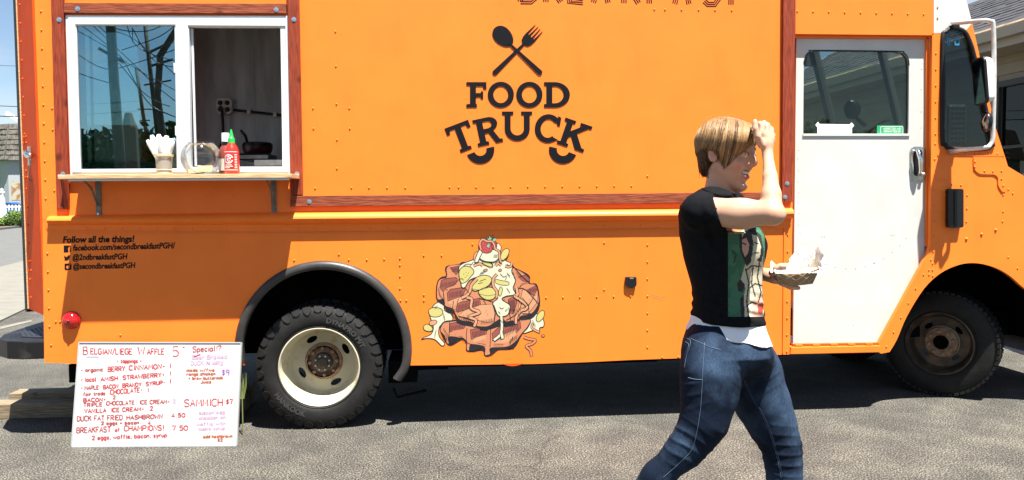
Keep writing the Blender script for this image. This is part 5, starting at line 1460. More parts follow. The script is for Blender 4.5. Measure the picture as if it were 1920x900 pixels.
# sauce bottles
def bottle(name, px, Y, s, label, body, capm, capw):
    c = onshelf(px, Y)
    t = thing(name, label, 'bottle', c, 'sauce bottles on the shelf')
    b = MB(); b.lathe([(.0001, .001), (12.5*s, .001), (13.5*s, 2*s), (13.5*s, 36*s), (12.8*s, 44*s), (10.5*s, 51*s), (6.5*s, 57*s), (6*s, 60*s)], c, 'Z', 24)
    b.build('bottle_body', body, t, smooth=True, auto=50)
    b = MB()
    if capw: b.lathe([(6.5*s, 58*s), (6.5*s, 66*s), (4.5*s, 68*s), (3.4*s, 73*s), (1.4*s, 83*s), (.0001, 83.5*s)], c, 'Z', 16)
    else: b.lathe([(7.5*s, 58*s), (7.5*s, 70*s), (7*s, 79*s), (6.8*s, 80*s), (.0001, 80*s)], c, 'Z', 16)
    b.build('bottle_cap', capm, t, smooth=True, auto=35)
    return t, c
redb = mat('hot_sauce_red', (.62, .025, .012), .25, coat=.5, bump=.0006, bscale=200)
tb, cb = bottle('sauce_bottle', 435.5, -.17, pp*.99, 'red chilli sauce bottle with a green nozzle cap and white print on the shelf', redb, mat('green_cap', (.02, .45, .07), .35), True)
# printed emblem: white wreath and lines, on the bottle's round front
def on_bottle(cb, u, z, r): 
    a = u/r
    return cb+Vector((r*math.sin(a), -r*math.cos(a), z))
def bprint(parent, cb, r, plist, wd, m_, nm):
    b = MB()
    for pl in plist:
        pts = [on_bottle(cb, u, z, r) for u, z in pl]
        n = len(pts); L_, Rr = [], []
        for i in range(n):
            a, c2 = pl[max(i-1, 0)], pl[min(i+1, n-1)]
            d_ = Vector((c2[0]-a[0], c2[1]-a[1])); d_ = d_.normalized() if d_.length > 1e-8 else Vector((1, 0))
            L_.append(on_bottle(cb, pl[i][0]-d_.y*wd/2, pl[i][1]+d_.x*wd/2, r)); Rr.append(on_bottle(cb, pl[i][0]+d_.y*wd/2, pl[i][1]-d_.x*wd/2, r))
        b.add(L_+Rr, [(i, i+1, n+i+1, n+i) for i in range(n-1)])
    b.build(nm, m_, parent)
s = pp
rr_ = 13.6*s
pl = []
for k in range(16):
    a = R_(20+k*20.5)
    pl.append([((-3+8.5*math.cos(a))*s, (28+8.5*math.sin(a))*s), ((-3+6.6*math.cos(a+.2))*s, (28+6.6*math.sin(a+.2))*s)])
bprint(tb, cb, rr_, pl, 2.0*s, WHITE, 'printed_wreath')
pl = [[(-5*s, 31*s), (-2*s, 33*s), (-1*s, 29*s), (-5*s, 27*s), (-3*s, 23*s), (0*s, 25*s)], [(-6*s, 29*s), (-4*s, 25*s)], [(1*s, 31*s), (0*s, 27*s)]]
bprint(tb, cb, rr_, pl, 1.6*s, WHITE, 'printed_emblem')
pl = [[(u*s, 41*s) for u in range(-14, 15, 2)], [(u*s, 8*s) for u in range(-14, 15, 2)]] + [[(u*s, z*s) for u in range(-11, -2+k, 2)] for k, z in ((6, 17), (8, 14.5), (3, 12))]
bprint(tb, cb, rr_, pl, 1.0*s, WHITE, 'printed_border')
pl = [[(8*s, z*s), (13*s, z*s)] for z in range(12, 39, 3)]
bprint(tb, cb, rr_, pl, 1.0*s, WHITE, 'printed_text')
tb2, cb2 = bottle('sauce_bottle', 424.5, -.075, pp*.98, 'clear sauce bottle with a white cap standing behind the red chilli bottle', mat('amber_bottle', (.30, .06, .04), .2, trans=.3), WHITE, False)
b = MB(); b.lathe([(13.7*s, 8*s), (13.7*s, 30*s)], cb2, 'Z', 20); b.build('bottle_label', mat('pale_label', (.55, .50, .45), .6), tb2, smooth=True)
b = MB(); b.lathe([(7.8*s, 57*s), (7.8*s, 62*s)], cb2, 'Z', 16); b.build('cap_collar', BLACK_P, tb2, smooth=True)

# griddle and pan on the counter inside
g0, g1 = P(447, 297, 1.55), P(505, 297, 1.55)
gx0, gx1 = P(445, 290, 1.47).x, P(503, 290, 1.47).x
gr = thing('griddle', 'steel edged griddle on the counter inside the serving window', 'griddle', ((gx0+gx1)/2, 1.6, zc_))
b = MB(); b.box((gx0+.01, 1.48, zc_+.002), (gx1-.01, 1.85, zc_+.055)); b.build('griddle_body', BLACK_P, gr, bevel=.004)
b = MB(); b.box((gx0, 1.465, zc_+.012), (gx1, 1.4795, zc_+.040)); b.build('griddle_rail', STEEL, gr, bevel=.002)
pz = zc_+.057
px0, px1 = P(452, 275, 1.62).x, P(509, 275, 1.62).x
pc = Vector(((px0+px1)/2, 1.66, pz))
pn_ = thing('waffle_pan', 'black lidded waffle pan with an upright handle on the griddle', 'pan', pc)
rp = (px1-px0)/2
b = MB(); b.lathe([(.0001, 0), (rp*.85, 0), (rp*.97, .03), (rp, .055), (rp*.99, .062)], pc, 'Z', 32); b.build('pan_body', mat('dark_red_enamel', (.05, .008, .008), .35), pn_, smooth=True, auto=40)
b = MB(); b.lathe([(rp*1.01, .0605), (rp*1.0, .078), (rp*.9, .092), (rp*.3, .10), (.0001, .10)], pc, 'Z', 32); b.build('pan_lid', BLACK_P, pn_, smooth=True, auto=40)
hA, hB = P(463, 266, 1.62), P(452, 244, 1.62)
b = MB(); b.tube([Vector((hA.x, 1.64, pz+.09)), Vector((hA.x-.01, 1.62, (hA.z+hB.z)/2)), Vector((hB.x, 1.60, hB.z))], [.009, .013, .010], 8); b.build('pan_handle', BLACK_P, pn_, smooth=True)

# ================================================================== LUMBER UNDER THE WHEEL
q0, q1 = PG(0, 785), PG(160, 783)
yb = (q0.y+q1.y)/2
xb0 = q0.x-.35
zt1 = P(60, 757, yb).z
b = MB(); b.box((xb0, yb, .001), (P(460, 780, yb).x, yb+.14, max(.04, zt1)))
tag(b.build('timber_beam', BEAM, bevel=.003), 'weathered timber beam on the asphalt, nearer of the two by the menu board', 'timber', 'timbers lying under the rear of the truck')
b = MB(); b.box((P(38, 745, yb+.3).x, yb+.16, .001), (P(460, 780, yb).x, yb+.30, max(.04, zt1)+.035))
tag(b.build('timber_beam', BEAM, bevel=.003), 'thicker timber beam behind the nearer one, in the shade of the truck', 'timber', 'timbers lying under the rear of the truck')
# grass blades poking out beside the board
b = MB()
gp = PG(453, 745)
gp = P(453, 705, BR_.y+.22)
for k in range(7):
    a = rnd()*6; p0 = Vector((gp.x+.005*k-.02, gp.y, gp.z-.14)); p1 = p0+Vector((.02*math.cos(a), .01, .12+.05*rnd()))
    b.tube([p0, (p0+p1)/2+Vector((.006, 0, 0)), p1], [.003, .0025, .0005], 4)
b.tube([Vector((gp.x, gp.y, .0)), Vector((gp.x, gp.y, gp.z-.12))], .004, 5)
tag(b.build('weed_sprig', mat('weed', (.16, .20, .06), .8)), 'green weed sprig poking out behind the right edge of the menu board', 'weed')

# ================================================================== NEIGHBOURING HOUSE (right)
Fh = Vector((math.sin(YAW), math.cos(YAW), 0)); Rh = Vector((math.cos(YAW), -math.sin(YAW), 0))
def C2W(x, d, z=0.0): q = Rh*x+Fh*d; return Vector((CAM.x+q.x, CAM.y+q.y, z))
S_ = 1.35
d0 = 7.5*S_; ex = 4.8*S_; ez = 1.42+1.58*S_
LE = Vector((-.11, 1)).normalized()
def HW(t, off, z):      # t metres along the eave (0 at d0), off metres inward from the eave
    return C2W(ex+LE.x*t+LE.y*off, d0+LE.y*t-LE.x*off, z)
house = thing('neighbour_house', 'tan sided house with a dark shingle roof behind the truck cab', 'house', HW(0, .5, 0))
T0, T1 = -5.0, 8.5
rise = .577
run = 6.417*S_-4.8*S_
zr = ez+rise*run
def quad(b, a, c, d, e, mi=0): b.add([a, c, d, e], [(0, 1, 2, 3)], mi)
b = MB(); b.hexa([HW(T0, -.02, ez+.0), HW(T1, -.02, ez+.0), HW(T1, run, zr), HW(T0, run, zr), HW(T0, -.02, ez+.04), HW(T1, -.02, ez+.04), HW(T1, run, zr+.04), HW(T0, run, zr+.04)])
SH_D = mat('dark_shingle', (.045, .045, .052), .95, var=.45, vscale=9); SH_T = mat('tan_shingle', (.24, .17, .10), .95, var=.35, vscale=9)
b.build('roof_deck', SH_D, house)
def courses(name, u0, u1, m_, tw=.30, ex_=.135):
    b = MB(); n = int((u1-u0)/ex_)
    for i in range(n):
        ua = u0+i*ex_
        za = ez+rise*ua+.045
        t = T0+(i % 2)*tw*.5
        while t < T1:
            th_ = .008+.010*rnd()
            ub = ua+ex_*1.15
            zb_ = za+rise*ex_*1.15
            j = (rnd()-.5)*.015
            c = [HW(t+.006, ua+j, za), HW(t+tw-.006, ua+j, za), HW(t+tw-.006, ub, zb_), HW(t+.006, ub, zb_)]
            b.hexa(c+[p+Vector((0, 0, th_ if k < 2 else .002)) for k, p in enumerate(c)])
            t += tw
    o = b.build(name, m_, house, fixn=False); o['kind'] = 'stuff'
courses('eave_shingles', -.06, .34, SH_T); courses('roof_shingles', .34, run, SH_D)
GUT = mat('gutter_beige', (.42, .39, .32), .6)
b = MB(); b.hexa([HW(T0, -.14, ez-.10), HW(T1, -.14, ez-.10), HW(T1, -.03, ez-.10), HW(T0, -.03, ez-.10), HW(T0, -.17, ez+.02), HW(T1, -.17, ez+.02), HW(T1, -.03, ez+.02), HW(T0, -.03, ez+.02)]); b.build('gutter', GUT, house)
b = MB(); b.hexa([HW(T0, -.028, ez-.20), HW(T1, -.028, ez-.20), HW(T1, 0, ez-.20), HW(T0, 0, ez-.20), HW(T0, -.028, ez-.003), HW(T1, -.028, ez-.003), HW(T1, 0, ez-.003), HW(T0, 0, ez-.003)]); b.build('fascia', GUT, house)
b = MB(); b.hexa([HW(T0, .002, ez-.20), HW(T1, .002, ez-.20), HW(T1, .45, ez-.20), HW(T0, .45, ez-.20), HW(T0, .002, ez-.18), HW(T1, .002, ez-.18), HW(T1, .45, ez-.18), HW(T0, .45, ez-.18)]); b.build('soffit', GUT, house)
WALLM = mat('tan_siding', (.33, .29, .22), .8, var=.08, vscale=4)
wd0, wd1 = -.15, 1.05          # window span along the wall
wz0, wz1 = 1.25, 1.42+207/1500*10.9
def wbox(b, t0, t1, o0, o1, z0, z1, mi=0):
    b.hexa([HW(t0, o0, z0), HW(t1, o0, z0), HW(t1, o1, z0), HW(t0, o1, z0), HW(t0, o0, z1), HW(t1, o0, z1), HW(t1, o1, z1), HW(t0, o1, z1)], mi)
b = MB(); wbox(b, T0, wd0, .48, .60, 0, ez-.18); wbox(b, wd1, T1, .48, .60, 0, ez-.18); wbox(b, wd0, wd1, .48, .60, 0, wz0); wbox(b, wd0, wd1, .48, .60, wz1, ez-.18)
wbox(b, T0, T0+.1, .6, 7, 0, ez-.2); wbox(b, T1-.1, T1, .6, 7, 0, ez-.2)
b.build('wall', WALLM, house)
z = .3
while z < ez-.22:
    z2 = min(z+.155, ez-.19)
    spans = [(T0, T1)] if (z2 <= wz0-.08 or z >= wz1+.08) else [(T0, wd0-.09), (wd1+.09, T1)]
    for a, c in spans:
        b = MB(); b.hexa([HW(a, .445, z), HW(c, .445, z), HW(c, .479, z), HW(a, .479, z), HW(a, .468, z2+.01), HW(c, .468, z2+.01), HW(c, .479, z2+.01), HW(a, .479, z2+.01)])
        b.build('siding_board', WALLM, house)
    z += .155
b = MB(); FR = mat('dark_window_frame', (.035, .033, .03), .5)
for a, c, z0_, z1_ in ((wd0-.08, wd0, wz0-.08, wz1+.08), (wd1, wd1+.08, wz0-.08, wz1+.08), (wd0+.001, wd1-.001, wz0-.08, wz0), (wd0+.001, wd1-.001, wz1, wz1+.08), (wd0+.001, wd1-.001, (wz0+wz1)/2-.02, (wz0+wz1)/2+.02)):
    wbox(b, a, c, .42, .47, z0_, z1_)
hwf = b.build('window_frame', FR, house)
b = MB(); wbox(b, wd0, wd1, .48, .485, wz0, wz1); b.build('window_pane', GLASS_CAB, hwf)
z = wz0+.02; sl0 = None
BLM = mat('blind_slat', (.42, .42, .38), .6)
while z < wz1-.02:
    b = MB(); b.hexa([HW(wd0+.02, .53, z), HW(wd1-.02, .53, z), HW(wd1-.02, .55, z+.012), HW(wd0+.02, .55, z+.012), HW(wd0+.02, .53, z+.004), HW(wd1-.02, .53, z+.004), HW(wd1-.02, .55, z+.016), HW(wd0+.02, .55, z+.016)])
    b.build('blind_slat', BLM, hwf); z += .028
b = MB(); wbox(b, wd0-.2, wd1+.2, .9, .92, wz0-.2, wz1+.1); b.build('room_wall', INT_DARK, house)

# ================================================================== HOUSE ACROSS THE STREET (left)
YH = PG(5, 424).y+6
hc = P(17, 372, YH); hc = Vector((hc.x, YH, 0))
pz_ = lambda y: P(17, y, YH).z
hz_e, hz_t = pz_(300), pz_(231)
lh = thing('shingled_house', 'white house with a tall grey shingled mansard roof across the street at the left edge', 'house', hc)
er = Vector((math.cos(R_(8)), math.sin(R_(8)), 0)); el = Vector((-math.cos(R_(35)), math.sin(R_(35)), 0))
def LW(a, c_, z, o=0.0):  # a along right face, c_ along left face
    return hc+er*a+el*c_+Vector((0, 0, z))
WH = mat('white_stucco', (.36, .38, .40), .85)
b = MB(); b.add([LW(0, 0, 0), LW(10, 0, 0), LW(10, 8, 0), LW(0, 8, 0), LW(0, 0, hz_e), LW(10, 0, hz_e), LW(10, 8, hz_e), LW(0, 8, hz_e)], [(0, 1, 5, 4), (1, 2, 6, 5), (2, 3, 7, 6), (3, 0, 4, 7), (4, 5, 6, 7)])
b.build('wall', WH, lh)
OV, IN = .45, .35
def corner(z_t):  # mansard outline at parameter 0 (eave) .. 1 (top)
    k = -OV+(OV+IN)*z_t; z = hz_e+(hz_t-hz_e)*z_t
    return k, z
b = MB(); vs = []
for t in (0, 1):
    k, z = corner(t); vs += [LW(k, k, z), LW(10-k, k, z), LW(10-k, 8-k, z), LW(k, 8-k, z)]
b.add(vs, [(0, 1, 5, 4), (1, 2, 6, 5), (2, 3, 7, 6), (3, 0, 4, 7), (4, 5, 6, 7), (0, 3, 2, 1)]); b.build('roof', mat('shingle_backing', (.05, .045, .04), .9), lh)
SHG = mat('weathered_shake', (.11, .10, .085), .95, var=.5, vscale=3.5)
b = MB(); rows = 7
for i in range(rows):
    t0, t1 = i/rows, (i+1.12)/rows
    k0, z0_ = corner(t0); k1, z1_ = corner(min(1, t1))
    for face in (0, 1):
        L = 5.0 if face == 0 else 4.0
        s_ = 0.0
        while s_ < L:
            w_ = .16+.14*rnd(); jz = (rnd()-.5)*.05; dd = .05+.04*rnd()
            def pt(s, k, z, o): 
                nrm_ = (-el if face == 0 else -er)
                base = LW(k+s, k, z) if face == 0 else LW(k, k+s, z)
                return base+nrm_*o
            c = [pt(s_+.012, k0, z0_+jz, .01), pt(s_+w_-.012, k0, z0_+jz, .01), pt(s_+w_-.012, k1, z1_, .005), pt(s_+.012, k1, z1_, .005)]
            o_ = [pt(s_+.012, k0, z0_+jz, dd+.03), pt(s_+w_-.012, k0, z0_+jz, dd+.03), pt(s_+w_-.012, k1, z1_, .015), pt(s_+.012, k1, z1_, .015)]
            b.hexa([c[0], c[1], o_[1], o_[0], c[3], c[2], o_[2], o_[3]])
            s_ += w_
b.build('roof_shakes', SHG, lh, fixn=False)['kind'] = 'stuff'
b = MB(); a_ = P(12, 212, YH+1.0); c_ = P(45, 232, YH+1.0)
b.tube([a_, c_], .16, 4); b.build('roof_duct', WHITE, lh)
b = MB(); q0 = P(20, 340, YH); q1 = P(45, 375, YH)
xx0 = (q0.x-hc.x)/er.x; xx1 = (q1.x-hc.x)/er.x
b.add([LW(xx0, -.02, q1.z), LW(xx1+1, -.02, q1.z), LW(xx1+1, -.02, q0.z), LW(xx0, -.02, q0.z)], [(0, 1, 2, 3)]); 
wn = b.build('window', mat('sign_window', (.30, .16, .08), .4, col2=(.45, .40, .30), vscale=3, ramp=(.45, .55)), lh)
b = MB(); b.box((0, 0, 0), (.1, .1, .1)) if False else b.tube([LW(-.02, 1.1, pz_(311)), LW(-.02, 1.1, pz_(340))], .05, 4); b.build('window_frame', FR, lh)
# low white fence with posts
fn = thing('white_fence', 'white fence with a ball topped post before the shingled house', 'fence', PG(5, 424))
yf = PG(5, 424).y
for px in (4, 44, -40):
    q = P(px, 372, yf); b = MB(); z1_ = P(px, 362, yf).z
    b.box((q.x-.12, yf-.12, 0), (q.x+.12, yf+.12, z1_)); b.build('fence_post', WHITE, fn)
    b = MB(); b.lathe([(.17, z1_+.001), (.17, z1_+.06), (.05, z1_+.14), (.10, z1_+.22), (.0001, z1_+.32)], (q.x, yf, 0), 'Z', 12); b.build('post_cap', WHITE, fn, smooth=True, auto=40)
for y0 in (388, 404):
    a_, c_ = P(-40, y0, yf), P(60, y0, yf); b = MB(); b.box((a_.x, yf-.03, a_.z-.05), (c_.x, yf+.03, a_.z+.05)); b.build('fence_rail', WHITE, fn)
x = P(-40, 372, yf).x
while x < P(60, 372, yf).x:
    b = MB(); b.box((x-.045, yf-.055, .05), (x+.045, yf-.031, P(4, 384, yf).z)); b.build('picket', WHITE, fn); x += .2

# ---- leaves
def leaf_cloud(b, c, rad, n, sz, mi=0, shell=.35):
    for _ in range(n):
        d = Vector((random.gauss(0, 1), random.gauss(0, 1), random.gauss(0, 1))).normalized()
        r = (1-shell*rnd()**1.5)*(1+.25*noise.noise(d*2.3+c))
        p = Vector((c.x+d.x*rad[0]*r, c.y+d.y*rad[1]*r, c.z+d.z*rad[2]*r))
        if p.z < .02: continue
        u = Vector((random.gauss(0, 1), random.gauss(0, 1), random.gauss(0, 1))).normalized(); v = u.orthogonal().normalized()
        s = sz*(.6+.8*rnd())
        b.add([p-u*s, p+v*s*.5, p+u*s, p-v*s*.5], [(0, 1, 2, 3)], mi)
def leaf_mat(nm, c1, c2): return mat(nm, c1, .7, col2=c2, vscale=2.5)
LG = leaf_mat('shrub_leaf', (.05, .11, .015), (.13, .22, .03)); LD = leaf_mat('tree_leaf', (.02, .045, .012), (.06, .10, .025))
WOODB = mat('bark', (.06, .045, .035), .9)
for px, Yo, w_, h_, lab in ((31, 0, .75, .85, 'rounded light green shrub across the street, just left of the open truck door'), (4, .3, .7, .45, 'low dull green shrub at the left edge of the picture')):
    base = PG(px, 427); base.y += Yo; base.z = .1
    s_t = thing('shrub', lab, 'shrub', base, 'shrubs along the far kerb')
    b = MB()
    for k in range(5):
        leaf_cloud(b, base+Vector(((rnd()-.5)*w_, (rnd()-.5)*w_, h_*(.45+.25*rnd()))), (w_*.55, w_*.55, h_*.5), 650, .055, shell=.6)
    b.build('leaves', LG, s_t, fixn=False)
    b = MB(); b.tube([base, base+Vector((0, 0, h_*.5))], .04, 6); b.build('stem', WOODB, s_t)

# ---- cars
def make_car(label, paint, L=4.6, Wd=1.82, H=1.7, suv=True):
    t = thing('parked_car', label, 'car', (0, 0, 0))
    hw = Wd/2
    low = [(-L/2, .35), (-L/2+.02, .75), (-L/2+.10, 1.0), (L/2-1.25, 1.02), (L/2-.25, .85), (L/2, .62), (L/2, .30)]
    wr, wc = .36, (-L/2+.85, L/2-.85)
    bot = []
    for cx in reversed(wc):
        bot += [(cx+.43, .28)] + [(cx+.43*math.cos(a), .34+.43*math.sin(a)) for a in np.linspace(.05, math.pi-.05, 9)] + [(cx-.43, .28)]
    outline = low+bot
    b = MB()
    b.prism([(x, -hw, z) for x, z in outline], [], (0, Wd, 0))
    b.build('car_body', paint, t, bevel=.05)
    top = [(-L/2+.12, 1.0), (-L/2+.30, H-.06), (-L/2+.55, H), (L/2-2.3, H-.01), (L/2-1.25, 1.03)] if suv else [(-L/2+.5, 1.0), (-L/2+1.15, H), (L/2-2.4, H), (L/2-1.3, 1.03)]
    b = MB(); n = len(top); vs = []
    for sgn in (-1, 1): vs += [(x, sgn*(hw-.06-.16*(z-1)/(H-1)), z) for x, z in top]
    b.add(vs, [tuple(range(n)), tuple(reversed(range(n, 2*n)))] + [(i, (i+1) % n, (i+1) % n+n, i+n) for i in range(n)])
    b.build('cabin', paint, t, bevel=.04)
    gm = mat('car_glass', (.02, .025, .03), .05, spec=.8) if 'car_glass' not in MATS else MATS['car_glass']
    for sgn in (-1, 1):
        for (xa, xb, xc, xd) in ((-L/2+.42, -L/2+1.35, -L/2+1.35, -L/2+.50), (-L/2+1.42, -L/2+2.3, -L/2+2.25, -L/2+1.42)):
            ya = sgn*(hw-.055-.16*.04/(H-1)); yb_ = sgn*(hw-.055-.16*(H-1.12)/(H-1)); 
            b = MB(); b.add([(xa, ya, 1.05), (xb, ya, 1.05), (xc, yb_, H-.12), (xd, yb_, H-.12)], [(0, 1, 2, 3)]); b.build('side_window', gm, t)
    b = MB(); b.add([(L/2-1.30, -hw+.16, 1.08), (L/2-1.30, hw-.16, 1.08), (L/2-2.2, hw-.28, H-.07), (L/2-2.2, -hw+.28, H-.07)], [(0, 1, 2, 3)])
    for i in range(4): b.v[i] = (b.v[i][0]+.03, b.v[i][1], b.v[i][2]+.02)
    b.build('windscreen', gm, t)
    for cx in wc:
        for sgn in (-1, 1):
            b = MB(); b.lathe([(.0001, -.10), (.2, -.10), (.24, -.115), (.34, -.115), (wr, -.09), (wr, .09), (.30, .11), (.0001, .11)], (cx, sgn*(hw-.12), wr-.01), 'Y', 24)
            w_ = b.build('car_wheel', TYRE, t, smooth=True, auto=35)
            b = MB(); b.lathe([(.0001, 0), (.21, 0), (.22, .01)], (cx, sgn*(hw-.12)+sgn*.118, wr-.01), 'Y', 20); b.build('wheel_cover', ALU, w_)
    for sgn in (-1, 1):
        b = MB(); b.box((L/2-.12, sgn*(hw-.42), .62), (L/2+.004, sgn*(hw-.08), .76)); b.build('headlight', WHITE, t, bevel=.02)
        b = MB(); b.box((-L/2-.004, sgn*(hw-.30), .78), (-L/2+.1, sgn*(hw-.06), .94)); b.build('tail_light', RED_LENS, t, bevel=.02)
    return t
def place(t, loc, rz):
    t.matrix_basis = Matrix.Translation(loc) @ Matrix.Rotation(rz, 4, 'Z')
cdk = make_car('black tall car parked behind the truck nose at the right edge', mat('black_car_paint', (.010, .010, .012), .2, coat=.6), L=4.5, Wd=1.75, H=1.84)
fa = math.atan2(Fh.y, Fh.x)
place(cdk, C2W(5.62, 7.55, 0), fa)
cbl = make_car('blue and white car parked behind the fence of the shingled house', mat('blue_car_paint', (.03, .12, .40), .25, coat=.5), L=4.3, Wd=1.7, H=1.45, suv=False)
place(cbl, Vector((P(48, 380, yf+2.6).x, yf+2.6, .05)), R_(5))

# ================================================================== ACROSS THE LOT, BEHIND THE CAMERA (mirrored in the serving window)
def MR(px, py, Ym):
    p = P(px, py, Ym); return Vector((p.x, -p.y+.06, p.z))
POLEM = mat('pole_wood', (.10, .08, .06), .9, var=.3, vscale=6)
def upole(label, pts, r, arms, Ym):
    w = [MR(x, y, Ym) for x, y in pts]
    # down to the ground along the last segment
    d = (w[-1]-w[-2]).normalized(); g0 = w[-1]+d*(w[-1].z/(-d.z)); 
    t = thing('utility_pole', label, 'utility pole', g0, 'utility poles across the lot')
    d2 = (w[0]-w[1]).normalized()
    b = MB(); b.tube([w[0]+d2*2.0]+w+[g0], [r*.8]+[r*.9]*(len(w)-1)+[r, r], 10); b.build('pole', POLEM, t, smooth=True)
    for (xa, ya, xb, yb2) in arms:
        b = MB(); b.tube([MR(xa, ya, Ym-.15), MR(xb, yb2, Ym-.15)], r*.4, 4); b.build('crossarm', POLEM, t)
    return t
upole('stout leaning utility pole mirrored large in the left window pane', [(210, 50), (216, 150), (223, 247)], .105, [(188, 92, 234, 118)], 12)
upole('bent slender pole mirrored at the right of the window pane', [(322, 73), (302, 105), (297, 180), (304, 237)], .085, [(284, 98, 326, 78), (286, 124, 326, 112)], 15)
upole('distant utility pole with one wide crossarm mirrored mid pane', [(285, 151), (290, 195), (295, 236)], .09, [(271, 160, 322, 151)], 26)
upole('farthest small utility pole mirrored low in the pane', [(267, 200), (270, 220), (274, 242)], .10, [(259, 205, 284, 205), (263, 226, 282, 226)], 38)
wr = thing('overhead_wires', 'tangle of overhead wires mirrored across the blue window pane', 'wires', MR(223, 300, 12))
for pts in ([(60, 20), (144, 57), (206, 92), (232, 112), (262, 165), (294, 190), (320, 200)], [(80, 10), (154, 48), (215, 95)], [(150, 10), (176, 48), (208, 78)], [(170, 30), (190, 52), (210, 72)], [(222, 115), (250, 150), (285, 198), (330, 220)], [(222, 92), (262, 130), (288, 156), (330, 190)], [(150, 20), (218, 54), (270, 60), (304, 50), (340, 30)],
            [(218, 60), (250, 72), (290, 105), (340, 150)], [(240, 48), (252, 80), (280, 100), (340, 118)], [(144, 100), (200, 130), (260, 118), (340, 90)], [(250, 52), (270, 90), (300, 120), (345, 128)], [(60, 95), (150, 138), (222, 160)], [(225, 108), (240, 118), (275, 140), (340, 175)], [(230, 95), (300, 70), (340, 40)], [(262, 205), (300, 208), (340, 224)], [(250, 50), (251, 80)]):
    b = MB(); b.tube([MR(x, y, 13) for x, y in smooth(pts, k=4)], .010, 5); b.build('wire', BLACK_P, wr, smooth=True)
st_t = MR(247, 268, 20); tp_t = MR(242, 212, 20)
b = MB(); b.tube([tp_t, (st_t+tp_t)/2, Vector((st_t.x, st_t.y, 0))], [.10, .22, .30], 9)
tag(b.build('dead_tree_trunk', mat('dead_wood', (.16, .09, .06), .9)), 'bare brown broken tree trunk mirrored between the poles', 'tree')
for i, (px, py, Ym, wd_) in enumerate(((150, 232, 24, 1.7), (190, 250, 22, 1.6), (228, 244, 25, 1.8), (262, 232, 24, 1.8), (300, 228, 25, 1.9), (338, 236, 22, 1.7), (110, 225, 24, 2.0), (385, 225, 26, 2.2), (600, 210, 27, 3), (900, 220, 27, 3), (1250, 205, 27, 3.4), (1600, 215, 27, 3))):
    top = MR(px, py, Ym); base = Vector((top.x, top.y, 0))
    tt = thing('bushy_tree', 'dark bushy tree in the row of trees across the lot', 'tree', base, 'row of bushy trees across the lot')
    b = MB(); b.tube([base, base+Vector((.1, 0, top.z*.6))], [.16, .08], 7); b.build('trunk', WOODB, tt)
    b = MB()
    for k in range(7):
        leaf_cloud(b, base+Vector(((rnd()-.5)*wd_*1.2, (rnd()-.5)*wd_, top.z*(.30+.42*rnd()))), (wd_*.6, wd_*.6, top.z*.30), 520, .17, shell=.75)
    b.build('crown', LD, tt, fixn=False)
cr2 = make_car('dark grey car parked across the lot behind the photographer', mat('grey_car_paint', (.05, .055, .06), .25, coat=.6), L=4.4, Wd=1.8, H=1.5, suv=False)
place(cr2, Vector((MR(240, 320, 9).x, MR(240, 320, 9).y, 0)), R_(10))
# wires in the strip of sky at the left
pw = thing('power_lines', 'two thin power lines crossing the sky left of the truck', 'wires', Vector((P(-60, 300, 48).x, 48, 0)))
for (ya, yb2, r) in ((189, 187, .022), (209, 205, .03), (115, 108, .012)):
    a_, c_ = P(-160, ya+3, 48), P(300, yb2, 48)
    b = MB(); b.tube([a_, (a_+c_)/2-Vector((0, 0, .4)), c_], r, 5); b.build('power_line', BLACK_P, pw)
for px, lab in ((-160, 'utility pole left of the frame carrying the two thin power lines'), (300, 'utility pole hidden behind the truck carrying the two thin power lines')):
    a_ = P(px, 189, 48); t = thing('utility_pole', lab, 'utility pole', Vector((a_.x, 48, 0)), 'roadside utility poles')
    b = MB(); b.tube([Vector((a_.x, 48.2, 0)), Vector((a_.x, 48.2, a_.z+3.5))], [.16, .12], 9); b.build('pole', POLEM, t, smooth=True)
    b = MB(); b.box((a_.x-1.1, 48.0, a_.z-.1), (a_.x+1.1, 48.1, a_.z+.02)); b.build('crossarm', POLEM, t)
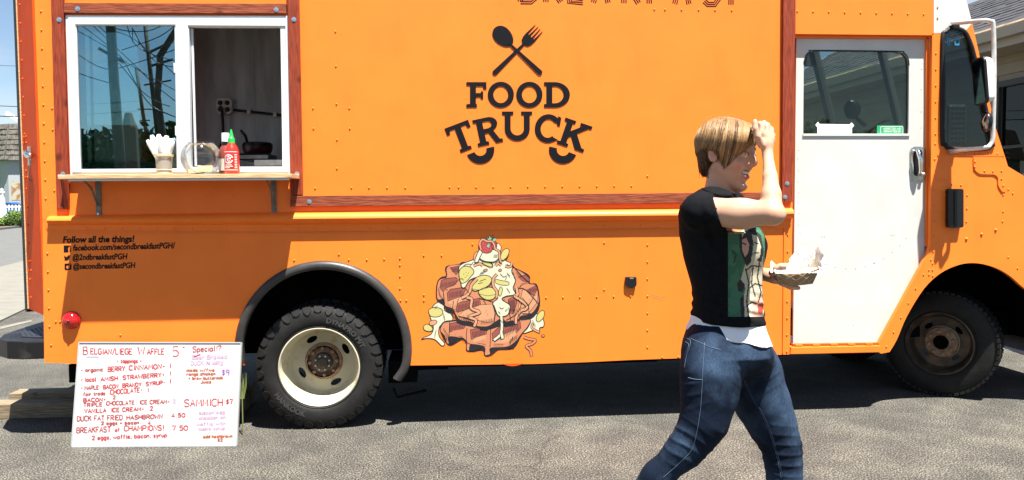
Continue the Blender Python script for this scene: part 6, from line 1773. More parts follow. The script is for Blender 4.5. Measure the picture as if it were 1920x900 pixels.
# ================================================================== PERSON
D0 = 2.68
MC = Matrix((RT, F_, UP)).transposed().to_4x4(); MC.translation = CAM     # (right, forward, up) -> world
def L3(px, py, d=0.0):
    D = D0+d
    return np.array([(px-960)*D/FPX, D, -(py-450)*D/FPX])
class Field:
    def __init__(s, lo, hi, h):
        s.lo = np.array(lo, float); s.h = h
        s.n = np.ceil((np.array(hi)-s.lo)/h).astype(int)+1
        s.F = np.full(s.n, 1.0, np.float32)
        s.ax = [(s.lo[i]+h*np.arange(s.n[i])).astype(np.float32) for i in range(3)]
    def block(s, lo, hi, m):
        i0 = np.clip(np.floor((np.array(lo)-m-s.lo)/s.h).astype(int), 0, s.n-1)
        i1 = np.clip(np.ceil((np.array(hi)+m-s.lo)/s.h).astype(int)+1, 1, s.n)
        sl_ = tuple(slice(a, b) for a, b in zip(i0, i1))
        X, Y, Z = (s.ax[i][sl_[i]] for i in range(3))
        return sl_, X[:, None, None], Y[None, :, None], Z[None, None, :]
    def op(s, sl_, d, k, mode='u'):
        A = s.F[sl_]
        if A.size == 0: return
        if mode == 'u':
            if k > 0:
                hh = np.maximum(k-np.abs(A-d), 0)/k
                s.F[sl_] = np.minimum(A, d)-hh*hh*k*.25
            else: s.F[sl_] = np.minimum(A, d)
        else:
            d = -d
            if k > 0:
                hh = np.maximum(k-np.abs(A-d), 0)/k
                s.F[sl_] = np.maximum(A, d)+hh*hh*k*.25
            else: s.F[sl_] = np.maximum(A, d)
    def cone(s, a, b, ra, rb, k=.01, mode='u'):
        a = np.array(a, np.float32); b = np.array(b, np.float32); r = max(ra, rb)
        sl_, X, Y, Z = s.block(np.minimum(a, b)-r, np.maximum(a, b)+r, k+.012)
        ba = b-a; L2 = max(float(ba@ba), 1e-12)
        t = np.clip(((X-a[0])*ba[0]+(Y-a[1])*ba[1]+(Z-a[2])*ba[2])/L2, 0, 1)
        d = np.sqrt((X-a[0]-t*ba[0])**2+(Y-a[1]-t*ba[1])**2+(Z-a[2]-t*ba[2])**2)-(ra+(rb-ra)*t)
        s.op(sl_, d, k, mode)
    def ell(s, c, r, Rm=None, k=.01, mode='u'):
        c = np.array(c, np.float32); r = np.array(r, np.float32); m = r.max()
        sl_, X, Y, Z = s.block(c-m, c+m, k+.012)
        x, y, z = X-c[0], Y-c[1], Z-c[2]
        if Rm is not None:       # rows of Rm: local axes in field space
            x, y, z = (x*Rm[i][0]+y*Rm[i][1]+z*Rm[i][2] for i in range(3))
        k0 = np.sqrt((x/r[0])**2+(y/r[1])**2+(z/r[2])**2); k1 = np.sqrt((x/r[0]**2)**2+(y/r[1]**2)**2+(z/r[2]**2)**2)+1e-9
        s.op(sl_, (k0*(k0-1)/k1).astype(np.float32), k, mode)
    def loft(s, rows, k=.01, infl=0.0, pw=2.0):
        """rows: (py, pxL, pxR, d centre, half depth) from top to bottom"""
        V = np.array([L3(0, r[0], r[3])[2] for r in rows]); uL = np.array([L3(r[1], 0, r[3])[0] for r in rows])-infl; uR = np.array([L3(r[2], 0, r[3])[0] for r in rows])+infl
        W = np.array([D0+r[3] for r in rows]); B = np.array([r[4] for r in rows])+infl
        o = np.argsort(V); V, uL, uR, W, B = V[o], uL[o], uR[o], W[o], B[o]
        sl_, X, Y, Z = s.block((uL.min(), (W-B).min(), V[0]), (uR.max(), (W+B).max(), V[-1]), k+.012)
        z = Z.ravel()
        f = lambda q: np.interp(z, V, q).astype(np.float32)[None, None, :]
        l_, r_, w_, b_ = f(uL), f(uR), f(W), f(B)
        a_ = (r_-l_)/2; c_ = (r_+l_)/2
        q = (np.abs((X-c_)/a_)**pw+np.abs((Y-w_)/b_)**pw)**(1/pw)
        d = (q-1)*np.minimum(a_, b_)
        d = np.maximum(d, np.maximum(Z-V[-1], V[0]-Z))
        s.op(sl_, d.astype(np.float32), k)
    def plane(s, p, n, k=0.0, region=None):
        """cut away everything on the +n side of the plane"""
        n = np.array(n, float); n /= np.linalg.norm(n)
        if region: sl_, X, Y, Z = s.block(region[0], region[1], 0)
        else: sl_, X, Y, Z = s.block(s.lo, s.lo+s.h*s.n, 0)
        d = (X-p[0])*n[0]+(Y-p[1])*n[1]+(Z-p[2])*n[2]
        s.op(sl_, (-d).astype(np.float32), k, 'cut')
    def mesh(s):
        F = s.F
        S = F < 0
        nx, ny, nz = F.shape
        cnt = np.zeros((nx-1, ny-1, nz-1), np.float32); acc = np.zeros((nx-1, ny-1, nz-1, 3), np.float32)
        def edges(ax):
            sa = [slice(None)]*3; sb = [slice(None)]*3
            sa[ax] = slice(0, -1); sb[ax] = slice(1, None)
            A, B = F[tuple(sa)], F[tuple(sb)]
            cr_ = (A < 0) != (B < 0)
            t = np.where(cr_, A/(A-B+1e-20), 0)
            return cr_, t
        quads = []
        ed = [edges(i) for i in range(3)]
        for ax in range(3):
            cr_, t = ed[ax]
            o = [i for i in range(3) if i != ax]
            for da in (0, 1):
                for db in (0, 1):
                    sl_ = [slice(None)]*3
                    sl_[o[0]] = slice(da, cnt.shape[o[0]]+da); sl_[o[1]] = slice(db, cnt.shape[o[1]]+db)
                    c_ = cr_[tuple(sl_)]; tt = t[tuple(sl_)]
                    cnt += c_
                    acc[..., ax] += np.where(c_, tt, 0)
                    acc[..., o[0]] += c_*da; acc[..., o[1]] += c_*db
        act = cnt > 0
        idx = np.full(cnt.shape, -1, np.int64); pos = np.argwhere(act)
        idx[act] = np.arange(len(pos))
        V = s.lo+s.h*(pos+acc[act]/cnt[act][:, None])
        for ax in range(3):
            cr_, _ = ed[ax]; o = [i for i in range(3) if i != ax]
            e = np.argwhere(cr_)
            e = e[(e[:, o[0]] > 0) & (e[:, o[0]] < F.shape[o[0]]-1) & (e[:, o[1]] > 0) & (e[:, o[1]] < F.shape[o[1]]-1)]
            def at(da, db):
                q = e.copy(); q[:, o[0]] -= da; q[:, o[1]] -= db
                return idx[q[:, 0], q[:, 1], q[:, 2]]
            Q = np.stack([at(1, 1), at(0, 1), at(0, 0), at(1, 0)], 1)
            neg = S[e[:, 0], e[:, 1], e[:, 2]]
            if ax == 1: neg = ~neg
            Q[~neg] = Q[~neg][:, ::-1]
            quads.append(Q)
        return V, np.concatenate(quads)
def sdf_mesh(name, fld, mats, parent, smooth_it=2, col=None):
    V, Q = fld.mesh()
    # a couple of laplacian passes
    for _ in range(smooth_it):
        S_ = np.zeros_like(V); C_ = np.zeros(len(V))
        for a, b in ((0, 1), (1, 2), (2, 3), (3, 0)):
            np.add.at(S_, Q[:, a], V[Q[:, b]]); np.add.at(S_, Q[:, b], V[Q[:, a]])
            np.add.at(C_, Q[:, a], 1); np.add.at(C_, Q[:, b], 1)
        V = V*.5+.5*S_/C_[:, None]
    me = bpy.data.meshes.new(name)
    me.vertices.add(len(V)); me.vertices.foreach_set('co', V.astype(np.float32).ravel())
    me.loops.add(Q.size); me.loops.foreach_set('vertex_index', Q.astype(np.int32).ravel())
    me.polygons.add(len(Q)); me.polygons.foreach_set('loop_start', np.arange(0, Q.size, 4, dtype=np.int32)); me.polygons.foreach_set('loop_total', np.full(len(Q), 4, np.int32))
    me.update(); me.validate()
    me.polygons.foreach_set('use_smooth', [True]*len(me.polygons))
    for m_ in mats: me.materials.append(m_)
    if col is not None:
        c = np.ones((len(V), 4), np.float32); c[:, :3] = col(V)
        ca = me.color_attributes.new('Col', 'FLOAT_COLOR', 'POINT'); ca.data.foreach_set('color', c.ravel())
    o = link(bpy.data.objects.new(name, me), parent, MC)
    return o, V, Q
def wav(X, Y, Z, f, seed, n=7):
    rs = np.random.RandomState(seed); out = 0
    for i in range(n):
        v = rs.normal(size=3); v /= np.linalg.norm(v); ph = rs.rand()*6.28; ff = f*(.6+.9*rs.rand())
        out = out+np.sin((X*v[0]+Y*v[1]+Z*v[2])*ff+ph)
    return out/n

# head frame -> camera frame
HS = 1.06
hy, hp = R_(39), R_(8)
f1 = np.array([math.cos(hy)*math.cos(hp), -math.sin(hy)*math.cos(hp), -math.sin(hp)])
l1 = np.array([math.sin(hy), math.cos(hy), 0.0])
u1 = np.cross(l1, -f1); u1 = u1 if u1[2] > 0 else -u1
HC = L3(1361, 287, 0)
HRM = np.array([f1, l1, u1])
def H(x, y, z): return HC+HS*(f1*x+l1*y+u1*z)
def toH(V): return ((V-HC) @ HRM.T)/HS

SKIN = vcol_mat('skin', .48, sss=.25, bump=.0003, bscale=300)
foot = L3(1440, 1150, 0)
fw_ = MC @ Vector(tuple(foot))
PERS = thing('person', 'smiling woman in black printed t-shirt and jeans, one arm raised, walking past the truck', 'person', (fw_.x, fw_.y, 0))

J = {k: L3(*v) for k, v in dict(
    sh_n=(1314, 398, -.135), el_n=(1447, 400, -.27), fa1=(1446, 366, -.245), fa2=(1444, 332, -.215), wr_n=(1439.5, 290, -.17),
    sh_f=(1366, 392, .14), el_f=(1388, 508, .22), wr_f=(1441, 516, .045)).items()}
# ---- body
lo = np.minimum.reduce([L3(1090, 205, -.36), L3(1090, 1185, -.36)]); hi = np.array([L3(1560, 0, .3)[0], D0+.32, L3(0, 205, .3)[2]])
lo = np.array([L3(1080, 0, .2)[0], D0-.36, L3(0, 1190, .2)[2]])
BF = Field(lo, hi, .0038)
k = .02
BF.loft([(372, 1318, 1372, 0, .07), (385, 1290, 1385, 0, .13), (400, 1284, 1396, 0, .145), (440, 1284, 1410, 0, .135), (500, 1296, 1416, 0, .12), (560, 1308, 1416, 0, .115), (600, 1304, 1420, 0, .12), (650, 1298, 1426, 0, .125), (690, 1305, 1420, 0, .11)], k=.03)
BF.cone(L3(1346, 378, .01), L3(1353, 325, 0), .052, .046, .025)
for a, b, ra, rb, kk in (('sh_n', 'el_n', .050, .0350, .02), ('el_n', 'fa1', .0335, .0290, .012), ('fa1', 'fa2', .0290, .0215, .010), ('fa2', 'wr_n', .0215, .0155, .008), ('sh_f', 'el_f', .046, .036, .02), ('el_f', 'wr_f', .034, .021, .015)):
    BF.cone(J[a], J[b], ra, rb, kk)
BF.ell(L3(1392, 402, -.21), (.060, .044, .044), k=.025)
BF.cone(L3(1458, 404, -.275), L3(1462, 402, -.272), .017, .015, .02)      # elbow point
# legs inside the jeans
leg_n = [(1340, 660, -.07, .070), (1332, 740, -.08, .060), (1326, 785, -.085, .055), (1300, 828, -.08, .043), (1232, 896, -.04, .034), (1144, 1000, .0, .036)]
leg_f = [(1398, 660, .08, .072), (1440, 770, .09, .058), (1466, 838, .09, .045), (1470, 910, .09, .040), (1477, 1100, .09, .034)]
for lg_ in (leg_n, leg_f):
    for (x, y, d, r), (x2, y2, d2, r2) in zip(lg_, lg_[1:]): BF.cone(L3(x, y, d), L3(x2, y2, d2), r, r2, .02)
BF.cone(L3(1144, 1000, 0), L3(1120, 1085, 0), .034, .026, .02); BF.cone(L3(1477, 1100, .09), L3(1545, 1145, .07), .034, .026, .02)
# head
def hc(a, b, ra, rb, k=.008, mode='u'): BF.cone(H(*a), H(*b), ra*HS, rb*HS, k, mode)
def he(c, r, k=.012, mode='u', rot=None):
    Rm = HRM if rot is None else rot @ HRM
    BF.ell(H(*c), np.array(r)*HS, Rm, k, mode)
he((-.002, 0, .028), (.080, .068, .074)); he((.028, 0, .012), (.056, .060, .062)); he((.030, 0, -.035), (.044, .052, .050))
hc((.0, -.050, -.045), (.058, -.012, -.098), .016, .014, .02); hc((.0, .050, -.045), (.058, .012, -.098), .016, .014, .02)
he((.064, 0, -.098), (.020, .023, .017), .014)                       # chin
he((.056, 0, -.060), (.028, .037, .028), .015); he((.060, 0, -.015), (.025, .028, .030), .015); hc((.076, 0, .006), (.086, 0, -.026), .011, .0135, .010)                       # muzzle
he((.058, -.036, -.030), (.022, .020, .020), .016); he((.058, .036, -.030), (.022, .020, .020), .016)     # smiling cheeks
he((.074, -.026, .020), (.010, .022, .008), .012); he((.074, .026, .020), (.010, .022, .008), .012)       # brows
he((.090, -.032, .000), (.015, .017, .011), .010, 's'); he((.090, .032, .000), (.015, .017, .011), .010, 's')
he((.074, -.031, .001), (.0135, .0145, .0115), .003); he((.074, .031, .001), (.0135, .0145, .0115), .003)    # lids over the eyeballs
hc((.080, 0, .012), (.0985, 0, -.021), .0072, .0085, .010)              # nose
he((.0955, 0, -.0255), (.0105, .0105, .0092), .006)
he((.089, -.012, -.029), (.009, .0065, .0065), .005); he((.089, .012, -.029), (.009, .0065, .0065), .005)
he((.094, -.007, -.0355), (.005, .003, .004), .002, 's')
for sg in (-1, 1):                                                   # lips and smile
    hc((.0835, 0, -.0495), (.0590, sg*.037, -.0425), .0050, .0035, .005)
    hc((.0815, 0, -.0690), (.0590, sg*.036, -.0460), .0058, .0035, .005)
he((.084, 0, -.0570), (.023, .0320, .0070), .003, 's'); 
for sg in (-1, 1): he((.0885, sg*.031, .0005), (.0065, .0115, .0025), .0018, 's')
he((.078, 0, -.088), (.004, .02, .003), .008, 's') if False else None
he((.078, 0, -.088), (.010, .03, .005), .008, 's')
# ears
for sg in (-1, 1):
    c = (-.010, sg*.068, -.006)
    he(c, (.017, .008, .029), .006)
    he((-.008, sg*.077, -.004), (.009, .005, .018), .003, 's')
    he((-.004, sg*.071, -.024), (.009, .006, .010), .005)
# near hand: back of the hand towards us, fingers curled into the hair, thumb up
def chain(pts, rs, k=.004):
    for i in range(len(pts)-1): BF.cone(L3(*pts[i]), L3(*pts[i+1]), rs[i], rs[i+1], k)
chain([(1439.5, 291, -.17), (1436, 270, -.163), (1432, 255, -.16)], [.0155, .0185, .0185], .008)
chain([(1441, 280, -.155), (1441, 262, -.145), (1441, 250, -.14)], [.0145, .0185, .018], .009)
chain([(1427, 250, -.17), (1430, 236, -.163), (1425, 232, -.135), (1418, 240, -.115)], [.0105, .0100, .0088, .0075])
chain([(1434, 248, -.155), (1438, 236, -.145), (1432, 231, -.115), (1424, 238, -.095)], [.0110, .0105, .009, .0078])
chain([(1441, 252, -.142), (1445, 243, -.128), (1440, 238, -.100), (1430, 242, -.085)], [.0105, .0098, .0085, .0072])
chain([(1446, 262, -.130), (1449, 254, -.115), (1445, 248, -.090), (1436, 250, -.078)], [.0092, .0084, .0075, .0065])
chain([(1428, 272, -.175), (1420.5, 256, -.185), (1416, 241, -.186), (1415.8, 228, -.184)], [.0125, .0112, .0098, .0082])
# far hand under the tray
chain([(1441, 516, .045), (1452, 519, .035), (1462, 524, .03)], [.021, .022, .018], .01)
for dy, dd, ln in ((0, -.012, 0), (1, .012, 3), (0, .034, 1), (-2, .054, -4)):
    chain([(1460, 523+dy, .02+dd), (1468+ln, 532+dy, .01+dd), (1481+ln, 538+dy, .012+dd), (1494+ln, 539+dy, .02+dd)], [.0105, .0098, .0088, .0075])
chain([(1448, 512, .0), (1455, 503, -.022), (1464, 499, -.028), (1472, 500, -.028)], [.0125, .0108, .0095, .0080])
def skin_col(V):
    h = toH(V)
    base = np.array([.54, .31, .205]); out = np.tile(base, (len(V), 1))
    def blob(c, r, colr, st):
        d = np.sqrt((((h-np.array(c))/np.array(r))**2).sum(1)); w_ = np.clip(1.25-d, 0, 1)[:, None]*st
        out[:] = out*(1-w_)+np.array(colr)*w_
    for sg in (-1, 1): blob((.066, sg*.038, -.032), (.022, .020, .018), (.58, .21, .15), .55); blob((-.008, sg*.076, -.006), (.02, .014, .03), (.62, .24, .17), .6)
    blob((.100, 0, -.026), (.014, .014, .012), (.66, .27, .19), .5)
    for sg in (-1, 0, 1):
        blob((.083-.006*abs(sg), sg*.014, -.0495), (.013, .014, .0048), (.50, .13, .11), .95); blob((.083-.006*abs(sg), sg*.014, -.0695), (.012, .014, .006), (.52, .14, .12), .95)
    blob((.080, 0, -.0585), (.015, .027, .009), (.14, .02, .02), 1.0)
    for sg in (-1, 1):
        blob((.082, sg*.030, .004), (.010, .014, .0035), (.06, .03, .02), .95); blob((.083, sg*.028, .021), (.010, .018, .004), (.20, .10, .05), .9)
    t = L3(1415.8, 226, -.184); d = np.sqrt(((V-t)**2).sum(1)); w_ = np.clip(1.4-d/.012, 0, 1)[:, None]*.5
    out[:] = out*(1-w_)+np.array([.62, .24, .18])*w_
    return out
body, BV, BQ = sdf_mesh('body', BF, [SKIN], PERS, 1, skin_col)
def mkb(name, mb, m_, parent, **kw): return mb.build(name, m_, parent, mw=MC, **kw)
# eyeballs, teeth
for sg in (-1, 1):
    c = H(.0748, sg*.031, .0005)
    b = MB(); b.ball(c, .0120, 12, 8); eb = mkb('eyeball', b, WHITE, body, smooth=True)
    b = MB(); q = H(.0838, sg*.0290, .0005); b.ball(q, .0047, 10, 6); mkb('iris', b, BLACK_P, eb, smooth=True)
b = MB()
for i in range(8):
    a = (i-3.5)/3.5*.024
    x = .0815-abs(a)**2*21
    c0 = H(x-.003, a-.0024, -.0615); 
    pts = [H(x-.004, a-.0023, -.0605), H(x, a-.0023, -.0605), H(x, a+.0023, -.0605), H(x-.004, a+.0023, -.0605), H(x-.004, a-.0024, -.0525), H(x+.0006, a-.0024, -.0525), H(x+.0006, a+.0024, -.0525), H(x-.004, a+.0024, -.0525)]
    b.hexa(pts)
mkb('teeth', b, mat('tooth_white', (.80, .77, .70), .3), body)

# ---- t-shirt
SHB = (L3(1255, 640, -.28), )
SF = Field((L3(1258, 0, -.2)[0], D0-.30, L3(0, 640, .2)[2]), (L3(1450, 0, .3)[0], D0+.27, L3(0, 335, .3)[2]), .0034)
shirt_rows = [(350, 1321, 1350, 0, .045), (358, 1307, 1364, 0, .080), (368, 1291, 1376, 0, .125), (384, 1279, 1392, 0, .158), (400, 1275, 1403, 0, .162), (440, 1276, 1419, 0, .155), (480, 1283, 1426, 0, .145), (510, 1291, 1426, 0, .132), (535, 1298, 1425, 0, .128), (565, 1301, 1426, 0, .130), (590, 1298.5, 1429, 0, .141), (612, 1295, 1432, 0, .149), (640, 1290, 1436, 0, .158)]
SF.loft(shirt_rows, k=.0, pw=2.15)
SF.ell(L3(1396, 462, -.075), (.062, .055, .060), k=.05); SF.ell(L3(1408, 462, .06), (.055, .055, .058), k=.05)
SF.cone(L3(1314, 397, -.13), L3(1362, 397, -.185), .063, .053, .035)
SF.cone(L3(1366, 390, .13), L3(1384, 450, .17), .066, .054, .035)
# openings
c_ = L3(1346, 394, -.17); e_ = (J['el_n']-J['sh_n']); e_ /= np.linalg.norm(e_)
cutn = np.array([.90, -.30, .32]); cutn /= np.linalg.norm(cutn)
SF.plane(c_, cutn, .003, region=(np.array([L3(1322, 0, -.2)[0], D0-.30, L3(0, 432, -.2)[2]]), np.array([L3(1440, 0, -.2)[0], D0-.125, L3(0, 350, -.2)[2]])))
SF.plane(L3(1365, 605, 0), (-.03, 0, -1), .002)
# neck opening
SF.cone(L3(1349, 362, 0), L3(1356, 330, 0), .054, .070, .004, 's')
# folds
sl_, X, Y, Z = SF.block(SF.lo, SF.lo+SF.h*SF.n, 0)
vv = lambda py: L3(0, py, 0)[2]
zz_ = (Z-vv(575))/.05
fold = np.exp(-zz_**2)*.0030*np.sin((Z*190+X*55+wav(X, Y, Z*.3, 22, 5)*3.0))
z2 = (Z-vv(440))/.07; fold = fold+np.exp(-z2**2)*np.exp(-((X-L3(1335, 0, -.1)[0])/.06)**2)*.0032*np.sin(X*150+Z*90+wav(X, Y, Z, 20, 8)*2)
SF.F += (fold+.0016*wav(X, Y, Z, 38, 3)).astype(np.float32)
TEE = mat('black_cotton', (.007, .0075, .009), .9, var=.25, vscale=60, bump=.0006, bscale=260, spec=.08)
shirt, SV, SQ = sdf_mesh('t_shirt', SF, [TEE], PERS, 2)

# ---- white undershirt showing below the hem
UF = Field((L3(1262, 0, -.2)[0], D0-.22, L3(0, 672, .2)[2]), (L3(1455, 0, .3)[0], D0+.22, L3(0, 575, .3)[2]), .0034)
UF.loft([(580, 1303, 1424, 0, .124), (600, 1299.5, 1427, 0, .128), (616, 1292, 1430.5, 0, .140), (640, 1282, 1438.5, 0, .160), (665, 1277, 1446, 0, .168)], k=0, pw=2.15, infl=.0045)
UF.plane(L3(1365, 633, 0), (-.20, .0, -1), .002)
sl_, X, Y, Z = UF.block(UF.lo, UF.lo+UF.h*UF.n, 0)
UF.F += (.0018*np.sin(X*70+wav(X, Y, Z, 30, 4)*3)+.0015*wav(X, Y, Z, 45, 9)).astype(np.float32)
sdf_mesh('undershirt', UF, [mat('white_cotton', (.80, .80, .81), .85, bump=.0004, bscale=250)], PERS, 2)

# ---- jeans
JF = Field((L3(1115, 0, .1)[0], D0-.24, L3(0, 1120, .2)[2]), (L3(1520, 0, .3)[0], D0+.26, L3(0, 590, .3)[2]), .0040)
JF.loft([(596, 1299, 1427, 0, .128), (616, 1290, 1431.5, 0, .138), (640, 1282, 1438, 0, .155), (662, 1279, 1446, 0, .163), (680, 1280.5, 1446, .01, .150), (700, 1292, 1440, .04, .105), (728, 1340, 1430, .08, .05)], k=0, pw=2.15)
jn = [(1333, 662, -.070, .092), (1334, 700, -.078, .0935), (1330, 740, -.082, .0850), (1320, 788, -.085, .0740), (1303, 819, -.08, .0595), (1283, 844, -.07, .0555), (1233, 893, -.045, .0465), (1187, 944, -.02, .042), (1150, 985, .0, .038)]
jf = [(1393, 660, .075, .095), (1408, 700, .085, .100), (1429, 756, .092, .089), (1448, 797, .095, .077), (1465, 836, .092, .062), (1469, 870, .092, .0575), (1471, 905, .092, .055), (1476, 1000, .09, .050), (1478, 1085, .09, .044)]
for ch in (jn, jf):
    for (x, y, d, r), (x2, y2, d2, r2) in zip(ch, ch[1:]): JF.cone(L3(x, y, d), L3(x2, y2, d2), r, r2, .030)
sl_, X, Y, Z = JF.block(JF.lo, JF.lo+JF.h*JF.n, 0)
def bump_at(px, py, d, rad): 
    c = L3(px, py, d); return np.exp(-(((X-c[0])**2+(Y-c[1])**2+(Z-c[2])**2)/rad**2))
kn, kf = bump_at(1290, 830, -.1, .085), bump_at(1464, 850, .06, .10)
cr1 = bump_at(1385, 700, -.06, .085)
rdg = lambda p: .5-1.9*np.clip(1-np.abs(np.sin(p)), 0, 1)**2.2
F_add = kn*.0030*rdg((X*.60+Z*.80)*95+wav(X, Y, Z, 24, 1)*2.0) + kf*.0030*rdg((Z*1.0+X*.20)*92+wav(X, Y, Z, 22, 2)*2.2) + cr1*.0026*rdg((Z*.75+X*.8)*70+wav(X, Y, Z, 20, 7)*2.0)
hipf = bump_at(1420, 690, -.03, .09)+bump_at(1300, 735, -.13, .06)
F_add = F_add+hipf*.0018*rdg((Z*.9-X*.5)*85+wav(X, Y, Z, 22, 17)*2.0)
F_add = F_add+.0017*wav(X, Y, Z, 42, 11)+.0022*wav(X*.5, Y*.5, Z*1.6, 26, 12)
JF.F += F_add.astype(np.float32)
DEN = mat('denim', (.0045, .010, .023), .85, col2=(.052, .092, .160), vscale=6, ramp=(.44, .78), detail=6, bump=.0005, bscale=330, spec=.15)
t_ = DEN.node_tree   # fine twill
bsdf = t_.nodes['Principled BSDF']; src = bsdf.inputs['Base Color'].links[0].from_socket
n_ = t_.nodes.new('ShaderNodeTexNoise'); n_.inputs['Scale'].default_value = 1.0; n_.inputs['Detail'].default_value = 3
mp_ = t_.nodes.new('ShaderNodeMapping'); mp_.inputs['Scale'].default_value = (520, 520, 70)
tc_ = t_.nodes.new('ShaderNodeTexCoord'); t_.links.new(tc_.outputs['Object'], mp_.inputs[0]); t_.links.new(mp_.outputs[0], n_.inputs['Vector'])
r_ = t_.nodes.new('ShaderNodeValToRGB'); r_.color_ramp.elements[0].position = .3; r_.color_ramp.elements[0].color = (.55, .57, .62, 1); r_.color_ramp.elements[1].position = .72; r_.color_ramp.elements[1].color = (1.5, 1.48, 1.42, 1)
t_.links.new(n_.outputs['Fac'], r_.inputs[0])
m_ = t_.nodes.new('ShaderNodeMixRGB'); m_.blend_type = 'MULTIPLY'; m_.inputs[0].default_value = 1
t_.links.new(src, m_.inputs[1]); t_.links.new(r_.outputs[0], m_.inputs[2]); t_.links.new(m_.outputs[0], bsdf.inputs['Base Color'])
jeans, JV, JQ = sdf_mesh('jeans', JF, [DEN], PERS, 2)
def bvh(V, Q): return BVHTree.FromPolygons([tuple(v) for v in V], [tuple(int(i) for i in q) for q in Q])
JB = bvh(JV, JQ); SB = bvh(SV, SQ)
def onb(tree, px, py, off=.001):
    d = Vector(((px-960)/FPX, 1, -(py-450)/FPX)).normalized()
    h_ = tree.ray_cast(Vector((0, 0, 0)), d)
    return None if h_[0] is None else h_[0]-d*off
SEAM = mat('seam_thread', (.075, .11, .17), .8); SEAMD = mat('seam_dark', (.008, .016, .045), .9)
def seam(name, pts, r, m_, off=.0006, kk=6):
    q = [onb(JB, x, y, off) for x, y in smooth(pts, k=kk)]
    q = [p for p in q if p is not None]
    if len(q) > 2:
        b = MB(); b.tube(q, r, 5); mkb(name, b, m_, jeans, smooth=True)
seam('side_seam', [(1321, 642), (1318, 690), (1316, 730), (1313, 770), (1306, 812), (1296, 845), (1270, 872), (1242, 897)], .0009, SEAM)
seam('inner_seam', [(1394, 712), (1410, 745), (1432, 785), (1448, 826), (1458, 862), (1465, 898)], .0009, SEAM)
seam('inner_seam_shadow', [(1396, 711), (1412.5, 745), (1434.5, 785), (1450.5, 826), (1460.5, 862), (1467.5, 898)], .0014, SEAMD)
seam('waistband_seam', [(1294, 634), (1312, 642), (1330, 650), (1352, 656)], .0009, SEAM)
seam('pocket_seam', [(1282, 632), (1294, 638), (1293, 650), (1287, 668), (1283, 690)], .0009, SEAM)
seam('pocket_seam', [(1284, 641), (1291, 645), (1289, 655), (1284, 668)], .0009, SEAM)
seam('fly_seam', [(1414, 658), (1410, 672), (1400, 690)], .0011, SEAMD)
seam('hip_crease', [(1290, 708), (1302, 711), (1316, 712)], .0012, SEAM)
# shoes (below the frame)
for pts in ([(1146, 1000, 0), (1128, 1062, 0), (1122, 1092, 0)], [(1478, 1100, .09), (1500, 1140, .08), (1555, 1150, .07)]):
    b = MB(); b.tube([tuple(L3(*p)) for p in pts], [.045, .046, .036], 12); b.ball(tuple(L3(*pts[-1])), .037, 12, 8)
    mkb('shoe', b, BLACK_P, PERS, smooth=True)

# ---- print on the t-shirt: a plain green panel with pale abstract figures
def inpoly(x, y, pl):
    c = False; n = len(pl)
    for i in range(n):
        x1, y1 = pl[i]; x2, y2 = pl[(i+1) % n]
        if (y1 > y) != (y2 > y) and x < (x2-x1)*(y-y1)/(y2-y1)+x1: c = not c
    return c
PCOL = dict(g=(.022, .105, .052), g2=(.035, .14, .07), c=(.50, .45, .31), k=(.015, .01, .01), r=(.28, .03, .02), p=(.50, .28, .20), y=(.48, .36, .10))
FIG = [('c', [(1404, 474), (1416, 482), (1431, 476), (1432, 600), (1395, 600), (1392, 566), (1398, 540), (1389, 524), (1396, 500)]),
    ('g2', [(1372, 520), (1384, 500), (1390, 540), (1386, 585), (1370, 590)]),
    ('k', [(1385, 442), (1396, 430), (1407, 440), (1411, 466), (1408, 492), (1400, 500), (1394, 486), (1388, 470)]),
    ('p', [(1391, 450), (1399, 446), (1405, 458), (1403, 474), (1397, 482), (1392, 470)]),
    ('k', [(1402, 430), (1414, 427), (1427, 442), (1432, 470), (1428, 492), (1418, 488), (1412, 462), (1406, 448)]),
    ('c', [(1410, 440), (1420, 442), (1427, 462), (1425, 482), (1417, 490), (1411, 474), (1413, 458)]),
    ('c', [(1388, 430), (1397, 424), (1404, 430), (1398, 434), (1392, 444)]),
    ('k', [(1382, 530), (1389, 524), (1397, 534), (1392, 548), (1384, 546)]),
    ('k', [(1388, 560), (1395, 552), (1396, 600), (1390, 600)]),
    ('p', [(1412, 560), (1428, 552), (1432, 600), (1410, 600)]), ('r', [(1420, 572), (1430, 566), (1431, 590), (1422, 588)])]
STROKES = [[(1398, 504), (1404, 530), (1400, 566), (1404, 598)], [(1412, 500), (1409, 530), (1416, 556)], [(1424, 492), (1420, 520), (1427, 548), (1422, 566)], [(1400, 506), (1410, 498), (1426, 500)], [(1406, 540), (1416, 532), (1430, 536)], [(1400, 575), (1410, 566), (1418, 570)], [(1393, 456), (1398, 458)], [(1414, 454), (1421, 457)], [(1414, 474), (1422, 474)], [(1372, 470), (1380, 478), (1376, 492)]]
def dseg(x, y, a, b_):
    vx, vy = b_[0]-a[0], b_[1]-a[1]; t = max(0, min(1, ((x-a[0])*vx+(y-a[1])*vy)/(vx*vx+vy*vy+1e-9)))
    return math.hypot(x-a[0]-t*vx, y-a[1]-t*vy)
def print_col(x, y):
    # x, y in photo pixels
    if x < 1389 and y < 438: return 'r' if x < 1376 else 'y'
    for s_ in STROKES:
        for a, b_ in zip(s_, s_[1:]):
            if dseg(x, y, a, b_) < 1.25: return 'k'
    c = 'g2' if noise.noise(Vector((x*.09, y*.07, 1))) > .15 else 'g'
    for k_, pl in FIG:
        if inpoly(x, y, pl): c = k_
    return c
sx0, sx1, sy0, sy1, stp = 1365, 1433, 426, 593, 1.15
nx_, ny_ = int((sx1-sx0)/stp)+1, int((sy1-sy0)/stp)+1
vid = {}; pv = []; pf = []; pcid = []
last = {}
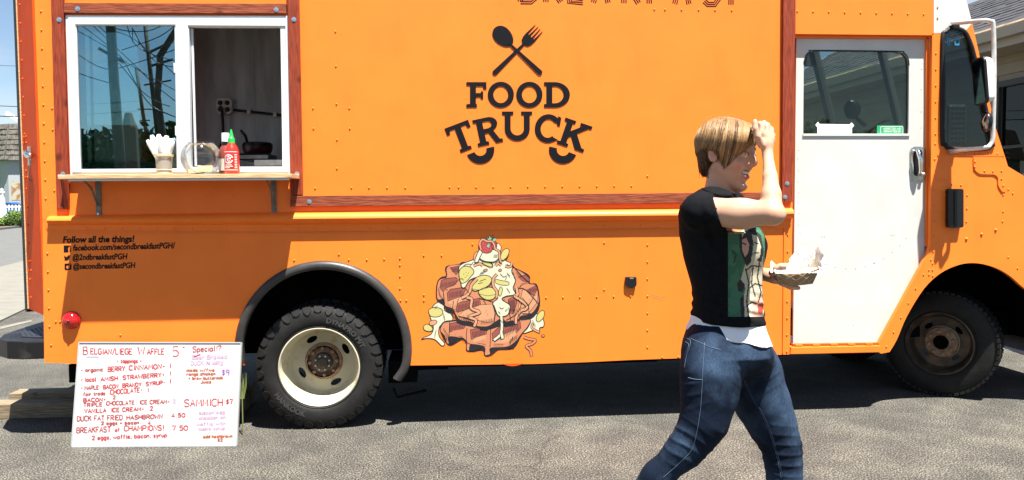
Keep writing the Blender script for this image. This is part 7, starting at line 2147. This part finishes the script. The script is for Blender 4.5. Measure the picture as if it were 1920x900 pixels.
for j in range(ny_+1):
    for i in range(nx_+1):
        x, y = sx0+i*stp, sy0+j*stp
        h_ = onb(SB, x, y, .0012)
        if h_ is not None and h_.y < D0+.03:
            vid[(i, j)] = len(pv); pv.append(tuple(h_))
cols = list(PCOL)
for j in range(ny_):
    for i in range(nx_):
        q = [(i, j), (i, j+1), (i+1, j+1), (i+1, j)]
        if all(t in vid for t in q):
            x, y = sx0+(i+.5)*stp, sy0+(j+.5)*stp
            pp_ = [vid[t] for t in q]
            zs_ = [pv[t][1] for t in pp_]
            if max(zs_)-min(zs_) > .03: continue
            pf.append(tuple(pp_)); pcid.append(cols.index(print_col(x, y)))
b = MB(); b.v = pv; b.f = pf; b.m = pcid
mkb('shirt_print', b, [mat('print_ink_'+c, v, .7) for c, v in PCOL.items()], shirt, smooth=True, fixn=False)
# collar and sleeve hem ribs
def ring_on(tree_pts, r, nm):
    b = MB(); b.tube(tree_pts, r, 6); mkb(nm, b, TEE, shirt, smooth=True)
col_p = []
for x, y in smooth([(1314, 350), (1322, 356), (1336, 362), (1350, 366), (1362, 367), (1372, 366)], k=5):
    h_ = onb(SB, x, y, -.001)
    if h_ is not None: col_p.append(h_)
if len(col_p) > 3: ring_on(col_p, .0034, 'collar')
slv = []
for x, y in smooth([(1359, 368), (1352, 380), (1344, 394), (1336, 408), (1329, 420)], k=5):
    h_ = onb(SB, x-3, y, -.0015)
    if h_ is not None: slv.append(h_)
if len(slv) > 3: ring_on(slv, .0030, 'sleeve_hem')

# ---- hair
HF = Field(HC-.15*HS, HC+.15*HS, .0032)
def hfe(c, r, k=.01, mode='u'): HF.ell(H(*c), np.array(r)*HS, HRM, k, mode)
hfe((-.010, 0, .036), (.095, .083, .078)); hfe((-.050, 0, -.010), (.040, .058, .055), .02); hfe((.042, 0, .055), (.052, .066, .046), .02)
hfe((.052, -.022, .040), (.048, .052, .042), .02)
hfe((-.055, 0, -.050), (.024, .042, .034), .015)
# clear the face and the neck
for c, r in (((.095, .012, -.045), (.064, .075, .082)), ((.055, -.075, -.070), (.062, .040, .072)), ((-.002, -.085, -.028), (.022, .030, .030)), ((.03, .08, -.06), (.09, .05, .09)), ((-.01, 0, -.115), (.08, .10, .040)), ((.115, -.045, -.015), (.035, .05, .030))):
    hfe(c, r, .006, 's')
sl_, X, Y, Z = HF.block(HF.lo, HF.lo+HF.h*HF.n, 0)
HF.F += (.0016*wav(X, Y, Z, 75, 21, 9)).astype(np.float32)
HAIR = vcol_mat('hair', .45, spec=.4)
def hcol(V):
    h = toH(V); t = np.clip((h[:, 2]+.02)/.06, 0, 1)*np.clip((h[:, 0]+.085)/.04, 0, 1)
    return np.array([.060, .028, .014])*(1-t[:, None])+np.array([.26, .145, .062])*t[:, None]
hair, HV, HQ = sdf_mesh('hair', HF, [HAIR], PERS, 2, hcol)
HB = bvh(HV, HQ); BB = bvh(BV, BQ)
sb = MB(); scol = []
def strand(pts, r0, colr, n_side=4):
    P3 = []
    lastw = None
    for i, (x, y, lift) in enumerate(pts):
        d = Vector(((x-960)/FPX, 1, -(y-450)/FPX)).normalized()
        h1 = HB.ray_cast(Vector((0, 0, 0)), d); h2 = BB.ray_cast(Vector((0, 0, 0)), d)
        cand = [q[3] for q in (h1, h2) if q[0] is not None and q[3] > D0-.135]
        if cand: dist = min(cand); lastw = dist
        elif lastw is not None: dist = lastw+.001
        else: continue
        P3.append(d*(dist-lift))
    if len(P3) < 4: return
    m = len(P3)
    n0 = len(sb.v)
    sb.tube(P3, [r0*(.35+.65*math.sin(min(1, (i+.6)/(m*.45))*math.pi/2))*(1 if i < m*.6 else max(.08, 1-((i-m*.6)/(m*.42))**1.6)) for i in range(m)], n_side, True)
    scol.extend([colr]*(len(sb.v)-n0))
starts = [(1305, 240), (1317, 225), (1334, 217), (1354, 214), (1374, 215), (1392, 222), (1405, 233), (1412, 247)]
ends = [(1302, 268), (1304, 292), (1314, 280), (1336, 282), (1350, 302), (1358, 317), (1378, 297), (1396, 283), (1405, 276), (1411, 266)]
def along(pl, t):
    t = max(0, min(.9999, t))*(len(pl)-1); i = int(t); f = t-i
    return (pl[i][0]*(1-f)+pl[i+1][0]*f, pl[i][1]*(1-f)+pl[i+1][1]*f)
random.seed(11)
for i in range(820):
    t = rnd(); a = along(starts, t**.85+random.gauss(0, .03)); e = along(ends, min(1, t+random.gauss(0, .03)))
    f0 = rnd()*.45 if rnd() < .4 else 0
    f1_ = 1.03-abs(random.gauss(0, .09))
    pts = []
    bow = 9+7*rnd(); n = 13
    dx, dy = e[0]-a[0], e[1]-a[1]; ln = math.hypot(dx, dy)+1e-6
    for j in range(n):
        u = f0+(f1_-f0)*j/(n-1)
        c = math.sin(u*math.pi)
        x = a[0]+dx*u+(dy/ln)*bow*c*(t-.25); y = a[1]+dy*u-(dx/ln)*bow*c*(t-.25)
        x = min(x, 1411.5)
        pts.append((x, y, .0010+.0040*rnd()*(1 if j == 0 else 0)+.0028*math.sin(u*3)+.0015*math.sin(i)))
    w_ = min(1, max(0, .5+.9*noise.noise(Vector((t*14+e[0]*.05, a[1]*.08, 2)))+.25*random.gauss(0, 1))); cA, cB = (np.array([.085, .038, .015]), np.array([.40, .24, .105]))
    strand(pts, .0011+.0015*rnd(), tuple(cA*(1-w_)+cB*w_))
# a few loose strands standing off the outline
for i in range(22):
    t = .35+.6*rnd(); a = along([(1303, 262), (1302, 250), (1308, 236), (1318, 226), (1334, 218), (1354, 215.5), (1374, 217), (1392, 224), (1404, 236), (1412, 250)], t)
    base = L3(a[0], a[1]+2, .0); ang_ = random.gauss(0, .5)
    dr = np.array([(t-.5)*1.2+ang_*.3, 0, 1-abs(t-.45)*1.1]); dr /= np.linalg.norm(dr)
    side_ = np.array([.9 if t > .5 else -.9, 0, -.5]); ln = .008+.012*rnd()
    P3 = [tuple(base+dr*ln*u*.45+side_*ln*u*u*1.3) for u in np.linspace(0, 1, 5)]
    n0 = len(sb.v); sb.tube(P3, [.0007, .0007, .0006, .0005, .0002], 3); scol.extend([(.30, .17, .07)]*(len(sb.v)-n0))
# short dark hair behind the ear and at the nape
for i in range(160):
    t = rnd(); x0 = 1303+rnd()*20; y0 = 262+rnd()*30
    x1_ = x0+4+12*rnd()*(1 if x0 < 1315 else .3); y1_ = min(334, y0+20+30*rnd())
    if x1_ > 1322 and y1_ < 318: continue
    w_ = rnd(); strand([(x0+(x1_-x0)*u, y0+(y1_-y0)*u, .001+.001*rnd()) for u in np.linspace(0, 1, 7)], .0011, tuple(np.array([.045, .02, .01])*(1-w_)+np.array([.14, .07, .03])*w_))
me = sb.mesh('hair_strands', HAIR, True, fixn=False)
ca = me.color_attributes.new('Col', 'FLOAT_COLOR', 'POINT')
ca.data.foreach_set('color', np.concatenate([np.array(scol, np.float32), np.ones((len(scol), 1), np.float32)], 1).ravel())
ho = link(bpy.data.objects.new('hair_strands', me), hair, MC); ho['kind'] = 'stuff'

# ---- food tray
def LV(px, py, d): return Vector(tuple(L3(px, py, d)))
tw_ = MC @ LV(1492, 538, .03)
tray = thing('food_tray', 'brown checked paper food tray lined with crumpled white paper, held in her far hand', 'food tray', tw_)
KR = mat('kraft_board', (.33, .20, .10), .8, var=.12, vscale=40)
NT = [(1449, 509, -.035), (1474, 515.5, -.04), (1500, 515, -.04), (1520, 509, -.038), (1538, 502, -.035)]
NBt = [(1460, 529, -.02), (1476, 536, -.02), (1494, 535.5, -.02), (1510, 534, -.02), (1524, 532, -.02)]
FB = [(x, y-4, .055) for x, y, d in NBt]
FT = [(x, y-9, .075) for x, y, d in NT]
b = MB(); vs = [LV(*p) for r in (NT, NBt, FB, FT) for p in r]; n = 5
fs = [(r*n+i, r*n+i+1, (r+1)*n+i+1, (r+1)*n+i) for r in range(3) for i in range(n-1)]
fs += [(0, n, 2*n, 3*n), (n-1, 2*n-1, 3*n-1, 4*n-1)]
b.add(vs, fs); tb_ = mkb('tray_body', b, KR, tray)
so_ = tb_.modifiers.new('thick', 'SOLIDIFY'); so_.thickness = .0014
b = MB()
def tpt(u, v):       # u along 0..1, v from top 0 to bottom 1, on the near side
    uu = u*4; i = min(3, int(uu)); f = uu-i
    a = LV(*NT[i]).lerp(LV(*NT[i+1]), f); c = LV(*NBt[i]).lerp(LV(*NBt[i+1]), f)
    return a.lerp(c, v)+Vector((0, -.0022, 0))
for u0, u1 in [(-.30+.26*i, .14+.26*i) for i in range(5)] + [(.14+.26*i, -.30+.26*i) for i in range(5)]:
    pts = []
    for t in np.linspace(0, 1, 9):
        u = u0+(u1-u0)*t
        if 0 <= u <= 1: pts.append(tpt(u, t))
    if len(pts) > 1: b.tube(pts, .0009, 4)
b.tube([tpt(0.02, v) for v in (0, .5, 1)], .0009, 4); b.tube([tpt(.98, v) for v in (0, .5, 1)], .0009, 4)
mkb('tray_check_lines', b, mat('check_line', (.42, .36, .26), .8), tray)
# crumpled liner
def crumple(pts_fn, nu, nv, seed, amp):
    b = MB(); vs = []
    for j in range(nv+1):
        for i in range(nu+1):
            p = pts_fn(i/nu, j/nv); q = noise.noise_vector(Vector((i*.55, j*.55, seed)))*amp
            vs.append(p+q)
    b.add(vs, [(j*(nu+1)+i, j*(nu+1)+i+1, (j+1)*(nu+1)+i+1, (j+1)*(nu+1)+i) for j in range(nv) for i in range(nu)])
    return b
LINER = mat('deli_paper', (.84, .84, .85), .5, bump=.0006, bscale=120)
def back_sheet(u, v):
    x = 1478+u*66; top = 463+10*abs(u-.45)*2+(6 if u > .85 else 0)+22*max(0, .25-u)*4*.5
    return LV(x, top+(512-top)*v, .045+.03*math.sin(u*3)-.03*v*(u > .7))
mkb('paper_liner', crumple(back_sheet, 14, 8, 1.0, .010), LINER, tray)
def right_fold(u, v): return LV(1522+u*23-6*v, 472+v*38-8*math.sin(u*3), .05-.085*u)
mkb('paper_liner', crumple(right_fold, 8, 7, 4.0, .008), LINER, tray)
def left_corner(u, v): return LV(1445+u*18, 489+12*u+v*(22-9*u), .0-.035*v+.01*u)
mkb('paper_liner', crumple(left_corner, 6, 6, 7.0, .005), LINER, tray)
def front_edge(u, v): return LV(1452+u*84, 505-2*u+v*9-3*abs(u-.5), -.030-.006*v)
mkb('paper_liner', crumple(front_edge, 14, 3, 9.0, .004), LINER, tray)
# waffle with toppings
WAF = mat('waffle_crust', (.62, .34, .10), .8, col2=(.80, .60, .28), vscale=60, bump=.002, bscale=150)
wv = thing('waffle', 'golden waffle with cream and red sauce lying in the paper tray', 'waffle', MC @ LV(1490, 508, .0))
TF = Field(L3(1440, 530, .0)-np.array([0, .09, 0]), L3(1530, 480, .0)+np.array([0, .10, 0]), .0028)
TF.ell(L3(1486, 508, .015), (.052, .045, .016), k=.01); TF.ell(L3(1500, 501, .01), (.024, .03, .012), k=.01); TF.ell(L3(1470, 500, .015), (.030, .03, .012), k=.01)
sl_, X, Y, Z = TF.block(TF.lo, TF.lo+TF.h*TF.n, 0)
TF.F += (.0022*wav(X, Y, Z, 240, 31, 9)).astype(np.float32)
wb_, _, _ = sdf_mesh('waffle_body', TF, [WAF], wv, 1)
CF = Field(L3(1440, 530, .0)-np.array([0, .09, 0]), L3(1530, 480, .0)+np.array([0, .10, 0]), .0028)
CF.ell(L3(1482, 500, .005), (.022, .028, .012), k=.012); CF.ell(L3(1468, 503, -.005), (.016, .02, .009), k=.012); CF.ell(L3(1493, 506, -.012), (.018, .018, .008), k=.012)
CF.F += (.0018*wav(*CF.block(CF.lo, CF.lo+CF.h*CF.n, 0)[1:], 200, 33, 9)).astype(np.float32)
sdf_mesh('cream_topping', CF, [mat('cream', (.84, .80, .70), .5)], wv, 1)
random.seed(5)
b = MB()
for _ in range(46):
    c = LV(1497+rnd()*16-4, 501+rnd()*9, -.02+.03*rnd()); b.ball(c, .0022+.003*rnd(), 6, 4, mi=0 if rnd() < .5 else 1)
mkb('chopped_topping', b, [mat('red_sauce', (.45, .06, .02), .4), mat('nut_crumb', (.45, .26, .10), .7)], wv, smooth=True)['kind'] = 'stuff'
